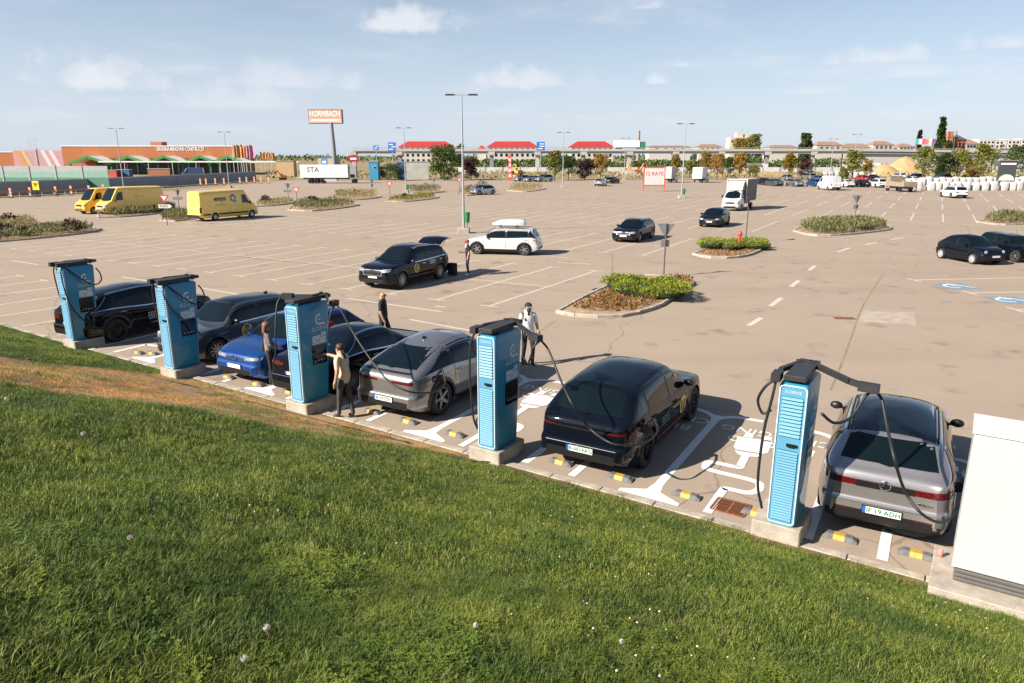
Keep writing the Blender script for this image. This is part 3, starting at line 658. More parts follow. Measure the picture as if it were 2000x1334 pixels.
    def topp(c, s0, s1, k0, k1, off=.005, ns=12, ny=11, curve=0., b=None, m=0):
        b = b or MB(); F = np.linspace(0, 1, ns)[:, None]; yy = np.linspace(-1, 1, ny)[None]; S = s0+(s1-s0)*F+curve*(yy*yy)*(1-F*.4); Hh = (k0+(k1-k0)*F)*c.wd(S)*yy; Z = c.ztops(S, Hh)+off
        P = [[c.pt(S[i, j]-off*.6*(1 if S[i, j] < c.L/2 else -1), Hh[i, j], Z[i, j]) for j in range(ny)] for i in range(ns)]
        b.grid(P, m, True); return b
WHEELS = {}
def wheel_meshes(r, w, style, mtl):
    key = (round(r, 3), w, style, mtl.name)
    if key in WHEELS: return WHEELS[key]
    ty = MB().lathe([(r*.66, -w/2+.01), (r*.72, -w/2), (r*.93, -w/2), (r, -w/2+.03), (r, w/2-.03), (r*.93, w/2), (r*.72, w/2), (r*.66, w/2-.01)], 28, 0, 'Y').mesh('tyre', M_RUBBER, 40)
    b = MB(); ro = r*.69; o = w/2-.012
    b.lathe([(ro, -w/2+.02), (ro, o), (ro*.93, o+.004), (ro*.90, o-.03)], 28, 0, 'Y')
    b.lathe([(ro*.9, o-.075), (.001, o-.075)], 20, 1, 'Y')
    b.lathe([(ro*.9, -(o-.03)), (.001, -(o-.03))], 20, 1, 'Y')
    n, hw, tw = {'multi': (20, .022, .016), 'five': (5, .075, .05), 'ten': (10, .032, .022), 'cap': (8, .09, .07), 'star': (5, .11, .045)}[style]
    for i in range(n):
        a = 2*math.pi*i/n
        for k, (dd) in enumerate([0.]):
            ca, sa = math.cos(a+dd), math.sin(a+dd); V = []
            for rad, wd_, yy in ((ro*.16, hw, o-.018), (ro*.93, tw, o-.002)):
                for sg in (-1, 1): V.append((ca*rad-sa*wd_*sg*.5*(r/.35), yy, sa*rad+ca*wd_*sg*.5*(r/.35)))
            V += [(v[0], v[1]-.035, v[2]) for v in V]
            b.add(V, [(0, 2, 3, 1), (4, 5, 7, 6), (0, 4, 6, 2), (1, 3, 7, 5), (2, 6, 7, 3)], 0)
    b.lathe([(ro*.22, o-.03), (ro*.20, o-.004), (.001, o)], 16, 0, 'Y')
    rim = b.mesh('rim', [mtl, M_DARKGREY], 40); WHEELS[key] = (ty, rim); return ty, rim
def put_wheels(t, r, xs, hw, style, mtl, w=.23):
    ty, rim = wheel_meshes(r, w, style, mtl)
    for x in xs:
        for sg in (1, -1):
            q = ob('wheel', ty, t, (x, sg*(hw-w/2-.012), r), 0 if sg > 0 else math.pi); ob('rim', rim, q)
def paint(name, col, metal=.35, rough=.28):
    dk = sum(col) < .12; return mat(name, col, .5 if dk else rough, 0. if dk else metal, spec=0. if dk else .5, coat=.85 if dk else 1., var=.05, scale=3)
def plate(t, org, ex, ey, txt=None, col=None, w=.52):
    p = MB().box((0, 0, 0), (w, .11, .012)).box((-w/2+.022, 0, .003), (.044, .11, .0095), 1).build('number_plate', [M_PLATE, M_BLUE], t); plc(p, org, ex, ey)
    f = MB()
    for sy in (-1, 1): f.box((0, sy*.06, -.002), (w+.03, .012, .016)); f.box((sy*(w/2+.008), 0, -.002), (.012, .108, .016))
    f.build('plate_frame', M_BLACKPL, p)
    if txt: o = ob('plate_lettering', text_mesh(txt, .105, col or M_BLACKTXT, .0015, bold=.0015), p, (.022, -.002, .0085)); o.scale = (1.0, 1, 1)
    return p
def make_car(name, label, cat, pos, heading, pnt, sp, group=None, win=None, style='five', wmat=None, trim=None, cladding=0., chrome=False, detail=2, plate_txt=None, plate_col=None, face='', roofc=None, rails=None, lamps=None, tailbar=None, rearwin=True, openboot=False, three=False, drl=False):
    c = Shell(**sp); L = c.L; t = thing(name, label, cat, (*pos, 0), heading, group); wmat = wmat or M_ALLOY; trim = trim or M_BLACKPL
    body = c.body(pnt).build('body', [pnt, M_BLACKPL], t, 38)
    # glass house
    win = win or (c.wb+.32, [c.wb+(c.tt-c.wb)*.50, c.tt-.22], c.td-.12)
    f0, pil, f1 = win; hi = .86; sur = MB(); panes = []
    edges = [f0]+pil+[f1]
    if roofc is not None:
        q = MB(); c.topp(c.wh+.02, c.tt-.02, .63, .63, .004, 14, 9, b=q); q.build('roof_panel', roofc, t, 40)
    rearcut = lambda s: hi if s < c.tt-.1 else max(.06, hi*(f1-s)/max(.05, (f1-c.tt+.1)))
    for sg in (1, -1): c.side(f0, f1, .01, lambda s: rearcut(s)*1.06, .003, 26, 6, sg, sur)
    sur.build('window_surround', trim, t, 40)
    for sg in (1, -1):
        for i in range(len(edges)-1):
            a, e = edges[i]+(.0 if i == 0 else .035), edges[i+1]-(.035 if i < len(edges)-2 else .05)
            w_ = c.side(a+.03, e, .07, lambda s: max(.075, rearcut(s)*.965), .008, 14, 5, sg).build('window', M_GLASS, t, 40)
        if chrome:
            q = c.side(f0-.02, f1+.02, -.02, .035, .011, 26, 2, sg); c.side(f0+.12, f1-.02, lambda s: rearcut(s)*1.03, lambda s: rearcut(s)*1.03+.05, .010, 26, 2, sg, q); q.build('window_trim', M_CHROME, t, 40)
    c.topp(c.wb+.05, c.wh-.03, .80, .635, .006, 12, 11, .10).build('windscreen', M_GLASS, t, 40)
    if rearwin: c.endw(c.htd+.05, c.htt-.035, c.W2*.70, c.W2*.60, True, .008).build('rear_window', M_GLASS, t, 40)
    # panel gaps and handles
    lz = c.clr+.12
    if detail > 1:
        gap = lambda m_: m_.build('panel_gap', M_BLACKPL, t)
        for sg in (1, -1):
            for s in [c.wb+.22, edges[1], edges[min(2, len(edges)-1)]+.02][:(2 if three else 3)]:
                z0 = max(lz, float(c.zb(np.array([s]))[0])+.03); gap(c.side(s-.007, s+.007, z0, float(c.belt(s)), .0025, 2, 7, sg, absz=True))
            gap(c.side(c.sw[0]+c.r+.09, c.sw[1]-c.r-.09, lz-.012, lz, .0025, 8, 2, sg, absz=True))
        gap(c.topp(c.wb-.02, c.wb-.008, .86, .86, .003, 2, 9, .10)); gap(c.end(-c.W2*.78, c.W2*.78, c.nose-.10, c.nose-.092, False, .003, 12, 2)); gap(c.end(-c.W2*.72, c.W2*.72, .60, .608, True, .003, 12, 2))
    if detail > 1:
        for sg in (1, -1):
            for s in ([edges[1]-.22] if three else [edges[1]-.22, edges[min(2, len(edges)-1)]-.18]):
                z = float(c.belt(s))-.12; y = float(c.Y(s, z)); MB().box((0, 0, 0), (.2, .035, .028)).build('door_handle', pnt if not chrome else M_CHROME, t).location = c.pt(s, sg*(y+.008), z)
    for sg in (1, -1):
        s = c.wb+.42; z = float(c.belt(s))+.055; y = float(c.Y(s, z))
        q = MB().ell((0, sg*.13, .03), (.07, .115, .075), 0, 10, 7).box((0, sg*.03, 0), (.05, .10, .03), 1).build('mirror', [pnt if detail < 3 else M_BLACKPL, M_BLACKPL], t, 60); q.location = c.pt(s, sg*(y-.01), z)
    # lower cladding
    if cladding > 0:
        q = MB(); ra = c.r+.055
        for sg in (1, -1):
            c.side(c.sw[0]+ra, c.sw[1]-ra, lambda s: float(c.zb(np.array([s]))[0]), lambda s: c.clr+cladding, .006, 10, 3, sg, q, absz=True)
            for w in c.sw:
                P = []
                for a in np.linspace(R(-12), R(192), 19):
                    P.append([c.pt(w-math.cos(a)*rr_, sg*(float(c.Y(w-math.cos(a)*rr_, max(c.clr, c.r+math.sin(a)*rr_)))+.012), max(c.clr-.02, c.r+math.sin(a)*rr_)) for rr_ in (ra-.012, ra+.03, ra+.07)])
                q.grid(P, 0, sg > 0)
        q.build('cladding', M_BLACKPL, t, 40)
    # nose
    nz = c.nose; w2 = c.W2
    if face != 'none':
        gz0, gz1, gw = {'volvo': (nz-.34, nz-.12, .52), 'ev': (nz-.14, nz-.10, .5), 'mini': (nz-.50, nz-.30, .48), 'skoda': (nz-.30, nz-.10, .5), 'fiat': (nz-.50, nz-.42, .45)}.get(face, (nz-.30, nz-.14, .48))
        c.end(-w2*gw, w2*gw, gz0, gz1, False, .008).build('grille', mat('grille', (.03, .03, .033), .35, .5, scale=60, var=.9) if face != 'ev' else M_BLACKPL, t, 40)
        if chrome or face in ('volvo', 'skoda'):
            q = MB()
            for za, zb_ in ((gz0-.012, gz0+.006), (gz1-.006, gz1+.012)): c.end(-w2*(gw+.01), w2*(gw+.01), za, zb_, False, .014, 9, 2, q)
            for sg in (-1, 1): c.end(sg*w2*(gw+.01), sg*w2*(gw-.02), gz0, gz1, False, .014, 2, 3, q)
            q.build('grille_frame', M_CHROME, t)
        c.end(-w2*.62, w2*.62, c.clr+.12, c.clr+.24, False, .008).build('lower_intake', M_BLACKPL, t, 40)
        lz0, lz1, la, lb_ = lamps or (nz-.20, nz-.06, .54, .88)
        for sg in (1, -1):
            if face in ('fiat', 'mini'):
                zz = (lz0+lz1)/2; s = float(c.end_s(w2*.66, zz, False)); q = MB().ell((0, 0, 0), (.05, .10, .11), 0, 14, 8).build('headlight', M_LAMP, t, 60); q.location = c.pt(s+.015, sg*w2*.66, zz)
            else: c.end(sg*w2*la, sg*w2*lb_, lambda f: lz0+.03*f, lambda f: lz1+.02*f, False, .009, 7, 3).build('headlight', M_LAMP, t, 40)
        s = float(c.end_s(0, c.clr+.32, False)); plate(t, c.pt(s-.02, 0, c.clr+.32), (0, 1, 0), (0, 0, 1), None)
    # tail
    tz = tailbar or (.80, .93, .42, .86)
    for sg in (1, -1): c.end(sg*w2*tz[2], sg*w2*tz[3], lambda f: tz[0], lambda f: tz[1]+.02*f, True, .009, 8, 3).build('tail_light', M_RED, t, 40)
    if drl: c.end(-w2*tz[2], w2*tz[2], tz[0]-.01, tz[1], True, .009).build('light_bar', M_BLACKPL, t, 40)
    c.end(-w2*.70, w2*.70, c.clr+.13, c.clr+.30, True, .008).build('rear_valance', M_BLACKPL, t, 40)
    pz = .66 if detail < 3 else .52
    s = float(c.end_s(.2, pz, True)); plate(t, c.pt(s+.012, 0, pz), (0, -1, 0), (0, 0, 1), plate_txt, plate_col)
    if rails:
        for sg in (1, -1):
            q = MB(); S = np.linspace(c.wh+.05, c.tt-.05, 9); q.tube([c.pt(s, sg*c.W2*.66, c.ztop(s, c.W2*.66)+(.045 if 0 < i < 8 else .0)) for i, s in enumerate(S)], .016, 6); q.build('roof_rail', rails, t, 60)
    put_wheels(t, c.r, [L/2-s for s in c.sw], c.W2+.012, style, wmat)
    return t, c
# ---------------------------------------------------------------- car types
SUV = dict(L=4.95, W=1.96, H=1.75, hood=1.12, nose=1.0, wb=1.25, wh=2.15, pk=2.7, tt=4.35, htt=1.62, td=4.86, htd=1.1, tail=1.02, belt=(.92, 1.07, 1.12), wheelbase=2.98, fo=.9, r=.38, clr=.24, rr=.78, nx=8)
CROSS = dict(L=4.80, W=1.93, H=1.64, hood=1.02, nose=.88, wb=1.15, wh=2.1, pk=2.6, tt=3.92, htt=1.53, td=4.64, htd=1.10, tail=1.02, belt=(.84, 1.0, 1.08), wheelbase=2.9, fo=.9, r=.38, clr=.2, rr=.77, nx=9)
COUPE = dict(L=4.63, W=1.88, H=1.60, hood=1.02, nose=.90, wb=1.15, wh=2.1, pk=2.5, tt=3.35, htt=1.50, td=4.45, htd=1.12, tail=1.03, belt=(.86, 1.0, 1.08), wheelbase=2.78, fo=.9, r=.385, clr=.2, rr=.72)
MSUV = dict(L=4.70, W=1.90, H=1.63, hood=1.03, nose=.90, wb=1.18, wh=2.05, pk=2.6, tt=3.95, htt=1.52, td=4.55, htd=1.14, tail=1.06, belt=(.86, 1.02, 1.1), wheelbase=2.85, fo=.88, r=.38, clr=.2, rr=.75)
MINI = dict(L=4.25, W=1.80, H=1.56, hood=1.0, nose=.92, wb=1.1, wh=1.75, pk=2.3, tt=3.75, htt=1.46, td=4.1, htd=1.02, tail=.95, belt=(.88, 1.0, 1.04), wheelbase=2.65, fo=.82, r=.34, clr=.19, rr=.80, nx=9)
HATCH = dict(L=4.30, W=1.80, H=1.54, hood=.98, nose=.82, wb=1.0, wh=1.85, pk=2.4, tt=3.55, htt=1.44, td=4.12, htd=1.02, tail=.95, belt=(.78, .96, 1.02), wheelbase=2.68, fo=.84, r=.34, clr=.17, rr=.76)
SEDAN = dict(L=4.85, W=1.86, H=1.46, hood=.92, nose=.78, wb=1.3, wh=2.15, pk=2.7, tt=3.3, htt=1.38, td=4.25, htd=1.06, tail=1.0, belt=(.76, .92, 1.0), wheelbase=2.86, fo=.86, r=.34, clr=.15, rr=.74)
WAGON = dict(L=4.86, W=1.86, H=1.47, hood=.95, nose=.82, wb=1.25, wh=2.05, pk=2.6, tt=4.2, htt=1.38, td=4.72, htd=1.0, tail=.93, belt=(.78, .94, 1.0), wheelbase=2.84, fo=.92, r=.34, clr=.15, rr=.77)
JOGGER = dict(L=4.55, W=1.80, H=1.62, hood=1.0, nose=.88, wb=1.0, wh=1.85, pk=2.4, tt=4.15, htt=1.56, td=4.45, htd=1.02, tail=.95, belt=(.86, 1.0, 1.06), wheelbase=2.9, fo=.80, r=.34, clr=.2, rr=.80, nx=8)
FIAT = dict(L=3.57, W=1.63, H=1.49, hood=.94, nose=.80, wb=.78, wh=1.55, pk=1.95, tt=2.75, htt=1.40, td=3.42, htd=.98, tail=.92, belt=(.74, .92, .98), wheelbase=2.3, fo=.70, r=.30, clr=.16, rr=.74)
P_BLACK = paint('black paint', (.003, .003, .004)); P_BLUEBLACK = paint('blue black paint', (.003, .0045, .009)); P_GREY = paint('dark grey paint', (.085, .095, .10), .6)
P_AUDI = paint('mid grey paint', (.27, .27, .275), .7); P_MERC = paint('warm silver paint', (.42, .40, .415), .75); P_BLUE = paint('bright blue paint', (.012, .075, .30), .6)
P_WHITE = paint('white paint', (.54, .54, .535), 0., .35); P_SILVER = paint('silver paint', (.40, .41, .43), .8); P_YELLOW = paint('van yellow', (.88, .58, .09), 0., .4); P_YELLOW2 = paint('deep yellow', (.80, .46, .03), 0., .4); P_REDC = paint('red paint', (.40, .02, .02), .2)
def spot(sp, px, x_, y_, heading, z=0.):
    """centre of a car whose local point (x_, y_) stands at a sighted spot"""
    g = G(*px, z); c, s = math.cos(heading), math.sin(heading); return (float(g[0]-(c*x_-s*y_)), float(g[1]-(s*x_+c*y_)))
def wheelpt(sp, which):
    x = sp['L']/2-sp['fo']-(sp['wheelbase'] if which[0] == 'r' else 0); return x, (sp['W']/2)*(1 if which[1] == 'l' else -1)
HB = R(59.5)
def emblem(t, c, s, z, sg, lines=True):
    """round sponsor badge and lines of small print on a door"""
    q = MB(); y = float(c.Y(s, z))
    for k, (r, m) in enumerate(((.20, 0), (.15, 1), (.085, 2))):
        P = [[c.pt(s+math.cos(a)*rr_, sg*(float(c.Y(s+math.cos(a)*rr_, z+math.sin(a)*rr_))+.006+.0015*k), z+math.sin(a)*rr_) for rr_ in (.001, r)] for a in np.linspace(0, 2*math.pi, 25)]
        q.grid(P, m, sg < 0)
    q.build('door_badge', [mat('badge yellow', (.62, .58, .12), .5), mat('badge green', (.10, .16, .05), .5), mat('badge orange', (.60, .18, .03), .5)], t)
def dprint(t, c, s0, s1, z0, n, sg, m=None, seed=1):
    r = np.random.default_rng(seed); q = MB()
    for i in range(n):
        z = z0-.065*i; s = s0+r.uniform(0, .05)
        while s < s1: w = r.uniform(.05, .16); c.side(s, min(s+w, s1), z, z+.035, .006, 2, 2, sg, q, absz=True); s += w+.03
    q.build('door_print', m or M_WHITETXT, t)
def shark(t, c, s, m):
    z = c.ztop(s, 0); q = MB().add([(.09, -.02, 0), (-.09, -.025, 0), (-.09, .025, 0), (.09, .02, 0), (-.09, -.004, .07), (-.09, .004, .07), (-.02, 0, .055)], [(0, 1, 4, 6), (3, 6, 5, 2), (1, 2, 5, 4), (4, 5, 6), (0, 6, 3)]).build('aerial_fin', m, t); q.location = c.pt(s, 0, z-.005)
def flap(t, c, s, z, sg):
    """open charge-port flap with the plug in it"""
    y = float(c.Y(s, z)); MB().lathe([(.001, .006), (.075, .006), (.08, .0)], 18, 0, 'Y').build('charge_port', M_BLACKPL, t).location = c.pt(s, sg*(y+.002), z)
    q = MB().box((0, 0, 0), (.16, .012, .17)).build('charge_flap', M_BLACKPL, t); q.location = c.pt(s-.13, sg*(y+.07), z); q.rotation_euler = (0, 0, sg*R(62))
# ---- cars plugged in along the kerb
C1, c = make_car('parked_car', 'black crossover with chrome window line and black wheels beside the kerb charger', 'car', spot(CROSS, (233, 668), *wheelpt(CROSS, 'rr'), R(61)), R(61), P_BLACK, CROSS, style='ten', wmat=M_DARKALLOY, chrome=True, cladding=.14)
dprint(C1, c, 1.9, 2.7, .72, 4, -1, mat('pale print', (.40, .42, .50), .5)); emblem(C1, c, 1.55, .66, -1)
h2 = HB+math.pi
C2, c = make_car('parked_car', 'dark grey hatchback with black roof, nose to the kerb beside the blue car', 'car', spot(MINI, (428, 707), *wheelpt(MINI, 'fl'), h2), h2, P_GREY, MINI, style='ten', chrome=True, face='mini', roofc=P_BLACK, rails=None, detail=3)
shark(C2, c, 3.4, P_BLACK); emblem(C2, c, 1.9, .72, 1)
sp = HATCH; C3, c = make_car('parked_car', 'bright blue electric hatchback parked nose to the kerb', 'car', spot(sp, (457, 713), sp['L']/2, 0, h2, .5), h2, P_BLUE, sp, style='five', face='ev', lamps=(.66, .74, .40, .90), drl=True, roofc=None)
c.end(-.36, .36, .69, .72, False, .012).build('light_strip', M_CHROME, C3); q = MB().lathe([(.055, 0), (.065, .006), (.065, .012), (.05, .012)], 18, 0, 'X').build('bonnet_badge', M_CHROME, C3); q.location = c.pt(float(c.end_s(0, .70, False))-.02, 0, .70)
sp = SEDAN; C4, c = make_car('parked_car', 'long black liftback charging behind the man in the beige shirt', 'car', spot(sp, (694, 771), *wheelpt(sp, 'rr'), HB), HB, P_BLUEBLACK, sp, style='multi', chrome=True, plate_txt='B 19', tailbar=(.84, .92, .35, .88))
emblem(C4, c, 1.9, .62, -1)
sp = COUPE; C5, c = make_car('parked_car', 'grey coupe SUV with sloping tail and red light bar on charge', 'car', spot(sp, (866, 810), *wheelpt(sp, 'rr'), HB), HB, P_AUDI, sp, style='five', plate_txt='IF 19 EZY', plate_col=M_GREENTXT, tailbar=(.89, .945, .22, .90), cladding=.10, detail=3)
shark(C5, c, 3.05, M_BLACKPL); emblem(C5, c, 1.75, .66, -1); dprint(C5, c, 2.3, 3.0, .86, 5, -1, mat('pale print', (.4, .4, .4), .5), 3)
c.end(-.62, .62, 1.10, 1.125, True, .03, 12, 3).build('spoiler', M_BLACKPL, C5); flap(C5, c, 3.95, .92, -1)
sp = CROSS; C6, c = make_car('parked_car', 'glossy black SUV with full glass roof, green-lettered plate and black wheels', 'car', spot(sp, (1265, 912), *wheelpt(sp, 'rr'), HB), HB, P_BLUEBLACK, sp, style='ten', wmat=M_DARKALLOY, plate_txt='B 601AKG', plate_col=M_GREENTXT, tailbar=(.885, .915, .55, .92), roofc=M_GLASS, drl=True, detail=3)
emblem(C6, c, 1.75, .64, -1); dprint(C6, c, 2.6, 3.1, .72, 3, -1, mat('dim print', (.10, .16, .22), .5), 4); flap(C6, c, 4.22, .88, -1)
dprint(C6, c, 1.5, 3.3, .36, 1, -1, mat('red print', (.35, .05, .05), .5), 6)
sp = MSUV; C7, c = make_car('parked_car', 'silver-mauve SUV with star badge, dark glass roof and open charge flap', 'car', spot(sp, (1722, 998), -sp['L']/2, 0, HB+R(1), .54), HB+R(1), P_MERC, sp, style='five', wmat=M_DARKALLOY, plate_txt='IF 19 ADH', plate_col=M_GREENTXT, tailbar=(.86, .95, .42, .94), roofc=M_GLASS, rails=M_BLACKPL, drl=True, detail=3)
st = MB().lathe([(.072, -.004), (.08, .004), (.072, .008), (.066, .002)], 22, 0, 'X', close=True)
for k in range(3): a = R(90+120*k); st.beam((.003, 0, 0), (.003, .072*math.cos(a), .072*math.sin(a)), .014, .008)
q = st.build('star_badge', M_CHROME, C7); q.location = c.pt(float(c.end_s(0, .93, True))+.018, 0, .93); q.rotation_euler = (0, 0, math.pi); flap(C7, c, 4.2, .9, -1)
c.end(-.78, .78, .30, .44, True, .011, 13, 3).build('diffuser', M_BLACKPL, C7, 40); c.end(-.66, -.42, .48, .495, True, .013, 4, 2).build('reflector', M_RED, C7); c.end(.66, .42, .48, .495, True, .013, 4, 2).build('reflector', M_RED, C7)
o = ob('boot_lettering', text_mesh('4MATIC', .06, M_CHROME, .002), C7); s_e = float(c.end_s(.55, .74, True)); plc(o, c.pt(s_e+.02, -.55, .74), (-.12, -1, 0), (0, 0, 1))
dprint(C7, c, 1.9, 2.6, .7, 2, -1, None, 5)
# ---- cars out in the car park
hv = R(241.5); sp = SUV
C8, c = make_car('parked_car', 'dark blue-black family SUV with its tailgate raised and badge on the door', 'car', spot(sp, (787, 564), *wheelpt(sp, 'fl'), hv), hv, P_BLUEBLACK, sp, style='multi', chrome=True, face='volvo', rails=M_CHROME, cladding=.13, detail=3, rearwin=False)
emblem(C8, c, 2.0, .78, 1); dprint(C8, c, 3.05, 3.5, .98, 3, 1, None, 2)
q = MB(); P = []
for y in np.linspace(-.66, .66, 9):
    P.append([c.pt(4.38+dx_, y, c.ztop(4.3, 0)+dz_-.05*(y/.66)**2) for dx_, dz_ in ((0, .0), (.15, .12), (.45, .24), (.8, .28), (1.0, .20))])
q.grid(P, 0); q.grid([[(a[0], a[1], a[2]-.05) for a in r] for r in P], 1, True); q.build('tailgate', [P_BLUEBLACK, mat('tailgate lining', (.25, .25, .26), .5)], C8, 50)
for sg in (1, -1): MB().tube([c.pt(4.55, sg*.6, 1.35), c.pt(5.0, sg*.6, 1.80)], .012, 6).build('gas_strut', M_BLACKPL, C8)
c.endw(1.02, 1.55, .70, .58, True, .006).build('boot_opening', mat('boot interior', (.02, .02, .02), .9), C8)
hd = R(168); sp = JOGGER
C9, c = make_car('parked_car', 'white estate car with black wheel-arch trim and roof rails under a roof box', 'car', spot(sp, (931, 497), *wheelpt(sp, 'fl'), hd), hd, P_WHITE, sp, style='star', cladding=.16, rails=M_BLACKPL, detail=2, tailbar=(.86, 1.22, .66, .92))
bx = MB(); Pr = [(1.05, .03, .06), (.95, .26, .12), (.5, .38, .30), (-.2, .42, .36), (-.8, .40, .36), (-.98, .33, .30), (-1.02, .2, .2)]
rings = []
for x, w, h in Pr: rings.append([(x, w*max(-1, min(1, 1.25*math.cos(a))), .02+(h*max(0, math.sin(a))**.6 if 0 <= a <= math.pi else 0)) for a in np.linspace(0, math.pi, 13)])
bx.grid(rings, 0); bx.grid([[r[0], r[-1]] for r in rings], 1); bx.add(rings[-1], [tuple(range(13))], 0); bx.add(rings[0], [tuple(range(13))[::-1]], 0)
zr = c.ztop(2.7, 0)+.11; g = Vector((C9.location.x, C9.location.y, zr)); rb = thing('roof_box', 'white luggage roof box on top of the white estate car', 'roof box', g, hd)
bx.build('shell', [P_WHITE, M_BLACKPL], rb, 50).location = (-.35, .1, 0)
for x in (-.75, .25): MB().box((x-.1, 0, -.055), (.06, 1.15, .03)).box((x-.1, .1, -.02), (.08, .3, .045)).build('cross_bar', M_BLACKPL, rb)
hs = R(242); sp = WAGON
C10, c = make_car('parked_car', 'dark estate car with chrome grille standing alone in the marked bays', 'car', spot(sp, (1250, 473), *wheelpt(sp, 'fl'), hs), hs, P_BLUEBLACK, sp, style='multi', face='skoda', chrome=True, rails=M_BLACKPL)
sp = dict(HATCH, L=4.45, H=1.51, W=1.84, r=.35)
C11, c = make_car('parked_car', 'dark compact crossover parked in front of the white box truck', 'car', spot(sp, (1410, 444), *wheelpt(sp, 'fl'), hs), hs, P_BLUEBLACK, sp, style='ten', wmat=M_DARKALLOY, cladding=.12)
g0, g1 = G(1843, 499), G(1896, 516); hf = math.atan2(g1[1]-g0[1], g1[0]-g0[0]); hf = R(-80); sp = FIAT
C12, c = make_car('parked_car', 'small dark two-door city car with round headlights and white wheels', 'car', spot(sp, (1896, 516), *wheelpt(sp, 'fr'), hf), hf, P_BLUEBLACK, sp, win=(.78+.3, [1.95], 3.05), style='ten', wmat=mat('white alloy', (.5, .5, .5), .4), face='fiat', three=True, lamps=(.60, .80, .5, .9))
MB().tube([c.pt(2.0, 0, c.ztop(2.0, 0)), c.pt(2.25, 0, c.ztop(2.0, 0)+.35)], .006, 5).build('aerial', M_BLACKPL, C12)
sp = dict(MINI, L=3.85, H=1.42, W=1.7, wheelbase=2.5, tt=3.35, td=3.7, wh=1.6, pk=2.1)
p2 = np.array(C12.location[:2])+np.array([math.cos(R(14)), math.sin(R(14))])*2.9
C13, c = make_car('parked_car', 'dark boxy hatchback parked behind the small round-eyed city car', 'car', tuple(p2), hf, P_BLUEBLACK, sp, style='five', face='mini', three=True, win=(1.4, [2.35], 3.4))
MB().tube([c.pt(1.7, 0, c.ztop(1.7, 0)), c.pt(1.85, 0, c.ztop(1.7, 0)+.3)], .006, 5).build('aerial', M_BLACKPL, C13)
sp = HATCH; C14, c = make_car('parked_car', 'silver hatchback parked by the planted island with purple shrubs', 'car', spot(sp, (937, 381), *wheelpt(sp, 'fl'), R(222)), R(222), P_SILVER, sp, style='five', detail=1)
# ---- vans
def make_van(name, label, pos, heading, pnt, L=6.9, H=2.75, W=2.02, r=.35, wb=4.3, band=False, front='bar'):
    c = Shell(L=L, W=W, H=H, hood=1.32, nose=1.10, wb=.62, wh=1.62, pk=2.2, tt=L-.16, htt=H-.08, td=L-.05, htd=1.3, tail=1.2, belt=(1.0, 1.42, 1.42), wheelbase=wb, fo=.98, r=r, clr=.25, rr=.90, nx=12, mx=3, bz=.62, ledge=.09)
    t = thing(name, label, 'van', (*pos, 0), heading, 'yellow vans parked by the planted strips' if pnt in (P_YELLOW, P_YELLOW2) else None)
    c.body(pnt).build('body', [pnt, M_BLACKPL], t, 38)
    c.topp(.68, 1.5, .82, .72, .006, 10, 9, .10).build('windscreen', M_GLASS, t, 40)
    for sg in (1, -1):
        c.side(1.12, 2.02, .02, lambda s: min(.62, .02+1.3*(s-1.05)), .006, 12, 4, sg).build('window', M_GLASS, t, 40)
        z = 1.42; y = float(c.Y(1.1, z)); q = MB().ell((0, sg*.14, .05), (.06, .09, .17), 0, 8, 6).build('mirror', M_BLACKPL, t, 60); q.location = c.pt(1.15, sg*y, z)
        c.end(sg*W*.27, sg*W*.45, .82, 1.06, False, .009, 6, 3).build('headlight', M_LAMP, t, 40)
        c.end(sg*W*.40, sg*W*.455, .75, 1.25, True, .009, 4, 4).build('tail_light', M_RED, t, 40)
    gap = lambda m_: m_.build('panel_gap', M_BLACKPL, t)
    for sg in (1, -1):
        for s in (2.12, 3.5): gap(c.side(s-.008, s+.008, .45, 2.2, .003, 2, 12, sg, absz=True))
        q = c.side(c.sw[0]+r+.08, c.sw[1]-r-.08, .52 if band else .33, .66 if band else .40, .008, 10, 2, sg, absz=True); c.side(c.sw[1]+r+.08, L-.15, .52 if band else .33, .66 if band else .40, .008, 5, 2, sg, q, absz=True); q.build('side_rub_strip', M_BLACKPL, t)
    gap(c.end(-.01, .01, .6, H-.25, True, .006, 2, 8))
    c.end(-W*.24, W*.24, .78, .98, False, .01).build('grille', M_BLACKPL, t, 40); c.end(-W*.36, W*.36, .34, .60, False, .010, 11, 4).build('front_bumper', M_BLACKPL, t, 40); c.end(-W*.40, W*.40, .42, .60, True, .05, 11, 4).build('rear_bumper', M_BLACKPL, t, 40)
    s = float(c.end_s(0, .66, False)); plate(t, c.pt(s-.03, 0, .68), (0, 1, 0), (0, 0, 1)); put_wheels(t, r, [L/2-s for s in c.sw], W/2+.012, 'cap', M_ALLOY); return t, c
hE = R(62); W2v = 1.01
t, c = make_van('delivery_van', 'yellow van with black side lettering and a round blue logo', spot(0, (422, 431), 6.9/2-.98-4.3, -W2v, hE), hE, P_YELLOW, band=True)
o = ob('side_lettering', text_mesh('ensys', .62, M_BLACKTXT, .003, bold=.012), t); plc(o, c.pt(4.55, -float(c.Y(4.5, 1.9))-.025, 1.95), (1, 0, 0), (0, .06, 1))
q = MB()
for k, (a0, a1, m) in enumerate(((20, 140, 0), (140, 250, 1), (250, 380, 2))):
    P = [[(rr_*math.cos(R(a)), rr_*math.sin(R(a)), 0) for rr_ in (.19, .34)] for a in np.linspace(a0, a1, 10)]; q.grid(P, m, True)
q.box((.22, -.28, .0), (.3, .12, .004), 0, R(-45)); q = q.build('side_logo', [M_BLUE, mat('logo violet', (.35, .12, .35), .5), mat('logo cyan', (.05, .4, .6), .5)], t); plc(q, c.pt(3.05, -float(c.Y(3, 1.9))-.02, 1.95), (1, 0, 0), (0, .06, 1))
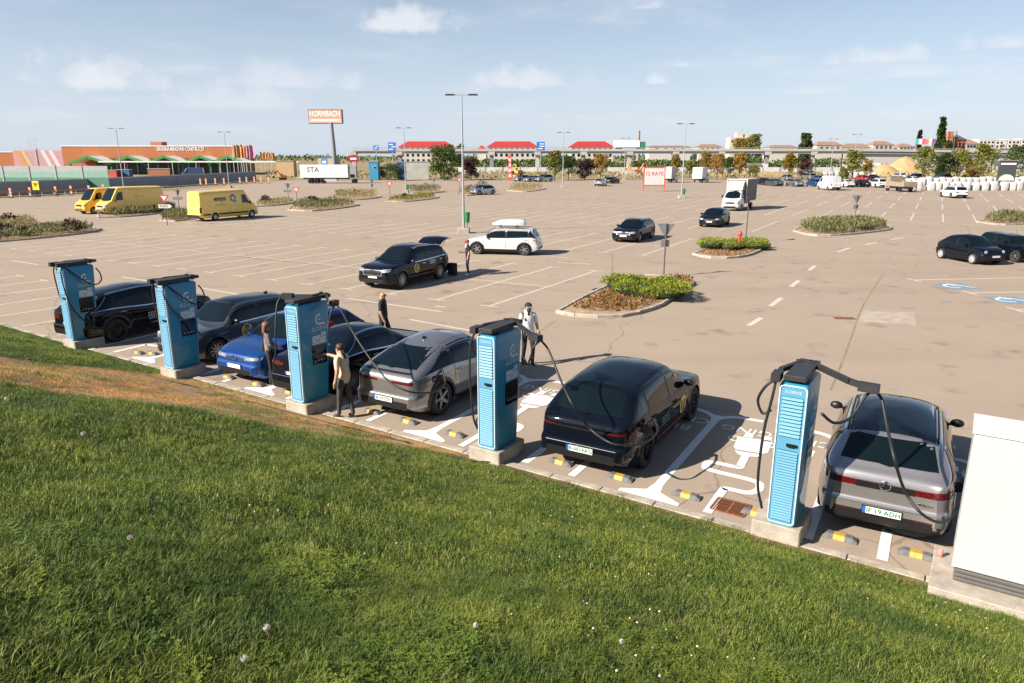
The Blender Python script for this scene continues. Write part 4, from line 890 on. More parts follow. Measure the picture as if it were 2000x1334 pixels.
c.side(4.0, 5.1, 1.40, 1.43, .012, 4, 2, -1, absz=True).build('side_print', M_BLACKTXT, t)
hV = R(240.5)
t, c = make_van('delivery_van', 'long pale yellow van behind the ragged planted strip', spot(0, (206, 421), 3.4, W2v*.8, hV), hV, P_YELLOW)
c.side(3.2, 4.3, 1.75, 1.78, .012, 4, 2, 1, absz=True).build('side_print', M_BLACKTXT, t)
t, c = make_van('delivery_van', 'deep yellow van with its nose beside the pale yellow van', spot(0, (185, 418), 6.0/2-.98, W2v, hV), hV, P_YELLOW2, L=6.0, H=2.6, wb=3.6)
# ---- box trucks
def make_truck(label, pos, heading, box_m, boxL=4.3, boxH=2.35, cabc=None, deflector=True, cat='truck', group=None, detail=True):
    L = 2.35+boxL; cabc = cabc or P_WHITE; t = thing('box_truck', label, cat, (*pos, 0), heading, group)
    c = Shell(L=2.5, W=2.02, H=2.25, hood=1.28, nose=1.08, wb=.62, wh=1.55, pk=2.0, tt=2.4, htt=2.2, td=2.46, htd=1.3, tail=1.2, belt=(1.0, 1.38, 1.38), wheelbase=6., fo=.95, r=.35, clr=.27, rr=.88, nx=10, mx=3)
    off = L/2-1.25
    def put(o): o.location.x += off; return o
    put(c.body(cabc).build('cab', [cabc, M_BLACKPL], t, 38)); put(c.topp(.68, 1.46, .82, .70, .006, 10, 9, .10).build('windscreen', M_GLASS, t, 40))
    for sg in (1, -1):
        put(c.side(1.12, 2.05, .02, lambda s: min(.64, .02+1.3*(s-1.05)), .006, 12, 4, sg).build('window', M_GLASS, t, 40)); put(c.end(sg*.56, sg*.92, .82, 1.08, False, .009, 6, 3).build('headlight', M_LAMP, t, 40))
        y = float(c.Y(1.1, 1.45)); q = MB().ell((0, sg*.2, .05), (.06, .10, .2), 0, 8, 6).build('mirror', M_BLACKPL, t, 60); q.location = Vector(c.pt(1.1, sg*y, 1.45)); put(q)
    put(c.end(-.5, .5, .76, .98, False, .01).build('grille', M_BLACKPL, t, 40)); put(c.end(-.78, .78, .34, .58, False, .010, 11, 4).build('front_bumper', M_BLACKPL, t, 40)); s = float(c.end_s(0, .62, False)); q = plate(t, c.pt(s-.03, 0, .66), (0, 1, 0), (0, 0, 1)); q.location.x += off
    b = MB(); x0 = L/2-2.45-boxL/2; b.box((x0, 0, .95+boxH/2), (boxL, 2.15, boxH)); b.build('cargo_box', box_m, t)
    f = MB()
    for sx in (-1, 1):
        for sy in (-1, 1): f.box((x0+sx*boxL/2, sy*1.075, .95+boxH/2), (.07, .07, boxH+.02))
    for sz in (0, 1):
        for sy in (-1, 1): f.box((x0, sy*1.075, .95+boxH*sz), (boxL-.07, .07, .07))
        for sx in (-1, 1): f.box((x0+sx*boxL/2, 0, .95+boxH*sz), (.07, 2.08, .07))
    f.build('box_frame', mat('pale alloy rail', (.5, .5, .5), .5), t)
    MB().box((x0+.3, 0, .72), (boxL+.9, .8, .3)).build('chassis', M_BLACKPL, t)
    if deflector:
        q = MB(); P = [[(L/2-dx_, y, z) for dx_, z in ((1.45, 2.18), (1.75, 2.7), (2.15, 3.05), (2.44, 3.12))] for y in np.linspace(-.85, .85, 7)]; q.grid(P, 0, False)
        for e, fl in ((0, 0), (-1, 1)): q.add(P[e]+[(L/2-2.44, P[e][0][1], 2.15)], [(0, 1, 2, 3, 4)]); 
        q.build('roof_deflector', cabc, t, 40)
    put_wheels(t, .35, [L/2-.95, x0-boxL*.22], 1.0, 'cap', M_ALLOY); return t
M_TARP = mat('grey brown tarpaulin', (.17, .15, .135), .7, var=.2, scale=2, bump=.4, bscale=6); M_TARP2 = mat('pale tarpaulin', (.42, .40, .37), .7, var=.15, scale=2)
make_truck('white box truck with roof deflector and dark tarpaulin sides', spot(0, (1447, 412), (2.35+4.3)/2-.95, 1.0, R(238)), R(238), [M_TARP][0])
make_truck('pale grey curtain-sided truck parked behind the red-framed banner', tuple(G(1309, 356)), R(62), M_TARP2, 3.9, 2.5, deflector=False)
make_truck('white box truck standing between young trees', tuple(G(1369, 356)), R(60), mat('white box panel', (.72, .72, .72), .5), 4.2, 2.4, deflector=False)
# ================================================================ CHARGERS
M_TEAL = mat('teal charger enamel', (.012, .21, .35), .38, .0, coat=.3, var=.05, scale=2); M_TEALF = mat('pale teal front', (.085, .26, .40), .42, 0, coat=.3, var=.05)
M_RIM = mat('pale blue rim', (.42, .55, .60), .4, var=.03); M_ARM = mat('charger arm black', (.03, .03, .032), .5, .2, var=.15); M_CABLE = mat('charging cable', (.014, .014, .015), .55, var=.2)
M_SCREEN = mat('dark screen glass', (.010, .012, .014), .08, coat=1, var=.3); M_PANEL = mat('pale notice panel', (.55, .58, .60), .5, var=.1, scale=20); M_GREYLOGO = mat('grey logo film', (.56, .63, .66), .5, var=.05)
CW, CD0, CD1, CZ0, CZ1 = .42, .74, .90, .28, 2.53              # width, depth at foot and head, foot and head height
def charger_meshes():
    m = {}
    b = MB(); N_ = 5
    rings = []
    for z, d in ((CZ0, CD0-.03), (CZ0+.03, CD0), (CZ1-.05, CD1), (CZ1, CD1-.05)):
        w = CW-(.05 if z in (CZ0, CZ1) else 0); rings.append([(x, y+d/2-CD1/2+(CD1-d)*.0-(.0), z) for x, y in rrect(w, d, .055, N_)])
    # keep the louvred front plumb: all rings share the same front line
    R2 = []
    for r in rings: y0 = min(p[1] for p in r); R2.append([(x, y-y0-CD1/2+(.0), z) for x, y, z in r])
    n = len(R2[0]); V = [p for r in R2 for p in r]; F = [(k*n+i, k*n+(i+1) % n, (k+1)*n+(i+1) % n, (k+1)*n+i) for k in range(3) for i in range(n)]+[tuple(range(n))[::-1], tuple(3*n+i for i in range(n))]
    b.add(V, F); m['body'] = b.mesh('body', M_TEAL, 45)
    yf = -CD1/2
    fr = MB(); out = rrect(CW-.03, CZ1-CZ0-.06, .06, 5); inn = rrect(CW-.065, CZ1-CZ0-.095, .045, 5); zc = (CZ0+CZ1)/2
    k = len(out)
    fr.add([(x, yf-.022, z+zc) for x, z in out]+[(x, yf-.022, z+zc) for x, z in inn]+[(x, yf+.02, z+zc) for x, z in out]+[(x, yf-.008, z+zc) for x, z in inn], [(i, (i+1) % k, k+(i+1) % k, k+i) for i in range(k)]+[(2*k+i, 2*k+(i+1) % k, (i+1) % k, i) for i in range(k)]+[(k+i, k+(i+1) % k, 3*k+(i+1) % k, 3*k+i) for i in range(k)])
    m['rim'] = fr.mesh('front_rim', M_RIM)
    fp = MB(); fp.add([(x, yf-.009, z+zc) for x, z in inn], [tuple(range(k))]); m['front'] = fp.mesh('front_panel', M_TEALF); fb2 = MB()
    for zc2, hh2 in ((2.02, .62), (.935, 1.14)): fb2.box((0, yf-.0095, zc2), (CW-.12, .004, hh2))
    m['back'] = fb2.mesh('louvre_gap_shade', mat('louvre shadow panel', (.02, .12, .18), .6))  # flat dark panel: shade of the gaps between slats put into its colour
    s = MB(); w = CW-.13; s.add([(-w/2, -.026, -.012), (w/2, -.026, -.012), (w/2, 0, .015), (-w/2, 0, .015), (-w/2, 0, -.012), (w/2, 0, -.012)], [(0, 1, 2, 3), (0, 4, 5, 1), (0, 3, 4), (1, 5, 2)]); m['slat'] = s.mesh('louvre_slat', M_TEALF)
    m['base'] = MB().prism(rrect(.72, .90, .02, 1, -.05, -.14), -.12, .28, 0, ch=.015).mesh('concrete_plinth', M_CONC)
    lid = MB(); P = [(-.15, -.56), (.15, -.56), (.15, .50), (-.15, .50)]; lid.prism(P, 0, .075, 0, ch=.01); m['lid'] = lid.mesh('arm_housing', M_ARM, 40)
    m['logo'] = None
    lg = MB(); P = [[(r_*math.cos(R(a)), r_*math.sin(R(a)), 0) for r_ in (.085, .135)] for a in np.linspace(75, 300, 16)]; lg.grid(P, 0, True); lg.lathe([(.001, 0), (.032, 0)], 12, 0, 'Z'); lg.box((.10, -.105, 0), (.09, .045, .001), 0, R(0)); m['logo'] = lg.mesh('logo_mark', M_GREYLOGO)
    m['txt'] = text_mesh('ELDRIVE', .13, M_GREYLOGO, .001); m['txt2'] = text_mesh('ELDRIVE', .062, M_RIM, .001)
    return m
CM = charger_meshes()
CHG = {}
def charger(key, corner_px, label, cables, dz=0.):
    """corner_px: the plinth's corner nearest to the grass and the next bay"""
    g = G(*corner_px); rz = KA; ex, ey = KX, KN
    o = g-ex*.31+ey*.59; t = thing('ev_charger', label, 'charger', (float(o[0]), float(o[1]), 0), rz, None)
    ob('concrete_plinth', CM['base'], t); bd = ob('body', CM['body'], t, (0, -.09, 0)); ob('front_panel', CM['front'], t, (0, -.09, 0)); ob('front_rim', CM['rim'], t, (0, -.09, 0))
    n1 = 14; yf = -CD1/2-.09-.0095
    ob('louvre_gap_shade', CM['back'], t, (0, -.09, 0))
    for i in range(11): ob('louvre_slat', CM['slat'], t, (0, yf-.002, 2.30-.056*i), None).scale = (1, 1, 1.25)
    for i in range(26): ob('louvre_slat', CM['slat'], t, (0, yf-.002, 1.475-.0432*i))
    MB().box((0, 0, 0), (.15, .03, .035)).box((-.02, -.018, 0), (.10, .012, .05)).build('door_handle', M_BLACKPL, t).location = (.05, yf-.012, 1.595)
    q = ob('front_lettering', CM['txt2'], t); plc(q, (0, yf-.0015, 2.40), (1, 0, 0), (0, 0, 1))
    ob('arm_housing', CM['lid'], t, (.0, -.02, CZ1+.05)); MB().box((0, 0, 0), (.2, .5, .06)).build('housing_foot', M_DARKGREY, t).location = (0, -.02, CZ1+.025)
    sx = CW/2+.0035
    for sg in (1, -1):
        E = (0, sg, 0)
        q = ob('logo_mark', CM['logo'], t); plc(q, (sg*sx, .05, 2.14), E, (0, 0, 1)); q = ob('side_lettering', CM['txt'], t); plc(q, (sg*sx, .04, 1.93), E, (0, 0, 1))
        a = MB().box((0, 0, 0), (.40, .20, .004)).box((.13, .13, 0), (.14, .06, .004)); rr_ = np.random.default_rng(3)
        q = a.build('notice_panel', M_PANEL, t); plc(q, (sg*(sx+.001), .0, 1.68), E, (0, 0, 1)); d_ = MB()
        for i in range(9): d_.box((-.16+.04*i, rr_.uniform(-.07, .07), .003), (rr_.uniform(.015, .045), rr_.uniform(.008, .03), .002))
        d_.build('notice_print', M_BLACKTXT, q)
        q = MB().prism(rrect(.42, .44, .02, 2), -.004, .006).build('screen', M_SCREEN, t); plc(q, (sg*(sx+.001), -.02, 1.33), E, (0, 0, 1))
        d_ = MB()
        for i in range(4): d_.box((-.13+.085*i, -.13, .0075), (.022, .022, .002))
        d_.build('screen_icon', M_WHITETXT, q)
        q = MB().box((0, 0, 0), (.045, .06, .004)).build('side_sticker', M_PANEL, t); plc(q, (sg*(sx+.001), .28, 1.50), E, (0, 0, 1))
    inv_ = Matrix.Translation((float(o[0]), float(o[1]), 0)) @ Matrix.Rotation(rz, 4, 'Z'); inv_ = inv_.inverted()
    CHG[key] = (t, inv_, o)
    return t
def charm(key, pts, w=.11, h=.075):
    """swing arm from the housing through the given world points, ending in a head block"""
    t, inv_, o = CHG[key]; P = [inv_ @ Vector(p) for p in pts]; b = MB()
    for a, c in zip(P[:-1], P[1:]): b.beam(a, c, w, h)
    b.lathe([(.05, -.07), (.05, .05)], 12, 0, 'Z', P[0]); b.build('swing_arm', M_ARM, t)
    q = MB().box((0, 0, 0), (.26, .13, .12)); q = q.build('arm_head', M_ARM, t); d = (P[-1]-P[-2]); q.location = P[-1]; q.rotation_euler = (0, 0, math.atan2(d.y, d.x)); return t
def charcable(key, pts, r=.019, name='cable'):
    t, inv_, o = CHG[key]; P = catmull([inv_ @ Vector(p) for p in pts], 8); return MB().tube(P, r, 8).build(name, M_CABLE, t, 60)
def plug(key, pt, d):
    t, inv_, o = CHG[key]; p = inv_ @ Vector(pt); d = (inv_.to_3x3() @ Vector(d)).normalized(); MB().tube([p, p+d*.08, p+d*.13, p+d*.2], [.03, .036, .024, .02], 8).build('plug', M_BLACKPL, t, 60)
charger(1, (148, 686), 'teal charger with both cables hung up beside the black crossover', None)
charger(2, (345, 745), 'teal charger whose cable crosses its screen to the grey hatchback', None)
charger(3, (600, 815), 'teal charger being operated by the man in the beige shirt', None)
charger(4, (975, 913), 'teal charger between the grey coupe SUV and the black SUV', None)
charger(5, (1560, 1072), 'teal charger beside the silver-mauve SUV with its arm swung out', None)
def hang(key, sg, loop, ys=.0):
    """local helper: world point from charger-local coordinates"""
def LW(key, x, y, z):
    t, inv_, o = CHG[key]; r = KX*x+KN*y+np.array([o[0], o[1]]); return (float(r[0]), float(r[1]), z)
# stowed arms of the first two chargers
for k in (1, 2):
    charm(k, [LW(k, .12, .30, 2.63), LW(k, .20, -.2, 2.63), LW(k, .15, -.55, 2.60)], .07, .07); charm(k, [LW(k, -.12, .30, 2.63), LW(k, -.25, -.2, 2.63), LW(k, -.24, -.56, 2.60)], .07, .07)
    charcable(k, [LW(k, .19, -.50, 2.56), LW(k, .27, -.30, 2.33), LW(k, .33, .05, 2.0), LW(k, .35, .3, 1.93), LW(k, .32, .46, 2.05), LW(k, .26, .47, 2.25), LW(k, .20, .40, 2.40)])
    charcable(k, [LW(k, -.24, -.56, 2.56), LW(k, -.36, -.55, 2.3), LW(k, -.37, -.5, 1.7), LW(k, -.33, -.4, 1.0), LW(k, -.27, -.2, .7)])
charcable(1, [LW(1, .17, -.52, 2.56), LW(1, .18, -.60, 2.35), LW(1, .24, -.57, 1.7), LW(1, .30, -.42, 1.2), LW(1, .34, -.1, .75), LW(1, .36, .2, .55), LW(1, .5, .45, .50), LW(1, .95, .75, .55), LW(1, 1.0, .95, .85)])
charcable(2, [LW(2, .17, -.52, 2.56), LW(2, .22, -.60, 2.3), LW(2, .28, -.45, 1.9), LW(2, .36, .0, 1.35), LW(2, .6, .3, .95), LW(2, 1.0, .55, .72), LW(2, 1.35, .9, .75)])
# third charger: arms out both ways
charm(3, [LW(3, -.08, .40, 2.63), (G3(612, 578, 2.66)), (G3(562, 578, 2.64))], .06, .07); charm(3, [LW(3, .08, .42, 2.62), G3(640, 590, 2.58), G3(651, 592, 2.52)], .06, .07)
a3 = G3(548, 580, 2.60); charcable(3, [a3, D(541, 596, a3[1]-.1), D(538, 640, a3[1]-.25), D(538, 690, a3[1]-.3), D(534, 712, a3[1]-.2), D(545, 722, a3[1]-.05)])
b3 = G3(656, 594, 2.50); b3y = b3[1]; car5p = C5.matrix_local if False else None
charcable(3, [b3, D(666, 606, b3y-.15), D(690, 650, b3y-.9), D(725, 703, b3y-1.4), D(760, 745, 13.9), D(800, 765, 13.75), D(845, 766, 14.1), D(869, 750, 14.6), D(864, 722, 14.95)])
charcable(3, [b3, D(648, 606, b3y-.05), D(643, 625, b3y-.1), D(643, 643, b3y-.1)])
plug(3, D(864, 722, 15.0), (-.5, -.8, -.3))
# fourth charger: arm towards the black SUV, the cable sags to its charge port
charm(4, [LW(4, .05, .36, 2.62), G3(1030, 648, 2.60), G3(1046, 659, 2.54)], .06, .07); charm(4, [LW(4, -.12, .30, 2.62), LW(4, -.26, -.2, 2.62), LW(4, -.25, -.50, 2.60)], .07, .07)
h4 = G3(1056, 664, 2.48); y4 = h4[1]
charcable(4, [h4, D(1072, 685, y4-.1), D(1092, 735, y4-.45), D(1118, 790, y4-1.0), D(1150, 835, 11.75), D(1190, 864, 11.35), D(1228, 870, 11.35), D(1262, 864, 11.65), D(1284, 843, 12.0), D(1279, 818, 12.35)], .02)
charcable(4, [h4, D(1043, 677, y4-.05), D(1037, 695, y4), D(1030, 712, y4), D(1024, 700, y4-.1), LW(4, .30, .40, 1.75)], .02)
charcable(4, [LW(4, -.25, -.54, 2.56), LW(4, -.33, -.58, 2.3), LW(4, -.37, -.56, 1.7), LW(4, -.34, -.52, .9), LW(4, -.29, -.45, .6)])
plug(4, D(1279, 818, 12.4), (-.4, -.7, -.5))
# fifth charger: arm over the silver-mauve SUV
charm(5, [LW(5, .06, .36, 2.62), G3(1660, 745, 2.64), G3(1697, 757, 2.60)], .07, .08); charm(5, [LW(5, -.12, .30, 2.62), LW(5, -.27, -.2, 2.62), LW(5, -.26, -.50, 2.60)], .07, .07)
h5 = G3(1706, 762, 2.55); y5 = h5[1]
charcable(5, [h5, D(1722, 780, y5-.05), D(1732, 830, y5-.3), D(1748, 900, y5-.75), D(1768, 960, 8.95), D(1800, 1003, 8.75), D(1838, 1020, 8.9), D(1868, 1000, 9.3), D(1886, 960, 9.85), D(1880, 938, 10.1)], .021)
charcable(5, [h5, D(1690, 775, y5), D(1662, 815, y5-.1), D(1630, 826, y5-.2), D(1605, 808, y5-.3)], .021)
charcable(5, [LW(5, -.26, -.52, 2.56), LW(5, -.40, -.54, 2.42), LW(5, -.50, -.50, 2.18), LW(5, -.42, -.48, 1.98), LW(5, -.30, -.47, 2.05)], .021); charcable(5, [LW(5, -.26, -.54, 2.56), LW(5, -.28, -.58, 2.3), LW(5, -.36, -.57, 1.7), LW(5, -.38, -.55, .9), LW(5, -.30, -.48, .45)], .021)
plug(5, D(1880, 938, 10.15), (-.3, -.8, -.3))
# loose cables on the ground beside the plinths
def floor_cable(label, pts, r=.014):
    P = []
    for u, v in pts:
        p, q = on_bank(u, v); x, y = bank_xy(p, q); z = float(bank_z(p, max(q, 0))) if q > 0 else .05; P.append((float(x), float(y), z+.03))
    tag(MB().tube(catmull(P, 6), r, 6).build('loose_cable', M_CABLE, None, 60), label, 'cable')
floor_cable('thin dark cable trailing over the lawn from a charger plinth', [(920, 905), (960, 907), (1000, 917), (1030, 932), (1048, 942)])
floor_cable('long dark cable lying over the dry bank past the chargers', [(212, 700), (232, 712), (300, 738), (400, 762), (470, 782), (560, 806), (640, 828), (720, 848), (800, 868)], .016)
# ---------------------------------------------------------------- wheel stops
def stop_mesh():
    b = MB(); L = .50; P = [(-L/2, .085, .0), (-L/2+.07, .06, .10), (L/2-.07, .06, .10), (L/2, .085, .0)]
    def ring(x, e): return [(x, -.085, 0), (x, -.055, e), (x, .055, e), (x, .085, 0)]
    xs = [(-L/2, .02), (-L/2+.07, .075), (-.09, .075), (.07, .075), (L/2-.07, .075), (L/2, .02)]
    rr_ = [ring(x, e) for x, e in xs]
    for i in range(5): b.grid(rr_[i:i+2], 1 if i == 2 else 0, False)
    b.add(rr_[0], [(0, 1, 2, 3)]); b.add(rr_[-1], [(3, 2, 1, 0)]); return b.mesh('wheel_stop', [mat('rubber stop', (.11, .11, .115), .8, var=.3, scale=10, bump=.3), mat('yellow reflector', (.42, .27, .045), .5, var=.2, scale=15)])
SM = stop_mesh()
stops = [((270, 690), 'wheel stop beside the black crossover with black wheels'), ((298, 692), 'wheel stop between the black crossover and the grey hatchback'), ((445, 738), 'wheel stop under the nose of the bright blue car'), ((502, 752), 'wheel stop behind the long-haired person'), ((566, 768), 'wheel stop at the plinth where the beige-shirted man stands'), ((727, 806), 'wheel stop in the grey coupe SUV shade'), ((797, 825), 'wheel stop behind the grey coupe SUV in sunlight'), ((888, 850), 'wheel stop in the empty bay next to the grey coupe SUV'), ((1095, 905), 'wheel stop in charger shade at the glossy black SUV'), ((1211, 935), 'wheel stop right behind the glossy black SUV'), ((1341, 970), 'wheel stop between the painted bay line and plug cable'), ((1478, 1006), 'wheel stop next to the rusty drain grate'), ((1640, 1052), 'wheel stop behind the silver-mauve SUV in shade'), ((1790, 1086), 'wheel stop by the white cabinet plinth')]
for px, lb in stops:
    o = ob('wheel_stop', SM, None, (*map(float, G(*px)), 0.005), KA+R(1)); tag(o, 'black rubber '+lb, 'wheel stop', 'rubber wheel stops along the kerb')
# ---------------------------------------------------------------- white cabinet on the right
g = G(1858, 1105, .42); fx = float(KX@g); fb = float(KN@g)
cb = thing('electrical_cabinet', 'large plain white electrical cabinet on a concrete plinth at the kerb', 'cabinet', (float(g[0]), float(g[1]), 0), KA)
CBW, CBD = 3.0, .75
MB().prism([(0, 0), (CBW, 0), (CBW, CBD), (0, CBD)], .42, 2.31, 0, ch=.02).build('housing', mat('white cabinet enamel', (.44, .44, .435), .4, var=.04, scale=1), cb)
MB().box((CBW/2, CBD/2, .31), (CBW-.08, CBD-.1, .22)).build('base_frame', mat('grey louvre steel', (.20, .20, .19), .5, .5), cb)
for i in range(3): MB().box((CBW/2, .025, .245+.06*i), (CBW-.1, .03, .035), 0, rot=Euler((R(25), 0, 0)).to_matrix()).build('base_slat', mat('grey louvre steel', (.20, .20, .19)), cb)
MB().prism([(-.22, -.30), (CBW+.2, -.30), (CBW+.2, CBD+.2), (-.22, CBD+.2)], -.2, .20, 0, ch=.012).build('plinth', M_CONC, cb)
MB().prism([(-.02, -.02), (CBW+.02, -.02), (CBW+.02, CBD+.02), (-.02, CBD+.02)], 2.313, 2.34, 0, ch=.008).build('roof_cap', M_WHITEPAINT, cb)
cp = G(1836, 1087, .20); can = thing('drink_can', 'red drink can left standing on the cabinet plinth', 'can', (float(cp[0]), float(cp[1]), .20))
MB().lathe([(.001, 0), (.025, 0), (.033, .01), (.033, .105), (.027, .12), (.001, .118)], 16, 0).build('can_body', mat('red can', (.62, .03, .03), .25, .3, var=.1, scale=30, col2=(.7, .55, .5)), can, 40)
# ================================================================ PEOPLE
SKIN = mat('skin', (.46, .26, .17), .55, var=.08); 
def person(label, pos, heading, J, cloth, hair=None, H=1.78, extras=None):
    """J overrides joints of the default stance (x forward, y left, metres for a 1.78 m figure)"""
    k = H/1.78
    j = dict(pelvis=(0, 0, .98), waist=(0, 0, 1.10), chest=(0, 0, 1.30), top=(-.01, 0, 1.43), neck=(-.005, 0, 1.52), head=(.015, 0, 1.62), crown=(.01, 0, 1.72), chin=(.055, 0, 1.575),
             shl=(0, .175, 1.43), ell=(-.03, .235, 1.15), wrl=(.05, .25, .91), pal=(.07, .25, .84), shr=(0, -.175, 1.43), elr=(-.03, -.235, 1.15), wrr=(.05, -.25, .91), par=(.07, -.25, .84),
             hil=(0, .09, .93), knl=(.02, .10, .51), anl=(-.02, .105, .09), tol=(.15, .12, .035), hir=(0, -.09, .93), knr=(.02, -.10, .51), anr=(-.02, -.105, .09), tor=(.15, -.12, .035)); j.update(J)
    rad = dict(pelvis=.145, waist=.135, chest=.15, top=.10, neck=.058, head=.088, crown=.066, chin=.05, shl=.072, shr=.072, ell=.050, elr=.050, wrl=.031, wrr=.031, pal=.036, par=.036, hil=.095, hir=.095, knl=.066, knr=.066, anl=.048, anr=.048, tol=.036, tor=.036); rad.update(cloth.get('rad', {}))
    E = [('pelvis', 'waist'), ('waist', 'chest'), ('chest', 'top'), ('top', 'neck'), ('neck', 'head'), ('head', 'crown'), ('head', 'chin'), ('top', 'shl'), ('shl', 'ell'), ('ell', 'wrl'), ('wrl', 'pal'), ('top', 'shr'), ('shr', 'elr'), ('elr', 'wrr'), ('wrr', 'par'), ('pelvis', 'hil'), ('hil', 'knl'), ('knl', 'anl'), ('anl', 'tol'), ('pelvis', 'hir'), ('hir', 'knr'), ('knr', 'anr'), ('anr', 'tor')]
    for sd in ('l', 'r'):                                       # five fingers on each palm
        w, p = Vector(j['wr'+sd]), Vector(j['pa'+sd]); d = (p-w).normalized(); sy = Vector((0, 0, 1)).cross(d)
        if sy.length < .2: sy = Vector((1, 0, 0))
        sy.normalize(); nz_ = d.cross(sy)
        for i, (o_, ln) in enumerate(((-.03, .065), (-.011, .082), (.009, .086), (.028, .075))):
            a, b_ = f'f{i}a{sd}', f'f{i}b{sd}'; j[a] = tuple(p+sy*o_+d*ln*.55); j[b_] = tuple(p+sy*o_*1.1+d*ln-nz_*.02); rad[a] = .0095; rad[b_] = .008; E += [('pa'+sd, a), (a, b_)]
        th = f'th{sd}'; j[th] = tuple(w+(p-w)*.6+sy*.05*(1)+d*.02); rad[th] = .011; E.append(('wr'+sd, th))
    names = list(j); ix = {n: i for i, n in enumerate(names)}
    me = bpy.data.meshes.new('body'); me.from_pydata([tuple(q*k for q in j[n]) for n in names], [(ix[a], ix[b_]) for a, b_ in E], [])
    o = bpy.data.objects.new('body_skin', me); COL.objects.link(o); o.modifiers.new('skin', 'SKIN'); sd_ = o.modifiers.new('sub', 'SUBSURF'); sd_.levels = 2; sd_.render_levels = 2
    for i, n in enumerate(names): v = me.skin_vertices[0].data[i]; v.radius = (rad[n]*k*(.80 if n in ('pelvis', 'waist', 'chest') else 1), rad[n]*k*(1.12 if n in ('pelvis', 'waist', 'chest') else 1)); v.use_root = (n == 'pelvis')
    dg = bpy.context.evaluated_depsgraph_get(); dg.update(); bm_ = bpy.data.meshes.new_from_object(o.evaluated_get(dg)); bpy.data.objects.remove(o)
    # which garment covers each face: nearest limb
    mats = [SKIN, cloth['shirt'], cloth['legs'], cloth['shoes']]; bm_.materials.clear(); [bm_.materials.append(q) for q in mats]
    grp = {}
    for a, b_ in E:
        if b_[0] == 'f' or b_[:2] == 'th' or b_[:2] == 'pa': grp[(a, b_)] = lambda t: 0
        elif b_ in ('head', 'crown', 'chin'): grp[(a, b_)] = lambda t: 0
        elif b_ == 'neck': grp[(a, b_)] = lambda t: 1 if t < .35 else 0
        elif b_[:2] == 'el': grp[(a, b_)] = lambda t, s=cloth.get('sleeve', .75): 1 if t < s else 0
        elif b_[:2] == 'wr': grp[(a, b_)] = lambda t, s=cloth.get('sleeve', .75): 1 if s > 1 else 0
        elif b_[:2] in ('hi', 'kn', 'an'): grp[(a, b_)] = lambda t: 2
        elif b_[:2] == 'to': grp[(a, b_)] = lambda t: 3
        elif b_ == 'waist': grp[(a, b_)] = lambda t, w=cloth.get('hem', -.1): 1 if t > w else 2
        else: grp[(a, b_)] = lambda t: 1
    C = np.array([q.center[:] for q in bm_.polygons]); best = np.full(len(C), 9.); mi = np.zeros(len(C), int)
    for (a, b_), fn in grp.items():
        A = np.array(j[a])*k; B = np.array(j[b_])*k; AB = B-A; t = np.clip(((C-A)@AB)/(AB@AB), 0, 1); d = np.linalg.norm(C-(A+t[:, None]*AB), axis=1)/((rad[a]*(1-t)+rad[b_]*t)*k)
        val = np.array([fn(q) for q in t]); up = d < best; best = np.where(up, d, best); mi = np.where(up, val, mi)
    zc_ = C[:, 2]/k; mi = np.where((zc_ < .085) & (mi == 2), 3, mi)
    bm_.polygons.foreach_set('material_index', mi.astype(np.int32)); bm_.polygons.foreach_set('use_smooth', [True]*len(C))
    t = thing('person', label, 'person', (float(pos[0]), float(pos[1]), 0), heading); bd = ob('body', bm_, t); bd.name = 'body'
    hx, hy, hz_ = [q*k for q in j['head']]
    f = MB(); f.ell((hx+.092*k, hy, hz_-.005), (.022, .014, .024), 0, 8, 6); 
    f.build('nose', SKIN, t, 60)
    for sg in (1, -1): MB().ell((hx-.005, hy+sg*.088*k, hz_), (.018, .010, .03), 0, 8, 6).build('ear', SKIN, t, 60); MB().ell((hx+.078*k, hy+sg*.033*k, hz_+.02), (.012, .014, .009), 0, 8, 5).build('eye', M_BLACKTXT, t)
    MB().ell((hx+.082*k, hy, hz_-.055*k), (.012, .026, .006), 0, 8, 5).build('mouth', mat('lip', (.33, .12, .10), .5), t)
    if hair:
        kind, hm = hair; q = MB()
        if kind == 'short':
            q.ell((hx-.022, hy, hz_+.048*k), (.105*k, .098*k, .088*k), 0, 14, 9)
        elif kind == 'long':
            q.ell((hx-.028, hy, hz_+.038*k), (.112*k, .106*k, .102*k), 0, 14, 9)
            for a in np.linspace(-1.25, 1.25, 13): q.tube([(hx-.06-.03*math.cos(a), hy+.085*math.sin(a), hz_+.05), (hx-.075-.035*math.cos(a), hy+.11*math.sin(a), hz_-.10), (hx-.06-.04*math.cos(a), hy+.12*math.sin(a), hz_-.24+.03*math.cos(5*a))], [.035, .035, .012], 6)
        elif kind == 'curly':
            r_ = np.random.default_rng(5)
            for i in range(60): d = r_.normal(size=3); d /= np.linalg.norm(d); q.ell((hx-.03+d[0]*.10, hy+d[1]*.115, hz_+.05+abs(d[2])*.10-.06*(d[2] < 0)), (.032, .032, .032), 0, 6, 4)
        q.build('hair', hm, t, 60)
    if extras: extras(t, j, k, (hx, hy, hz_))
    return t
def beard(t, h, m): MB().ell((h[0]+.035, h[1], h[2]-.065), (.050, .062, .040), 0, 12, 8).build('beard', m, t, 60)
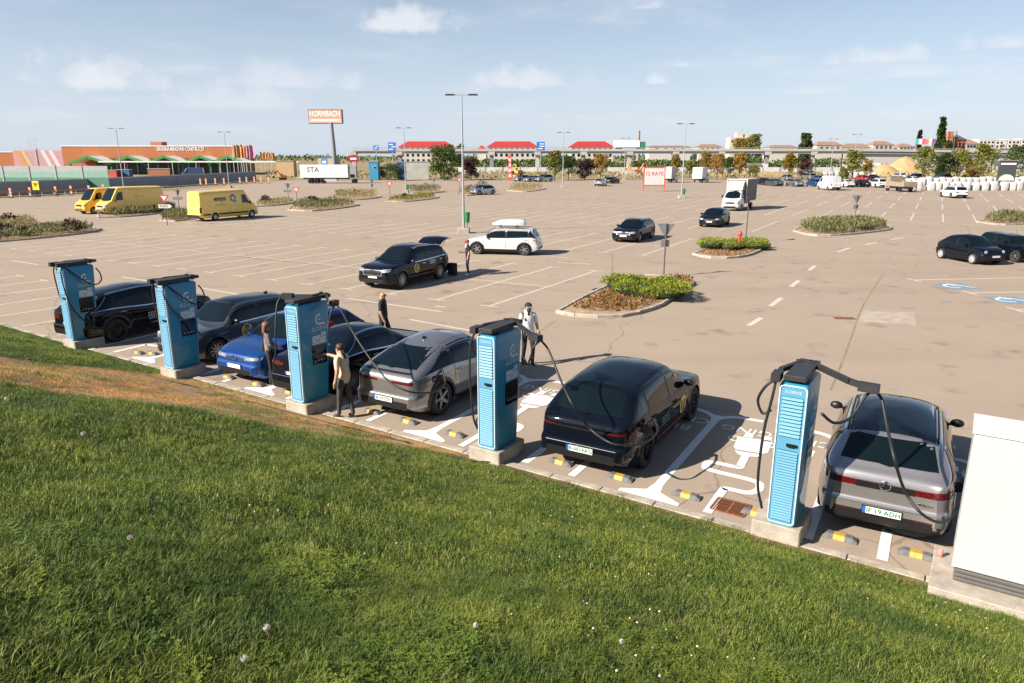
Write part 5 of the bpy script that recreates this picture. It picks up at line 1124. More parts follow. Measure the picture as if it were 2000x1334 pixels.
def glasses(t, h, k):
    q = MB()
    for sg in (1, -1): q.ell((h[0]+.094*k, h[1]+sg*.036*k, h[2]+.018), (.008, .027, .02), 0, 10, 6); q.tube([(h[0]+.09*k, h[1]+sg*.06*k, h[2]+.02), (h[0]-.01, h[1]+sg*.092*k, h[2]+.02)], .004, 5)
    q.tube([(h[0]+.095*k, h[1]-.02, h[2]+.022), (h[0]+.095*k, h[1]+.02, h[2]+.022)], .004, 5); q.build('sunglasses', M_BLACKPL, t)
def cap(t, h, k, m, brim=None):
    q = MB().ell((h[0]-.008, h[1], h[2]+.055*k), (.112*k, .10*k, .082*k), 0, 14, 9).build('cap', m, t, 60)
    P = [[(h[0]+.06+rr_*math.cos(a), h[1]+.085*math.sin(a), h[2]+.052-.02*(rr_ > .05)) for rr_ in (.0, .07, .13)] for a in np.linspace(-1.4, 1.4, 9)]; b = MB(); b.grid(P, 0); b.grid([[(x, y, z-.008) for x, y, z in r] for r in P], 0, True); b.build('cap_brim', brim or m, q)
HAIRB = mat('dark brown hair', (.035, .022, .014), .6, var=.3, scale=40); HAIRL = mat('auburn hair', (.16, .065, .03), .6, var=.35, scale=40); HAIRK = mat('near black hair', (.015, .012, .010), .6, var=.3, scale=40)
BEIGE = mat('beige cotton', (.54, .43, .30), .85, var=.06, bump=.35, bscale=14); DENIMK = mat('charcoal trousers', (.045, .045, .05), .85, var=.2, bump=.3, bscale=12); BLKC = mat('black cotton', (.016, .016, .018), .85, var=.2, bump=.35, bscale=12); WHITEC = mat('white cotton', (.68, .68, .68), .85, var=.03, bump=.35, bscale=12); PLAID = mat('dark plaid cotton', (.05, .05, .06), .85, var=.6, scale=30, col2=(.30, .28, .29)); SHOEK = mat('black shoes', (.02, .02, .02), .6); SHOEW = mat('white trainers', (.7, .7, .68), .6); REDC = mat('red cotton', (.55, .03, .04), .8); NAVY = mat('navy trousers', (.02, .024, .04), .85)
# man at the third charger, reaching to its screen
fp = G(676, 816); hm_ = R(150)
t3, inv3, o3 = CHG[3]; tgt = Vector(LW(3, CW/2+.04, -.05, 1.36)); rel_ = Matrix.Rotation(-hm_, 3, 'Z') @ (tgt-Vector((float(fp[0]), float(fp[1]), 0)))
def watch(t, j, k, h):
    w = Vector(j['wrl'])*k; MB().lathe([(.038, -.012), (.040, 0), (.038, .012)], 14, 0, 'Z', tuple(w)).build('wristwatch', M_BLACKPL, t); glasses(t, h, k)
rt = rel_/ (1.76/1.78); dv = (rt-Vector((.04, -.175, 1.42))); dl = min(dv.length, .66); dv.normalize(); sh = Vector((.04, -.175, 1.42))
person('man in beige T-shirt and dark trousers pressing the charger screen', fp, hm_, dict(pelvis=(-.02, 0, .98), chest=(.02, 0, 1.30), top=(.03, 0, 1.43), neck=(.04, 0, 1.52), head=(.07, 0, 1.62), crown=(.065, 0, 1.72), chin=(.11, 0, 1.575), shr=tuple(sh), elr=tuple(sh+dv*dl*.42+Vector((0, -.02, -.06))), wrr=tuple(sh+dv*dl*.80), par=tuple(sh+dv*dl*.91), shl=(.02, .175, 1.43), ell=(-.05, .24, 1.15), wrl=(.02, .25, .91), pal=(.04, .25, .84), knl=(.07, .10, .52), anl=(.10, .11, .09), tol=(.26, .13, .035), anr=(-.14, -.10, .09), knr=(-.04, -.10, .51), tor=(.02, -.12, .035)), dict(shirt=BEIGE, legs=DENIMK, shoes=SHOEK, sleeve=.8, hem=-.1, rad=dict(waist=.155, pelvis=.15)), ('short', HAIRB), 1.76, watch)
def bag(t, j, k, h):
    MB().prism(rrect(.26, .13, .03, 2), .86, 1.08, 0, ch=.02).build('shoulder_bag', BLKC, t, 50).location = (-.05, .24, 0); MB().tube([(-.05, .2, 1.08), (.08, .02, 1.32), (.02, -.12, 1.47), (-.10, -.10, 1.4), (-.12, .1, 1.2), (-.08, .22, 1.06)], .012, 6).build('bag_strap', BLKC, t)
fw = G(531, 752); person('long-haired person in a plaid shirt with a black shoulder bag beside a charger', fw, R(20), dict(ell=(.06, .22, 1.16), wrl=(.22, .14, 1.02), pal=(.29, .11, 1.0), elr=(.05, -.23, 1.15), wrr=(.22, -.15, 1.03), par=(.29, -.12, 1.02)), dict(shirt=PLAID, legs=BLKC, shoes=SHOEK, sleeve=2, hem=-.1), ('long', HAIRL), 1.70, bag)
# bald man in black behind the liftback: feet hidden by the car
gh = G(746, 568, 1.78); dist = 1.0; fb_ = gh
person('bald man in a black T-shirt walking behind the parked cars', fb_, R(-12), dict(ell=(-.10, .24, 1.16), wrl=(-.04, .25, .92), pal=(-.02, .25, .85), elr=(.02, -.24, 1.15), wrr=(.1, -.23, .93), par=(.13, -.22, .87), knl=(.16, .1, .53), anl=(.12, .1, .09), tol=(.28, .11, .04), knr=(-.06, -.1, .51), anr=(-.25, -.1, .12), tor=(-.12, -.12, .04)), dict(shirt=BLKC, legs=NAVY, shoes=SHOEK, sleeve=.85, rad=dict(waist=.165, pelvis=.155, chest=.165)), None, 1.80, lambda t, j, k, h: (beard(t, h, mat('grey beard', (.35, .33, .31), .8)), glasses(t, h, k)))
fwh = G(1031, 714)
def strap(t, j, k, h):
    cap(t, h, k, BLKC, mat('grey brim', (.25, .25, .26), .7)); beard(t, h, HAIRB); glasses(t, h, k); MB().tube([(.15, -.14, 1.18), (.13, -.12, 1.36), (.02, -.11, 1.52), (-.12, -.10, 1.40)], .006, 6).build('bag_strap', BLKC, t)
    w = Vector(j['wrl'])*k; MB().lathe([(.036, -.012), (.038, 0), (.036, .012)], 12, 0, 'Z', tuple(w)).build('wristwatch', M_BLACKPL, t)
person('bearded man in a white T-shirt and black cap walking between the bays', fwh, R(-75), dict(ell=(-.06, .25, 1.16), wrl=(.08, .27, .94), pal=(.11, .27, .87), knl=(.14, .10, .53), anl=(.08, .1, .10), tol=(.24, .11, .05), knr=(-.02, -.1, .51), anr=(-.17, -.1, .11), tor=(-.02, -.12, .035)), dict(shirt=WHITEC, legs=BLKC, shoes=SHOEK, sleeve=.9, rad=dict(waist=.15, pelvis=.15, chest=.155)), ('short', HAIRK), 1.84, strap)
frc = G(914, 538)
def phone(t, j, k, h):
    cap(t, h, k, mat('red cap', (.55, .02, .02), .7)); p = Vector(j['par'])*k; MB().box((0, 0, 0), (.14, .07, .01)).build('phone', M_BLACKPL, t).location = p+Vector((.05, .02, .02)); beard(t, h, mat('grey beard', (.35, .33, .31), .8))
person('man in a red cap and black clothes standing behind the open tailgate', frc, R(195), dict(elr=(.04, -.24, 1.16), wrr=(.24, -.18, 1.12), par=(.31, -.17, 1.13), knl=(.04, .12, .51), anl=(.0, .15, .09), tol=(.16, .2, .035), anr=(-.06, -.14, .09), tor=(.10, -.18, .035)), dict(shirt=BLKC, legs=NAVY, shoes=SHOEW, sleeve=.85, rad=dict(waist=.155, pelvis=.15)), ('short', HAIRK), 1.80, phone)
gc = G(652, 612, 1.45); person('curly-haired person in red bending beyond the black liftback', gc, R(200), dict(waist=(.04, 0, 1.06), chest=(.14, 0, 1.2), top=(.2, 0, 1.28), neck=(.25, 0, 1.34), head=(.3, 0, 1.40), crown=(.32, 0, 1.5), chin=(.34, 0, 1.36), shl=(.2, .17, 1.27), shr=(.2, -.17, 1.27), ell=(.26, .23, 1.02), elr=(.26, -.23, 1.02), wrl=(.38, .15, .86), wrr=(.38, -.15, .86), pal=(.42, .12, .82), par=(.42, -.12, .82)), dict(shirt=REDC, legs=BLKC, shoes=SHOEK, sleeve=1.2), ('curly', HAIRK), 1.68)
# black suitcase behind the raised tailgate
gs = G(884, 538); sc = thing('suitcase', 'black suitcase standing behind the dark family SUV', 'suitcase', (float(gs[0]), float(gs[1]), 0), R(60))
MB().prism(rrect(.26, .45, .05, 3), .04, .62, 0, ch=.03).build('case', BLKC, sc, 50); 
for sx_ in (-.09, .09): MB().lathe([(.02, -.01), (.02, .01)], 8, 0, 'Y', (sx_, .15, .021)).build('castor', M_RUBBER, sc); MB().lathe([(.02, -.01), (.02, .01)], 8, 0, 'Y', (sx_, -.15, .021)).build('castor', M_RUBBER, sc)
# ================================================================ PLANTS
def leaf_cloud(pts, size, seed, up=.3, asp=1.6):
    """one small folded leaf at each point"""
    r = np.random.default_rng(seed); n = len(pts); d = r.normal(size=(n, 3)); d[:, 2] = np.abs(d[:, 2])*.6+up; d /= np.linalg.norm(d, axis=1)[:, None]
    e = r.normal(size=(n, 3)); e -= (e*d).sum(1)[:, None]*d; e /= np.linalg.norm(e, axis=1)[:, None]; s = size*r.uniform(.6, 1.3, n)[:, None]
    a = pts; b = pts+d*s*.5+e*s*.5/asp; c = pts+d*s; f = pts+d*s*.5-e*s*.5/asp
    V = np.stack([a, b, c, f], 1).reshape(-1, 3); me = bpy.data.meshes.new('leaves'); me.vertices.add(4*n); me.vertices.foreach_set('co', V.astype(np.float32).ravel())
    me.loops.add(4*n); me.loops.foreach_set('vertex_index', np.arange(4*n, dtype=np.int32)); me.polygons.add(n); me.polygons.foreach_set('loop_start', np.arange(0, 4*n, 4, dtype=np.int32)); me.update(calc_edges=True); me.validate(); return me
LM = {'green': leafmat('tree leaf green', (.035, .065, .015), (.12, .17, .04)), 'olive': leafmat('tree leaf olive', (.09, .105, .022), (.26, .26, .06)), 'yellow': leafmat('tree leaf yellow', (.14, .10, .02), (.36, .25, .05)), 'orange': leafmat('tree leaf orange', (.20, .12, .03), (.42, .26, .07)), 'dark': leafmat('tree leaf dark', (.022, .042, .014), (.075, .11, .03)), 'purple': leafmat('tree leaf purple', (.03, .016, .016), (.10, .055, .045)), 'juniper': leafmat('juniper spray', (.07, .11, .012), (.36, .40, .045), scale=2.5), 'lavender': leafmat('grey green blade', (.06, .075, .03), (.24, .235, .10), scale=1.5), 'cover': leafmat('red green ground cover', (.075, .085, .02), (.34, .13, .045), scale=2.2), 'straw': leafmat('pale seed grass', (.16, .15, .06), (.40, .34, .16), scale=1.5)}
M_BARK = mat('bark', (.11, .08, .055), .9, var=.3, scale=6, bump=.5, bscale=20)
TREES = {}
def tree_meshes(kind, h, w, seed, form):
    r = np.random.default_rng(seed); tr = MB(); th = h*(.28 if form != 'bush' else .08); lean = r.normal(0, .02*h, 2)
    tr.tube([(0, 0, -.1), (lean[0]*.3, lean[1]*.3, th), (lean[0], lean[1], h*.75)], [.022*h+.03, .016*h+.02, .01], 7)
    cen = []
    for i in range(11):
        a = 2.4*i+r.uniform(-.4, .4); z = th+(h*.92-th)*(i+.5)/11; rr_ = w/2*math.sqrt(max(.05, 1-((z-(th+(h-th)*.45))/((h-th)*.60))**2))*r.uniform(.55, .8)
        e = np.array([rr_*math.cos(a), rr_*math.sin(a), z]); tr.tube([(lean[0]*.4, lean[1]*.4, max(th*.8, z-.22*h)), (e[0]*.5, e[1]*.5, z-.06*h), tuple(e)], [.008*h+.01, .005*h+.006, .006], 5); cen.append(e)
    cen += [np.array([r.normal(0, w*.14), r.normal(0, w*.14), th+(h-th)*r.uniform(.25, .98)]) for _ in range(10)]
    n = 2300 if form != 'bush' else 4200; pts = []
    for i in range(n):
        c = cen[r.integers(len(cen))]; q = r.normal(size=3); q /= np.linalg.norm(q); q *= r.uniform(.2, 1)**.45
        pts.append(c+q*np.array([w*.20, w*.20, (h-th)*.15]))
    pts = np.array(pts); pts[:, 2] = np.clip(pts[:, 2], .15, h)
    if form == 'poplar': pts[:, :2] *= (1.05-pts[:, 2:3]/h*.8)
    return tr.mesh('trunk', M_BARK, 60), leaf_cloud(pts, max(.2, h*.058), seed+1)
def tree(u, v, vtop, wpx, kind, label, form='tree', Y=None, name='tree', group='trees at the far edge of the car park'):
    g = G(u, v) if Y is None else np.array(D(u, v, Y)[:2]); h = D(u, vtop, g[1])[2]; w = wpx*g[1]/FPX*1.03; key = (kind, round(h), round(w), form, int(u) % 3)
    if key not in TREES: TREES[key] = tree_meshes(kind, h, w, int(u)+3, form)
    a, b = TREES[key]; t = thing(name, label, 'tree' if name == 'tree' else 'shrub', (float(g[0]), float(g[1]), 0), (u*.7) % 6.28, group)
    ob('trunk', a, t); b2 = b.copy(); b2.materials.clear(); b2.materials.append(LM[kind]); ob('crown', b2, t)
for a in [(868, 352, 285, 62, 'green', 'broad dense green tree beside the tarpaulin fence', 'bush'), (772, 353, 319, 44, 'dark', 'round dark bush in front of the blue site office', 'bush'), (920, 350, 309, 30, 'purple', 'dark purple-leaved tree beside the broad green tree', 'bush'), (745, 350, 326, 30, 'dark', 'low dark shrub next to the round bush', 'bush'),
          (1083, 353, 296, 32, 'olive', 'young olive-green tree behind three silver cars', 'tree'), (1110, 351, 303, 36, 'dark', 'dark green tree next to the young olive-green tree', 'tree'), (1142, 350, 312, 36, 'purple', 'dark purple bushy tree before the bridge', 'bush'), (1172, 350, 302, 30, 'orange', 'orange autumn tree beside the purple one', 'tree'),
          (1318, 345, 303, 16, 'yellow', 'thin yellow tree behind the red-framed banner', 'tree'), (1347, 348, 312, 22, 'olive', 'thin olive tree between two box trucks', 'tree'), (1378, 345, 296, 26, 'yellow', 'yellowing tree above the white box truck', 'tree'), (1400, 350, 300, 26, 'orange', 'orange-tinted tree beside the white box truck', 'tree'), (1424, 346, 308, 24, 'dark', 'dark conical tree among the autumn trees', 'tree'), (1443, 350, 298, 24, 'orange', 'bright orange autumn tree beside the dark conical one', 'tree'), (1471, 347, 322, 24, 'olive', 'small pale green tree behind the box truck', 'bush'),
          (1541, 349, 297, 26, 'yellow', 'yellow-green young tree above the silver parked car', 'tree'), (1572, 347, 310, 30, 'purple', 'brownish bush between parked cars', 'bush'), (1664, 352, 294, 36, 'olive', 'leafy green tree beside the teal-topped mast', 'tree'), (1646, 352, 326, 20, 'olive', 'small green tree behind the white delivery van', 'bush'), (1692, 350, 310, 20, 'yellow', 'thin tree in front of the sand pile', 'tree'),
          (1801, 355, 288, 42, 'olive', 'large green tree beside the sand pile', 'tree'), (1842, 352, 300, 36, 'dark', 'dark green tree behind the rows of white bags', 'bush'), (1868, 352, 292, 36, 'olive', 'spreading olive tree behind the white bags', 'tree'), (1918, 354, 283, 50, 'olive', 'tall yellow-green tree among the bags', 'tree'), (1978, 354, 288, 44, 'green', 'green tree at the dark advertising board', 'tree'), (1900, 350, 310, 30, 'yellow', 'yellowing bush between the tall trees', 'bush')]:
    tree(*a)
for a in [(1572, 300, 262, 24, 'dark', 'dark rounded tree beyond the bridge', 'bush', 380), (1833, 300, 232, 24, 'dark', 'tall dark poplar beside the scaffolded tower', 'poplar', 370), (1792, 300, 256, 12, 'purple', 'thin bare-looking tree beside the colourful billboard', 'poplar', 370), (1470, 300, 264, 36, 'olive', 'broad tree beside the stone block house', 'bush', 480), (1445, 300, 272, 30, 'yellow', 'autumn tree in front of the stone block house', 'bush', 470), (1975, 300, 288, 60, 'green', 'low green trees below the white flats', 'bush', 420), (1850, 300, 276, 14, 'dark', 'small dark tree beside the church', 'bush', 360), (900, 312, 280, 12, 'green', 'small green tree beside the red-roofed hostel', 'bush', 400)]:
    tree(*a, group='trees beyond the bridge')
# ---- planted islands
def island(label, px, wdt=.14, h=.13, soil=None):
    """kerbed island from its sighted outline (counter-clockwise seen from above)"""
    P = [G(*q) for q in px]; ar = sum(P[i-1][0]*P[i][1]-P[i][0]*P[i-1][1] for i in range(len(P)))
    if ar < 0: P = P[::-1]
    Q = catmull([Vector((*p, 0)) for p in P+[P[0]]], 5)[:-1]; c = sum(Q, Vector())/len(Q); k = struct(ob('island_kerb', None, None, (c.x, c.y, 0)))
    n = len(Q); L = [0.]
    for i in range(n): L.append(L[-1]+(Q[(i+1) % n]-Q[i]).length)
    m = max(8, int(L[-1]/.9))
    def at_(s):
        s %= L[-1]; i = max(0, min(n-1, int(np.searchsorted(L, s))-1)); return Q[i].lerp(Q[(i+1) % n], (s-L[i])/max(1e-6, L[i+1]-L[i]))
    for j in range(m):
        a, b = at_(L[-1]*j/m), at_(L[-1]*(j+.97)/m); d = (b-a).normalized(); nn_ = Vector((-d.y, d.x, 0))*wdt; z0 = random.uniform(-.008, .008)
        MB().prism([(a-c)[:2], (b-c)[:2], (b+nn_-c)[:2], (a+nn_-c)[:2]], -.03, h+z0, 0, ch=.02).build('kerb_stone', M_CONC, k)
    inn = [q+(c-q).normalized()*wdt*.9 for q in Q]; b = MB(); b.add([(q.x, q.y, h-.05) for q in inn], [tuple(range(n))]); struct(b.build('island_soil', soil or mat('island soil', (.30, .20, .12), .95, var=.4, scale=2.5, bump=.6, bscale=15)))
    return Q, c
def inside_pts(Q, n, seed, shrink=.9):
    r = np.random.default_rng(seed); P = np.array([q[:2] for q in Q]); c = P.mean(0); P = c+(P-c)*shrink; lo, hi = P.min(0), P.max(0); out = []
    while len(out) < n:
        p = r.uniform(lo, hi, (n, 2)); ins = np.zeros(n, bool); j = len(P)-1
        for i in range(len(P)):
            cr = ((P[i][1] > p[:, 1]) != (P[j][1] > p[:, 1])) & (p[:, 0] < (P[j][0]-P[i][0])*(p[:, 1]-P[i][1])/(P[j][1]-P[i][1]+1e-12)+P[i][0]); ins ^= cr; j = i
        out += list(p[ins])
    return np.array(out[:n])
def juniper(label, u, v, rx, ry, hh, seed, n=9000, rz=LA):
    g = G(u, v); r = np.random.default_rng(seed); t = thing('juniper_bush', label, 'bush', (float(g[0]), float(g[1]), .08), rz)
    cs = [(r.uniform(-.8, .8)*rx, r.uniform(-.75, .75)*ry, r.uniform(.35, .8)*hh, r.uniform(.35, .6)) for _ in range(26)]; pts = []
    for i in range(n):
        c = cs[r.integers(26)]; d = r.normal(size=3); d[2] = abs(d[2]); d /= np.linalg.norm(d); q = np.array([c[0], c[1], c[2]*.55])+d*np.array([c[3]*.9*rx*.6, c[3]*.9*ry*.6, c[3]*hh*.8])*r.uniform(.75, 1.08)
        pts.append(q)
    pts = np.array(pts); pts[:, 2] = np.clip(pts[:, 2], .04, hh*1.1); me = leaf_cloud(pts, .11, seed+1, .5, 3.4); me.materials.append(LM['juniper']); ob('foliage', me, t)
    b = MB()
    for i in range(7): a = i*.9; b.tube([(0, 0, -.06), (math.cos(a)*rx*.3, math.sin(a)*ry*.3, hh*.25), (math.cos(a)*rx*.65, math.sin(a)*ry*.65, hh*.45)], [.035, .025, .01], 6)
    b.build('stem', M_BARK, t, 60); 
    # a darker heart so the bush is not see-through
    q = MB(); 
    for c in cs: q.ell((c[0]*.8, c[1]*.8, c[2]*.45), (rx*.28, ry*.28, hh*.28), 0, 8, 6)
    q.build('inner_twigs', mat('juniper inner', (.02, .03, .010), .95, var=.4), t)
def hedge(label, Q, kind, hh, n, seed, blade=.35, name='planted_strip', shrink=.86, extra=None, group='planted strips between the parking rows'):
    r = np.random.default_rng(seed); xy = inside_pts(Q, n, seed, shrink); c = xy.mean(0); P = xy-c; ht = hh*(.40+.6*vnoise(xy[:, 0], xy[:, 1], .8, seed))
    z = ht*r.uniform(.05, 1, n)**.7; pts = np.column_stack([P, z+.05]); me = leaf_cloud(pts, blade, seed+2, 1.2, 5); me.materials.append(LM[kind]); t = thing(name, label, 'hedge', (float(c[0]), float(c[1]), .02), 0, group); ob('foliage', me, t)
    for k2, (fx, sz) in enumerate(extra or []):
        i = int(np.argmin(np.abs((P[:, 0]-P[:, 0].min())/(np.ptp(P[:, 0])+1e-6)-fx))); q = r.normal(size=(350, 3)); q /= np.linalg.norm(q, axis=1)[:, None]; q *= r.uniform(.3, 1, 350)[:, None]**.5*sz; q[:, 2] = np.abs(q[:, 2]*1.2)+.15; q[:, :2] += P[i]*np.array([1, .5]); m2 = leaf_cloud(q, .2, seed+5+k2); m2.materials.append(LM['purple']); ob('purple_shrub', m2, t)
Q, c = island('a', [(1085, 612), (1130, 620), (1190, 622), (1232, 618), (1262, 610), (1292, 600), (1318, 582), (1357, 556), (1340, 548), (1290, 541), (1235, 541), (1186, 560), (1132, 586)])
juniper('big yellow-green juniper spreading over its own kerbed island', 1262, 577, 2.0, 1.45, .85, 31, 14000)
q2 = inside_pts(Q, 3600, 41, .80); keep = (q2-np.array(G(1275, 575)))@np.array([.5, .85]) < .2; q2 = q2[keep]; me = leaf_cloud(np.column_stack([q2, .08+.22*np.random.default_rng(1).random(len(q2))*vnoise(q2[:, 0], q2[:, 1], 2, 4)]), .10, 42, .5, 1.5); me.materials.append(LM['cover']); tag(stuff(ob('ground_cover', me)), 'low red and green ground cover around the big juniper', 'ground cover')
q3 = inside_pts([Vector((*G(*p_), 0)) for p_ in ((1320, 545), (1355, 553), (1345, 562), (1310, 575), (1300, 550))], 700, 44, 1.); me = leaf_cloud(np.column_stack([q3, .08+.2*np.random.default_rng(2).random(len(q3))]), .10, 45, .5, 1.5); me.materials.append(LM['cover']); tag(stuff(ob('ground_cover', me)), 'rusty ground cover behind the big juniper', 'ground cover')
gt = G(1193, 592); t = thing('sapling', 'bare thin sapling stick on the juniper island', 'sapling', (float(gt[0]), float(gt[1]), .05)); MB().tube([(0, 0, 0), (.02, .01, .9), (.0, .0, 2.0)], [.016, .01, .004], 6).build('stem', M_BARK, t); b = MB()
for i in range(6): b.tube([(.01, 0, .7+.2*i), (.12*math.cos(i*2), .12*math.sin(i*2), 1.0+.2*i)], [.005, .002], 5)
b.build('twigs', M_BARK, t)
Q, c = island('b', [(1352, 498), (1378, 504), (1410, 506), (1450, 503), (1480, 494), (1503, 478), (1488, 472), (1440, 472), (1400, 479)])
juniper('low yellow-green juniper beside the red hydrant', 1410, 487, 1.55, 1.4, .75, 33, 5000); juniper('low dark-edged juniper beside the red hydrant', 1466, 486, 1.3, 1.5, .70, 35, 5000)
q2 = inside_pts(Q, 1500, 47, .85); me = leaf_cloud(np.column_stack([q2, np.full(len(q2), .09)]), .10, 48, .4, 1.6); me.materials.append(LM['cover']); tag(stuff(ob('ground_cover', me)), 'rusty ground cover on the hydrant island', 'ground cover')
gh_ = G(1443, 489); hy = thing('fire_hydrant', 'red fire hydrant between the low junipers', 'hydrant', (float(gh_[0]), float(gh_[1]), .05)); M_HYD = mat('hydrant red', (.55, .04, .03), .45, coat=.3)
MB().lathe([(.10, 0), (.10, .05), (.075, .06), (.075, .85), (.12, .88), (.12, 1.0), (.09, 1.1), (.03, 1.16), (.001, 1.17)], 14).build('barrel', M_HYD, hy, 40)
for sg in (1, -1): MB().lathe([(.045, 0), (.045, .10), (.06, .10), (.06, .14), (.001, .14)], 10, 0, 'Y', (0, 0, .92)).build('outlet', M_HYD, hy).rotation_euler = (0, 0, R(90)*sg)
def strip(label, px, kind='lavender', hh=.7, n=2600, seed=1, kerb=True, extra=None, blade=.34):
    if kerb: Q, c = island('', px)
    else: Q = [Vector((*G(*q), 0)) for q in px]
    hedge(label, Q, kind, hh, n, seed, blade, extra=extra)
strip('long grey-green lavender hedge on the island in front of the bags', [(1548, 452), (1580, 460), (1630, 461), (1700, 455), (1742, 448), (1720, 438), (1640, 434), (1580, 438)], 'lavender', .7, 5200, 51, extra=[(.62, .5)])
strip('grey-green hedge with a purple shrub behind the city car', [(1908, 434), (1950, 440), (2010, 438), (2060, 432), (2030, 424), (1960, 422)], 'lavender', .65, 2600, 52, extra=[(.35, .6)])
strip('ragged planted strip with purple shrubs beside the long bays', [(-60, 478), (40, 470), (110, 463), (170, 456), (198, 448), (150, 444), (60, 452), (-60, 460)], 'lavender', .6, 3000, 53, extra=[(.35, .7), (.88, .8), (.6, .5)])
strip('planted strip behind the ragged one, with brown twiggy shrub', [(-60, 455), (30, 448), (80, 440), (60, 434), (-60, 440)], 'straw', .6, 1800, 54, extra=[(.5, .7)])
strip('long hedge in front of the pale yellow van', [(192, 426), (250, 424), (310, 418), (355, 411), (330, 405), (260, 411), (196, 418)], 'lavender', .75, 3600, 55)
strip('short grassy patch behind the lettered yellow van', [(312, 432), (345, 433), (368, 428), (362, 422), (322, 425)], 'lavender', .8, 1500, 56)
strip('dense hedge with a brown shrub beside the yield sign', [(562, 411), (610, 413), (670, 407), (702, 400), (650, 396), (580, 399)], 'lavender', .8, 3200, 57, extra=[(.25, .8)])
strip('flat grass strip with one brown shrub', [(500, 404), (540, 402), (578, 396), (560, 392), (505, 397)], 'straw', .35, 1400, 58, extra=[(.2, .7)])
strip('planted strip of brown and green tufts', [(648, 389), (700, 391), (745, 385), (710, 379), (655, 382)], 'straw', 1.1, 1900, 59, extra=[(.12, .7), (.4, .6)])
strip('low green strip beside a yield sign', [(752, 394), (800, 394), (856, 387), (840, 383), (770, 388)], 'olive', .5, 1500, 60, extra=[(.3, .5)])
strip('hedge at the foot of a lamp post and green bin', [(795, 378), (830, 379), (866, 375), (850, 370), (800, 372)], 'lavender', 1.2, 1500, 61)
strip('planted strip with two purple bushes beside the silver hatchback', [(890, 383), (925, 382), (965, 373), (945, 367), (900, 374)], 'straw', 1.0, 1500, 62, extra=[(.35, 1.0), (.7, 1.4)])
strip('pale hedge strip between parking rows', [(990, 373), (1030, 375), (1066, 369), (1045, 364), (1000, 367)], 'straw', .9, 1400, 63)
# ================================================================ STREET FURNITURE
M_POST = mat('painted lamp steel', (.34, .36, .39), .45, .3, var=.08)
def lamp(u, v, label, h=10.1, heads=2, block=True, z0=0., yaw=0.):
    g = G(u, v); t = thing('street_lamp', label, 'lamp post', (float(g[0]), float(g[1]), 0), yaw, 'tall lamp posts of the car park')
    MB().tube([(0, 0, 0), (0, 0, h*.35), (0, 0, h)], [.10, .085, .05], 10).build('pole', M_POST, t, 60)
    b = MB().box((0, 0, h), (1.0 if heads == 2 else .6, .07, .06)); b.build('bracket', M_POST, t)
    for sg in ((1, -1) if heads == 2 else (1,)): MB().box((sg*.85, 0, h+.02), (.75, .30, .10), 0, taper=.8).box((sg*.85, 0, h-.035), (.6, .24, .02), 1).build('lamp_head', [M_DARKGREY, M_LAMP], t)
    if block: MB().prism(rrect(.9, .9, .05, 2), -.02, .38, 0, ch=.04).build('concrete_base', M_CONC, t)
    return t
def bin_(u, v, label, zz=.9):
    g = G(u, v); t = thing('litter_bin', label, 'bin', (float(g[0])+.28, float(g[1])-.05, 0)); m = mat('green bin', (.02, .16, .05), .5); b = MB().lathe([(.001, zz-.35), (.17, zz-.35), (.22, zz+.40), (.19, zz+.43), (.18, zz+.1), (.001, zz+.1)], 14); b.build('bin_body', m, t, 40); MB().lathe([(.03, 0), (.03, zz-.33)], 8).build('bin_post', m, t)
lamp(906, 455, 'tall double-headed lamp post between the white estate and the dark SUV'); bin_(906, 455, 'green litter bin on the lamp post by the white estate', 1.15)
lamp(1331, 387, 'double-headed lamp post beside the red-framed banner'); bin_(1331, 387, 'green litter bin on the lamp post by the banner')
lamp(1099, 366, 'double-headed lamp post in front of the young trees'); lamp(793, 377, 'double-headed lamp post beside the round dark bush'); bin_(793, 377, 'green litter bin at the lamp post by the hedge')
lamp(243, 376, 'double-headed lamp post rising behind the yellow vans'); lamp(448, 367, 'double-headed lamp post in front of the flags'); lamp(1219, 352, 'double-headed lamp post beside the excavators'); lamp(1620, 350, 'double-headed lamp post behind the white delivery van'); lamp(1664, 352, 'single lamp mast behind the leafy green tree', 11)
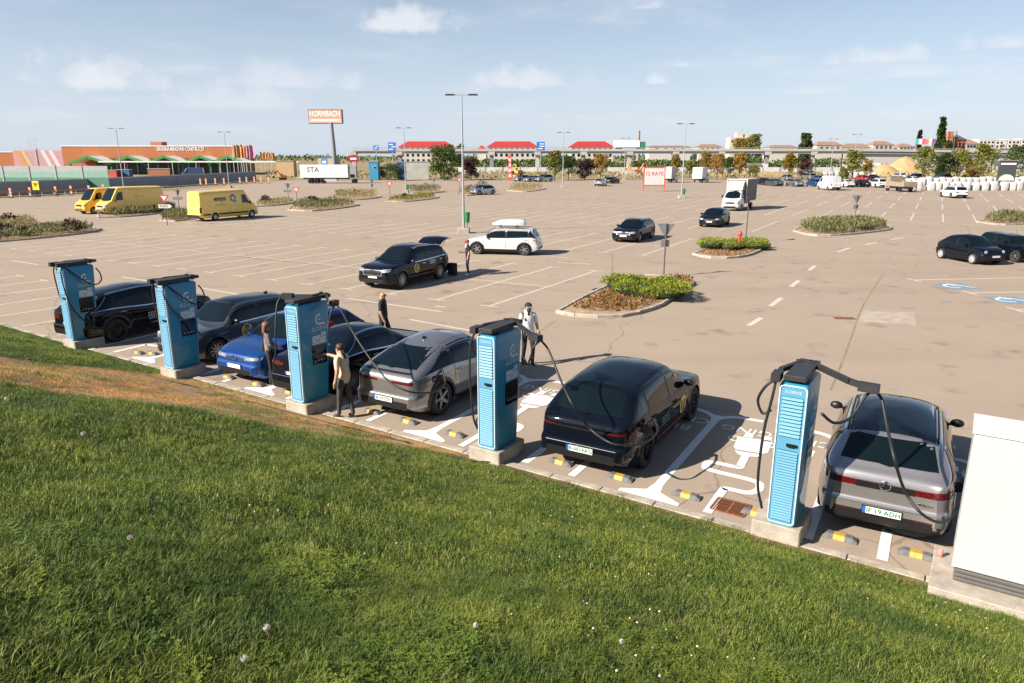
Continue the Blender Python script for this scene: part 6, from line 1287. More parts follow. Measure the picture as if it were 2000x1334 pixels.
def sign(u, v, vtop, label, front=True, arrow=False, plate_=False, yaw=0., shape='yield'):
    g = G(u, v); h = D(u, vtop, g[1])[2]; t = thing('road_sign', label, 'road sign', (float(g[0]), float(g[1]), 0), yaw)
    MB().tube([(0, 0, 0), (0, 0, h-.05)], .035, 8).build('pole', mat('weathered sign post', (.10, .085, .07), .7, .2), t, 60); s = .44
    tri = lambda k: [(-s*k, s*.86*.6*k+0), (0, -s*1.0*k), (s*k, s*.86*.6*k)]
    def pl(k, y, m, nm, thick=.012):
        b = MB(); T = tri(k); z = h-.30; b.add([(x, y, z+q) for x, q in T]+[(x, y+thick, z+q) for x, q in T], [(0, 1, 2), (5, 4, 3), (0, 3, 4, 1), (1, 4, 5, 2), (2, 5, 3, 0)]); return b.build(nm, m, t)
    sd = -1 if front else 1
    pl(1., sd*.045-.006, [mat('sign back grey', (.23, .24, .25), .5, .4)][0] if not front else mat('sign red', (.52, .03, .04), .45), 'sign_plate')
    if front: pl(.62, sd*.045-.010, M_WHITEPAINT, 'sign_face', .004)
    if arrow or plate_:
        z = h-1.02; b = MB()
        if arrow: b.add([(x, -.055, z+q) for x, q in ((-.55, -.16), (.42, -.16), (.62, 0), (.42, .16), (-.55, .16))]+[(x, -.043, z+q) for x, q in ((-.55, -.16), (.42, -.16), (.62, 0), (.42, .16), (-.55, .16))], [(0, 1, 2, 3, 4), (9, 8, 7, 6, 5)]+[(i, i+5, (i+1) % 5+5, (i+1) % 5) for i in range(5)]); q = b.build('arrow_plate', M_WHITEPAINT if front else mat('sign back grey', (.2, .2, .2)), t); 
        else: b.box((0, sd*.05, z), (.42, .012, .34)); b.build('lower_plate', mat('sign back grey', (.2, .2, .2)), t)
        if arrow and front: o = ob('plate_lettering', text_mesh('IEȘIRE', .26, M_BLACKTXT, .002), q); plc(o, (-.08, -.058, z), (1, 0, 0), (0, 0, 1))
sign(1296, 541, 434, 'grey back of a yield sign on the juniper island', False, plate_=True); sign(1456, 474, 384, 'edge-on yield sign behind the red hydrant', False, plate_=False, yaw=R(70)); sign(1668, 440, 380, 'back of a yield sign rising out of the lavender hedge', False, plate_=True)
sign(327, 440, 379, 'red and white yield sign with an exit arrow plate', True, arrow=True); sign(350, 409, 369, 'back of a yield sign with arrow plate behind the vans', False, arrow=True); sign(581, 404, 365, 'yield sign at the dense hedge', True); sign(564, 396, 357, 'dark back of a sign with arrow plate beside the yield sign', False, arrow=True); sign(762, 392, 354, 'yield sign on the low green strip', True); sign(727, 380, 349, 'sign back over the brown and green tufts', False, plate_=True); sign(848, 371, 348, 'small yield sign back beside the hedge', False); sign(898, 378, 347, 'yield sign beside the tall lamp post strip', True); sign(1004, 370, 340, 'yield sign in the pale hedge strip', True); sign(978, 357, 330, 'yield sign near the petrol price mast', True)
# red-framed banner
ga, gb_ = G(1256, 374), G(1297, 374); bw = float(gb_[0]-ga[0]); ht = D(1276, 326, ga[1])[2]; hb = D(1276, 362, ga[1])[2]
t = thing('banner_board', 'white advertising board in a red frame on two legs', 'billboard', (float((ga+gb_)[0]/2), float(ga[1]), 0), R(2)); M_REDF = mat('red frame paint', (.62, .08, .06), .5)
for sg in (1, -1): MB().box((sg*bw/2, 0, ht/2), (.16, .16, ht)).build('leg', M_REDF, t)
for z in (hb, ht-.09): MB().box((0, -.02, z), (bw-.17, .13, .18)).build('rail', M_REDF, t)
MB().box((0, -.03, (hb+ht)/2), (bw-.18, .06, ht-hb-.2)).build('board', mat('banner white', (.60, .59, .58), .6, var=.02), t)
o = ob('board_lettering', text_mesh('12 RATE', .85, mat('banner red print', (.50, .06, .05), .6), .004, bold=.01), t); plc(o, (0, -.065, hb+(ht-hb)*.62), (1, 0, 0), (0, 0, 1)); o = ob('board_small_print', MB().box((0, 0, 0), (2.6, .12, .004)).box((0, -.75, 0), (.5, .42, .004)).mesh('small_print', mat('banner grey print', (.55, .55, .57), .6)), t); plc(o, (0, -.064, hb+(ht-hb)*.45), (1, 0, 0), (0, 0, 1))
# ---- vehicles in the distance
def far(kind, u, v, heading, pnt, label, detail=1):
    t, c = make_car('parked_car', label, 'car', tuple(map(float, G(u, v))), heading, pnt, dict(SUV=SUV, HATCH=HATCH, SEDAN=SEDAN, WAGON=WAGON)[kind], detail=1, group='cars parked along the far rows'); return t
for a in [('HATCH', 1020, 354, R(215), P_SILVER, 'pale silver hatchback, outermost of three by the young trees'), ('SEDAN', 1041, 355, R(215), P_SILVER, 'silver saloon between two pale cars by the young trees'), ('SUV', 1062, 355, R(218), P_SILVER, 'silver SUV beside the trunk of a young tree'), ('HATCH', 1173, 363, R(70), paint('pinkish silver paint', (.48, .42, .42), .6), 'pinkish-white hatchback seen from behind by a dark estate'), ('WAGON', 1196, 358, R(60), P_BLUEBLACK, 'dark blue estate beyond the pinkish-white hatchback'),
          ('SEDAN', 1490, 361, R(100), P_BLACK, 'black saloon just beside the box truck'), ('SEDAN', 1511, 363, R(100), P_GREY, 'dark grey saloon with red tail lights near the box truck'), ('SEDAN', 1552, 364, R(95), P_SILVER, 'light silver saloon in the car row by the bags'), ('HATCH', 1590, 364, R(95), P_BLUE, 'vivid blue hatchback in the car row by the bags'), ('HATCH', 1597, 355, R(95), paint('steel blue paint', (.03, .10, .22), .5), 'steel blue car behind the vivid blue hatchback'), ('SEDAN', 1650, 365, R(92), P_WHITE, 'white saloon beside the white delivery van'), ('SEDAN', 1680, 365, R(92), P_BLACK, 'black saloon in the car row by the bags between white cars'), ('SUV', 1712, 366, R(90), P_WHITE, 'white SUV in the car row by the bags'), ('HATCH', 1740, 366, R(90), P_SILVER, 'silver car half hidden by the flatbed lorry'), ('HATCH', 1682, 354, R(90), P_REDC, 'bright red car behind the black saloon'), ('HATCH', 1535, 353, R(95), P_SILVER, 'small silver car below the yellow-green tree'), ('SUV', 1579, 351, R(95), P_SILVER, 'silver people carrier below the brownish bush'), ('SUV', 1861, 386, R(84), P_WHITE, 'white estate car alone in front of the white bags'), ('SEDAN', 1782, 357, R(88), P_WHITE, 'white car before the large green tree'), ('SEDAN', 1815, 357, R(88), P_SILVER, 'silver car among the white bags'), ('SEDAN', 1703, 352, R(88), P_BLACK, 'black car behind the white SUV'), ('SUV', 1787, 352, R(88), P_BLACK, 'black SUV behind the white car by the tree'), ('SUV', 1755, 350, R(88), P_WHITE, 'white SUV behind the flatbed lorry'), ('HATCH', 1908, 357, R(85), P_BLACK, 'black hatchback between two rows of bags'), ('HATCH', 1955, 358, R(85), P_GREY, 'dark grey hatchback behind the front row of bags'), ('SUV', 1842, 353, R(86), P_GREY, 'grey off-road car among the bags'), ('HATCH', 1990, 357, R(85), P_BLUEBLACK, 'dark blue hatchback at the end of the bags'), ('SUV', 1895, 349, R(85), P_BLACK, 'black SUV at the back of the bags')]:
    far(*a)
t, c = make_van('delivery_van', 'white delivery van seen from behind in the car row by the bags', tuple(map(float, G(1618, 371))), R(94), P_WHITE, L=5.4, H=2.5, wb=3.3)
t, c = make_van('delivery_van', 'dark blue van in front of the orange store', tuple(map(float, D(378, 345, 215)[:2])), R(190), paint('dark blue van paint', (.02, .05, .13), .2), L=6.2, H=2.6, wb=3.8)
# flatbed lorry
g = G(1757, 374); t = thing('flatbed_lorry', 'brown open-bed lorry seen from behind beside the white bags', 'lorry', (float(g[0]), float(g[1]), 0), R(92)); M_BROWN = mat('faded brown steel', (.24, .19, .14), .7, var=.25, scale=2)
MB().box((-.6, 0, .95), (4.6, 2.2, .16)).box((-2.88, 0, 1.35), (.06, 2.2, .7)).box((-.6, 1.08, 1.35), (4.5, .05, .66)).box((-.6, -1.08, 1.35), (4.5, .05, .66)).build('cargo_bed', M_BROWN, t); MB().box((2.3, 0, 1.45), (1.3, 2.1, 1.9), 0, taper=.86).build('cab', M_BROWN, t); MB().box((1.62, 0, 1.95), (.02, 1.5, .5)).build('rear_window', M_GLASS, t); MB().box((1.45, 0, 2.15), (.08, 2.1, .9)).build('headboard', M_BROWN, t); MB().box((-.4, 0, .70), (5.6, .9, .3)).build('chassis', M_BLACKPL, t)
for sg in (1, -1): MB().box((-2.93, sg*.85, .82), (.04, .3, .12)).build('tail_light', M_RED, t)
put_wheels(t, .42, [2.2, -1.6], 1.05, 'cap', M_DARKALLOY, .28)
# white trailer
ga, gb_ = G(600, 359), G(688, 354); yy = 160.; x0, x1 = D(587, 340, yy)[0], D(679, 340, yy)[0]; t = thing('box_trailer', 'white box trailer with grey three-letter lettering and three axles', 'trailer', ((x0+x1)/2, yy, 0), R(4)); tl = (x1-x0)*1.0
MB().box((0, 1.25, 2.62), (tl, 2.5, 2.75)).build('cargo_box', mat('trailer white', (.76, .75, .72), .5, var=.04), t); MB().box((tl/2+.9, 1.3, 2.5), (1.75, 2.3, 2.5), 0, taper=.96).build('tractor_cab', mat('grey cab', (.30, .30, .29), .5), t); MB().box((tl/2+.9, .1, 1.6), (.9, .05, .7)).build('cab_window', M_GLASS, t); MB().box((.3, 1.25, 1.08), (tl*.95, 1.6, .3)).build('chassis', M_BLACKPL, t); MB().box((1.2, .3, .75), (2.8, .2, .55)).build('side_guard', mat('pale alloy rail', (.5, .5, .5)), t)
o = ob('trailer_lettering', text_mesh('STA', 1.5, mat('grey green lettering', (.10, .15, .15), .5), .004, bold=.02), t); plc(o, (-tl*.23, -.012, 2.9), (1, 0, 0), (0, 0, 1))
put_wheels(t, .5, [-tl*.30, -tl*.30+1.3, -tl*.30+2.6, tl/2+1.2], 1.25, 'cap', M_DARKALLOY, .3)
for o in t.children:
    if o.name.startswith('wheel'): o.location.y += 1.25
# big bags
M_BAG = mat('woven white bag', (.44, .44, .43), .8, var=.12, scale=1.5, bump=.5, bscale=5)
def bag_mesh(seed):
    r = np.random.default_rng(seed); b = MB(); P = rrect(1.0, 1.0, .22, 3); rings = []
    for z, k in ((0, .92), (.12, 1.02), (.55, 1.06), (.95, 1.0), (1.12, .93), (1.2, .7), (1.24, .35)): rings.append([(x*k+r.normal(0, .012), y*k+r.normal(0, .012), z*1.0) for x, y in P])
    n = len(P); b.add([p for q in rings for p in q], [(k*n+i, k*n+(i+1) % n, (k+1)*n+(i+1) % n, (k+1)*n+i) for k in range(len(rings)-1) for i in range(n)]+[tuple(range(n))[::-1], tuple((len(rings)-1)*n+i for i in range(n))])
    for sx in (-1, 1):
        for sy in (-1, 1): b.tube([(sx*.36, sy*.36, 1.12), (sx*.30, sy*.40, 1.32), (sx*.18, sy*.36, 1.16)], .025, 5)
    return b.mesh('bulk_bag', M_BAG, 50)
BAGS = [bag_mesh(i) for i in range(4)]
def bags(us, v, lb, sc):
    for i, u in enumerate(us):
        o = ob('bulk_bag', BAGS[i % 4], None, (*map(float, G(u, v)), 0), random.uniform(-.12, .12)+R(-8)); o.scale = (sc, sc, sc*random.uniform(1.0, 1.2)); tag(o, lb, 'bag', lb)
bags([1781, 1792, 1817, 1830, 1844, 1856, 1868, 1886, 1904, 1922, 1939, 1960, 1975, 1988, 2002, 2016], 372, 'white bulk bag in the front row facing the empty bays', 1.12)
bags([1800+13*i for i in range(17)], 361, 'white bulk bag in the back row behind parked cars', 1.15); bags([1610+12*i for i in range(9)], 347, 'white bulk bag at the edge of the sand works', 1.2)
# ================================================================ FAR BACKGROUND
def gable(b, x0, x1, y0, y1, z0, z1, m=0, hip=0., over=0.):
    x0 -= over; x1 += over; y0 -= over; y1 += over; ym = (y0+y1)/2
    b.add([(x0, y0, z0), (x1, y0, z0), (x1, y1, z0), (x0, y1, z0), (x0+hip, ym, z1), (x1-hip, ym, z1)], [(0, 1, 5, 4), (2, 3, 4, 5), (0, 4, 3), (1, 2, 5), (0, 3, 2, 1)], m)
def xw(u, Y): return D(u, 306, Y)[0]
def zw(v, Y): return D(1000, v, Y)[2]
# ---- orange store
Y = 250.; x0, x1 = xw(122, Y), xw(456, Y); zt = zw(286, Y); M_ORANGE = mat('orange store cladding', (.33, .105, .028), .6, var=.05, scale=.1); M_PALE = mat('pale roof edge', (.62, .62, .6), .6)
st = thing('store_building', 'long orange store with white lettering and green-edged canopies', 'building', ((x0+x1)/2, Y, 0)); w = x1-x0
n = 9; zl = zw(286, Y)
for i in range(n): MB().box((-w/2+w*(i+.5)/n, 10, zt/2), (w/n-.06, 20, zt), 0).build('wall_panel', M_ORANGE, st)
MB().box((0, 10, zt+.15), (w+.3, 20.3, .3)).build('parapet', M_PALE, st); MB().box((xw(280, Y)-(x0+x1)/2, 12, zt+1.0), (4, 4, 1.4)).build('roof_plant', mat('brown plant room', (.30, .12, .06), .7), st)
o = ob('facade_lettering', text_mesh('GRĂDINĂ-RENOVĂRI-CONSTRUCȚII', 1.75, M_WHITETXT, .05), st); plc(o, (xw(354, Y)-(x0+x1)/2, -.1, zw(291.5, Y)), (1, 0, 0), (0, 0, 1)); sc_ = (xw(400, Y)-xw(308, Y))/np.ptp([q.co.x for q in o.data.vertices]); o.scale = (sc_, 1.0, 1)
M_GRN = mat('green canopy fascia', (.035, .22, .06), .5); M_CANR = mat('pale canopy roof', (.62, .64, .60), .6); M_DARKIN = mat('shaded shopfront', (.03, .045, .04), .4, var=.5, scale=.6)
for i, uc in enumerate((186, 262, 330, 398, 450)):
    xc = xw(uc+14, Y)-(x0+x1)/2; hw = 6.6; za, zb_ = zw(318, Y), zw(304.5, Y); r = MB(); V = [(xc-hw, -9, za), (xc, -9, zb_), (xc+hw, -9, za), (xc-hw, 0, za), (xc, 0, zb_), (xc+hw, 0, za)]; r.add(V, [(0, 1, 4, 3), (1, 2, 5, 4)], 0); r.build('canopy_roof', M_CANR, st)
    f = MB(); 
    for a, c in ((V[0], V[1]), (V[1], V[2])): f.beam((a[0], -9.1, a[2]-.25), (c[0], -9.1, c[2]-.25), .25, .8)
    f.build('canopy_fascia', M_GRN, st)
    for sg in (-1, 1): MB().box((xc+sg*hw*.9, -8.6, za/2), (.3, .3, za)).build('canopy_post', M_GRN, st)
MB().box((xw(330, Y)-(x0+x1)/2, -.6, 2.6), (xw(490, Y)-xw(210, Y), 1, 5.0)).build('shopfront', M_DARKIN, st)
for u in range(230, 490, 20): MB().box((xw(u, Y)-(x0+x1)/2, -1.2, 2.4), (.25, .2, 4.8)).build('mullion', M_STEEL, st)
MB().box((xw(410, Y)-(x0+x1)/2, -9.5, zw(315.5, Y)), (xw(620, Y)-xw(243, Y), .4, .45)).build('canopy_rail', M_PALE, st)
for u in range(270, 620, 45): MB().box((xw(u, Y)-(x0+x1)/2, -9.5, zw(315.5, Y)/2), (.2, .2, zw(315.5, Y))).build('rail_post', M_STEEL, st)
t = thing('store_wing', 'pink and white striped end wall of the store', 'building', (xw(75, 255), 255, 0)); ww = xw(130, 255)-xw(32, 255); zt = zw(294, 255)
MB().box((0, 6, zt/2), (ww, 12, zt)).build('wall', mat('pink wall film', (.42, .24, .26), .6, var=.04, scale=.2), t)
for i, (dx_, m, wd_) in enumerate([(-.36, 'orange film', 2.2), (-.22, 'yellow film', 1.5), (.18, 'white film', 1.5), (.34, 'white film', 1.5)]):
    mm = mat(m, {'orange film': (.45, .22, .12), 'yellow film': (.50, .34, .17), 'white film': (.52, .48, .48)}[m], .6); q = MB(); xx = dx_*ww; q.add([(xx-2.2, -.05, zt), (xx-2.2+wd_, -.05, zt), (xx+wd_+1, -.05, .2), (xx+1, -.05, .2)], [(3, 2, 1, 0)]); q.build('wall_stripe', mm, t)
t = thing('store_annexe', 'low dark orange annexe beside the striped wall', 'building', (xw(5, 258), 258, 0)); MB().box((0, 6, zw(298, 258)/2), (xw(38, 258)-xw(-60, 258), 12, zw(298, 258))).build('wall', M_ORANGE, t); MB().box((0, 6, zw(298, 258)+.2), (xw(38, 258)-xw(-60, 258)+.3, 12.3, .3)).build('parapet', M_PALE, t)
# totem with thin masts
t = thing('mast_cluster', 'cluster of thin white masts on a grey stand by the striped wall', 'mast', (xw(66, 230), 230, 0))
for i in range(4): MB().tube([(-1.3+.85*i, 0, zw(292, 230)), (-1.3+.85*i, 0, zw(272, 230))], .12, 6).build('thin_mast', M_WHITEPAINT, t)
MB().tube([(1.0, 0, 0), (1.0, 0, zw(291, 230))], .35, 8).box((-.2, 0, zw(292, 230)), (3.6, .4, .5)).build('stand', M_STEEL, t)
# ---- noise barrier and concrete wall
M_WALLG = mat('grey wall concrete', (.27, .29, .31), .85, var=.12, scale=.4)
nb = thing('noise_barrier', 'long noise barrier with pale green lower panels', 'barrier', (xw(0, 122), 122, 0)); wp = xw(52, 122)-xw(0, 122); zt = zw(324, 122)
for i in range(-4, 4):
    x = wp*i+wp/2; hh = zt if i < 3 else zt
    for k, (a, c_2, m) in enumerate(((0, .55, mat('mid green panel', (.09, .22, .17), .5)), (.55, .78, mat('pale green panel', (.22, .38, .31), .5)), (.78, 1, mat('grey panel', (.36, .37, .38), .5)))): MB().box((x, 0, hh*(a+c_2)/2), (wp-.25, .15, hh*(c_2-a)-.02)).build('panel', m, nb)
    MB().box((x-wp/2, 0, hh/2), (.24, .3, hh+.05)).build('post', M_STEEL, nb)
cw = thing('concrete_wall', 'long grey concrete retaining wall with a pale rail on top', 'wall', (0, 0, 0)); px_ = [(-300, 393), (-100, 388), (60, 381), (200, 373), (345, 363), (420, 358), (500, 352)]
for i in range(len(px_)-1):
    a, c_2 = G(*px_[i]), G(*px_[i+1]); m = max(1, int(np.linalg.norm(c_2-a)/9))
    for k in range(m):
        p, q = a+(c_2-a)*k/m, a+(c_2-a)*(k+.995)/m; MB().beam((*p, 1.02), (*q, 1.02), .3, 2.04).build('wall_panel', M_WALLG, cw); MB().beam((*p, 2.12), (*q, 2.12), .12, .12).build('top_rail', M_STEEL, cw)
gr = thing('guard_rail', 'orange-marked guard rail along the road works', 'guard rail', (0, 0, 0)); pr_ = [G(-120, 390), G(60, 384), G(230, 377), G(330, 371)]
for a, c_2 in zip(pr_[:-1], pr_[1:]):
    MB().beam((*a, .75), (*c_2, .75), .06, .28).build('rail', mat('dull orange rail', (.40, .22, .12), .6), gr); m = 8
    for k in range(m): p = a+(c_2-a)*k/m; MB().box((*p, .35), (.08, .08, .7)).build('rail_post', M_STEEL, gr)
bm_ = MB(); bm_.box((0, 0, .55), (.26, .05, 1.0)); 
for k in range(3): bm_.box((0, -.03, .25+.32*k), (.262, .012, .13), 1, rot=Euler((0, R(35), 0)).to_matrix())
bm_.box((0, 0, .04), (.5, .3, .08), 2); bme = bm_.mesh('traffic_beacon', [mat('beacon orange', (.62, .16, .02), .5), M_WHITEPAINT, M_BLACKPL])
for i, (u, v) in enumerate([(22, 386), (110, 382), (140, 380), (175, 379), (60, 384), (203, 376), (392, 362), (403, 362), (421, 361), (438, 361), (469, 359), (482, 358), (497, 357), (510, 358), (525, 358)]):
    o = ob('traffic_beacon', bme, None, (*map(float, G(u, v)), 0)); o.scale = (1.3, 1.3, 1.3); tag(o, 'orange and white striped traffic beacon along the road works', 'traffic beacon', 'striped beacons of the road works')
g = G(73, 384); t = thing('warning_sign', 'yellow-green warning board with a triangle among the road works', 'road sign', (float(g[0]), float(g[1]), 0)); MB().box((0, 0, 1.6), (.95, .06, 1.3)).build('board', mat('fluorescent yellow', (.62, .66, .04), .5), t); MB().box((0, 0, .5), (.10, .10, 1.0)).box((0, 0, .06), (.9, .5, .12)).build('stand', M_BLACKPL, t); MB().add([(-.35, -.04, 1.95), (.35, -.04, 1.95), (0, -.04, 1.35)], [(0, 2, 1)]).build('triangle', mat('sign red', (.5, .03, .04)), t)
# ---- shop pylon
Y = 185.; t = thing('shop_pylon', 'tall grey pylon carrying an orange shop sign painted as overexposed', 'pylon sign', (xw(653, Y), Y, 0), R(0)); z0, z1 = zw(240, Y), zw(215, Y); wd_ = xw(671, Y)-xw(608, Y); xo = xw(640, Y)-xw(653, Y)
MB().tube([(0, 0, 0), (0, 0, z0*.55), (-.25, 0, z0+.1)], [.62, .5, .42], 10).build('column', mat('pylon grey steel', (.20, .21, .23), .5, .3), t, 50); MB().box((xo, .6, (z0+z1)/2), (wd_+.3, 1.1, z1-z0+.3)).build('sign_box', mat('sign casing', (.10, .10, .11), .5), t)
MB().box((xo, 0, z0+(z1-z0)*.69), (wd_, .12, (z1-z0)*.58)).build('sign_face', mat('overexposed orange face', (.66, .36, .24), .5, var=.03), t); MB().box((xo, 0, z0+(z1-z0)*.19), (wd_, .12, (z1-z0)*.36)).build('sign_face', mat('pale orange face', (.70, .45, .34), .5, var=.03), t)  # overexposure of the orange sign is put into these pale face colours
o = ob('sign_lettering', text_mesh('HORNBACH', 1.9, M_WHITETXT, .02, bold=.03), t); plc(o, (xo, -.09, z0+(z1-z0)*.69), (1, 0, 0), (0, 0, 1)); k_ = wd_*.92/np.ptp([q.co.x for q in o.data.vertices]); o.scale = (k_, 1.0, 1); MB().box((xo, -.075, z0+(z1-z0)*.2), (wd_*.8, .02, .35)).build('sign_small_print', M_WHITETXT, t)
# ---- flags
def flag(u, vt, vb, Yf, m, label):
    z1 = zw(vt, Yf); t = thing('flag', label, 'flag', (xw(u, Yf), Yf, 0)); MB().tube([(0, 0, 0), (0, 0, z1+.4)], .07, 6).build('pole', M_WHITEPAINT, t); z0 = zw(vb, Yf); P = [[(.08+1.35*i/5, .22*math.sin(i*1.4+u), z1-(z1-z0)*k/4-.7*i/5*(1 if k == 0 else .3)) for k in range(5)] for i in range(6)]; b = MB(); b.grid(P); b.grid([[(p[0], p[1]+.02, p[2]) for p in r] for r in P], 0, True); b.build('cloth', m, t, 60)
FO = mat('orange red flag', (.66, .14, .05), .6, var=.6, scale=.7, col2=(.72, .35, .06)); FP = mat('pink flag', (.55, .10, .30), .6, var=.5, scale=.7, col2=(.66, .30, .42))
for i, (u, m) in enumerate([(455, FO), (463, FO), (471, FO), (480, FP), (488, FP)]): flag(u, 282, 308, 205, m, ['orange and red flag on a pole beside the store', 'pink flag on a pole beside the orange flags'][m is FP])
for o in [o for o in bpy.data.objects if o.parent is None and o.get('category') == 'flag']: o['group'] = 'flags in front of the store'
for u in (508, 515, 522, 529): flag(u, 296, 310, 300, FO, 'small far orange flag beyond the store canopy'); 
for o in [o for o in bpy.data.objects if o.parent is None and o.get('label', '').startswith('small far')]: o['group'] = 'far flags beyond the store canopy'
# ---- small site buildings and boxes
def hut(label, u0, u1, vt, Yh, m, depth=3., win=None, name='site_hut', cat='hut', roof=None):
    a, c_2 = xw(u0, Yh), xw(u1, Yh); z = zw(vt, Yh); t = thing(name, label, cat, ((a+c_2)/2, Yh, 0)); MB().box((0, depth/2, z/2), (c_2-a, depth, z)).build('wall', m, t); MB().box((0, depth/2, z+.08), (c_2-a+.25, depth+.25, .16)).build('roof', roof or M_STEEL, t)
    for fx, fz, w_, h_ in (win or []): q = MB().box((fx*(c_2-a), -.03, fz*z), (w_+.2, .06, h_+.2)).build('window_frame', M_WHITEPAINT, t); MB().box((fx*(c_2-a), -.07, fz*z), (w_, .03, h_)).build('pane', M_GLASS, q)
    return t
hut('blue site office with one white-framed window', 719, 737, 316, 185, mat('blue site panel', (.03, .24, .42), .6), win=[(.15, .68, .6, .55)]); hut('dark blue container behind the round bush', 774, 792, 317, 190, mat('navy container', (.03, .10, .24), .6), name='container', cat='container')
hut('grey tarpaulin-covered fence beside the broad green tree', 792, 836, 316, 188, mat('grey tarpaulin fence', (.36, .36, .34), .9, var=.2, scale=.5), .4, name='fence', cat='fence'); hut('cream and orange kiosk under the store canopy', 538, 572, 315, 215, mat('cream kiosk', (.42, .30, .16), .6), 3, name='kiosk', cat='kiosk')
hut('long brown board hoarding in front of the store', 285, 328, 330, 215, mat('brown hoarding', (.26, .10, .05), .7), .5, name='hoarding', cat='hoarding'); hut('red crate box beside the noise barrier', 208, 223, 333, 210, mat('red crate paint', (.45, .06, .05), .6), 2, name='crate_box', cat='container'); hut('dark blue box beside the red crate', 226, 248, 332, 212, mat('navy container', (.03, .1, .24)), 2, name='container', cat='container')
for (u0, u1, v0, v1, Yd, m, lb) in [(680, 700, 304, 316, 230, mat('red sign box', (.30, .02, .05), .5), 'red sign board on two posts behind the trailer'), (627, 639, 309, 324, 200, mat('light blue board', (.08, .25, .55), .5), 'small blue information board above the trailer roof')]:
    t = thing('sign_board', lb, 'sign', (xw((u0+u1)/2, Yd), Yd, 0)); w_ = xw(u1, Yd)-xw(u0, Yd); z0, z1 = zw(v1, Yd), zw(v0, Yd); MB().box((0, 0, (z0+z1)/2), (w_, .3, z1-z0)).build('board', m, t); MB().box((0, -.16, (z0+z1)/2), (w_*.6, .02, (z1-z0)*.3)).build('board_print', M_WHITETXT, t)
    for sx in (-.35, .35): MB().box((sx*w_, 0, z0/2), (.2, .2, z0)).build('post', M_STEEL, t)
hut('low cream house with red roof behind the trailer', 620, 655, 308, 290, mat('cream plaster', (.42, .38, .32), .8), 8, roof=mat('dull red roof', (.40, .08, .05), .7), name='house', cat='house')
# petrol price mast, direction signs
t = thing('price_mast', 'slim red and white price mast at the car park edge', 'sign', (*map(float, G(996, 353)), 0)); zt = D(996, 302, G(996, 353)[1])[2]; MB().box((0, 0, zt/2), (.75, .3, zt)).build('mast', M_REDF, t)
for k in range(4): MB().box((0, -.16, zt*(.2+.2*k)), (.5, .03, zt*.12)).build('price_panel', M_WHITEPAINT, t)
for (u0, u1, v0, v1, lb, Yd) in [(730, 741, 284, 293, 'small blue direction sign beside the bridge', 260), (759, 774, 278, 295, 'large blue direction sign beside the red-roofed hostel', 250), (1048, 1064, 277, 294, 'blue direction sign on the bridge', 290)]:
    t = thing('direction_sign', lb, 'road sign', (xw((u0+u1)/2, Yd), Yd, 0)); z0, z1 = zw(v1, Yd), zw(v0, Yd); w_ = xw(u1, Yd)-xw(u0, Yd); MB().box((0, 0, (z0+z1)/2), (w_, .12, z1-z0)).build('board', mat('direction blue', (.02, .16, .55), .5), t); MB().tube([(0, .2, 0), (0, .2, z1-.2)], .15, 6).build('pole', M_STEEL, t); q = MB()
    for k in range(3): q.box((random.uniform(-.2, .2)*w_, -.08, z0+(z1-z0)*(.22+.27*k)), (w_*.55, .02, (z1-z0)*.10))
    q.build('sign_print', M_WHITETXT, t)
# ---- overpass
Y = 300.; M_DECK = mat('bridge concrete', (.40, .38, .35), .85, var=.12, scale=.2); M_UNDER = mat('bridge girder', (.20, .21, .23), .8, var=.1)
br = thing('overpass', 'long concrete road bridge on square piers crossing the background', 'bridge', (0, Y, 0)); ub = list(range(690, 2300, 90)); zd = [zw(293, Y) if u < 1700 else zw(293+(u-1700)*.012, Y) for u in ub]
for i in range(len(ub)-1):
    a, c_2 = xw(ub[i], Y), xw(ub[i+1], Y); za, zb_ = zd[i], zd[i+1]
    MB().beam((a, 5, za-.25), (c_2-.05, 5, zb_-.25), 11, .5).build('deck', M_DECK, br); MB().beam((a, .2, za-1.0), (c_2-.05, .2, zb_-1.0), .6, 1.0).build('girder', M_UNDER, br)
    MB().beam((a, -.4, za+.22), (c_2-.05, -.4, zb_+.22), .25, .45).build('parapet', M_DECK, br); MB().beam((a, -.4, za+.95), (c_2-.05, -.4, zb_+.95), .1, .14).build('handrail', M_STEEL, br)
    ps = MB()
    for k in range(14): f = (k+.5)/14; ps.box((a+(c_2-a)*f, -.4, za+.65), (.12, .12, .55))
    stuff(ps.build('handrail_posts', M_STEEL, br))
    if ub[i] < 1620: MB().box((a, 1.2, za-1.25), (2.6, 3.2, 1.5)).build('pier_cap', M_DECK, br); MB().box((a, 1.8, (za-1.9)/2), (1.6, 2.0, za-1.9)).build('pier', M_UNDER if i % 2 else M_DECK, br)
    else: MB().box(((a+c_2)/2, .9, (za-1.4)/2), (c_2-a-.1, .4, za-1.4)).build('ramp_wall', mat('pale ramp wall', (.40, .40, .39), .85, var=.1, scale=.1), br)
# lorry on the bridge
t = thing('articulated_lorry', 'white trailer lorry with green cab driving over the bridge', 'lorry', (xw(1232, Y), Y+3, zw(293, Y)), 0); l0, l1 = xw(1200, Y)-xw(1232, Y), xw(1250, Y)-xw(1232, Y)
MB().box(((l0+l1)/2, 0, 2.5), (l1-l0, 2.5, 2.6)).build('trailer_box', mat('trailer white', (.76, .75, .72)), t); MB().box((l1+1.4, 0, 1.95), (2.1, 2.4, 2.7), 0, taper=.9).build('cab', mat('green cab', (.03, .18, .08), .4), t); MB().box((l1-3, 0, .95), (9.5, 1.6, .3)).build('chassis', M_BLACKPL, t); put_wheels(t, .5, [l0+1.5, l0+2.8, l1-.5, l1+1.5], 1.2, 'cap', M_DARKALLOY, .3)
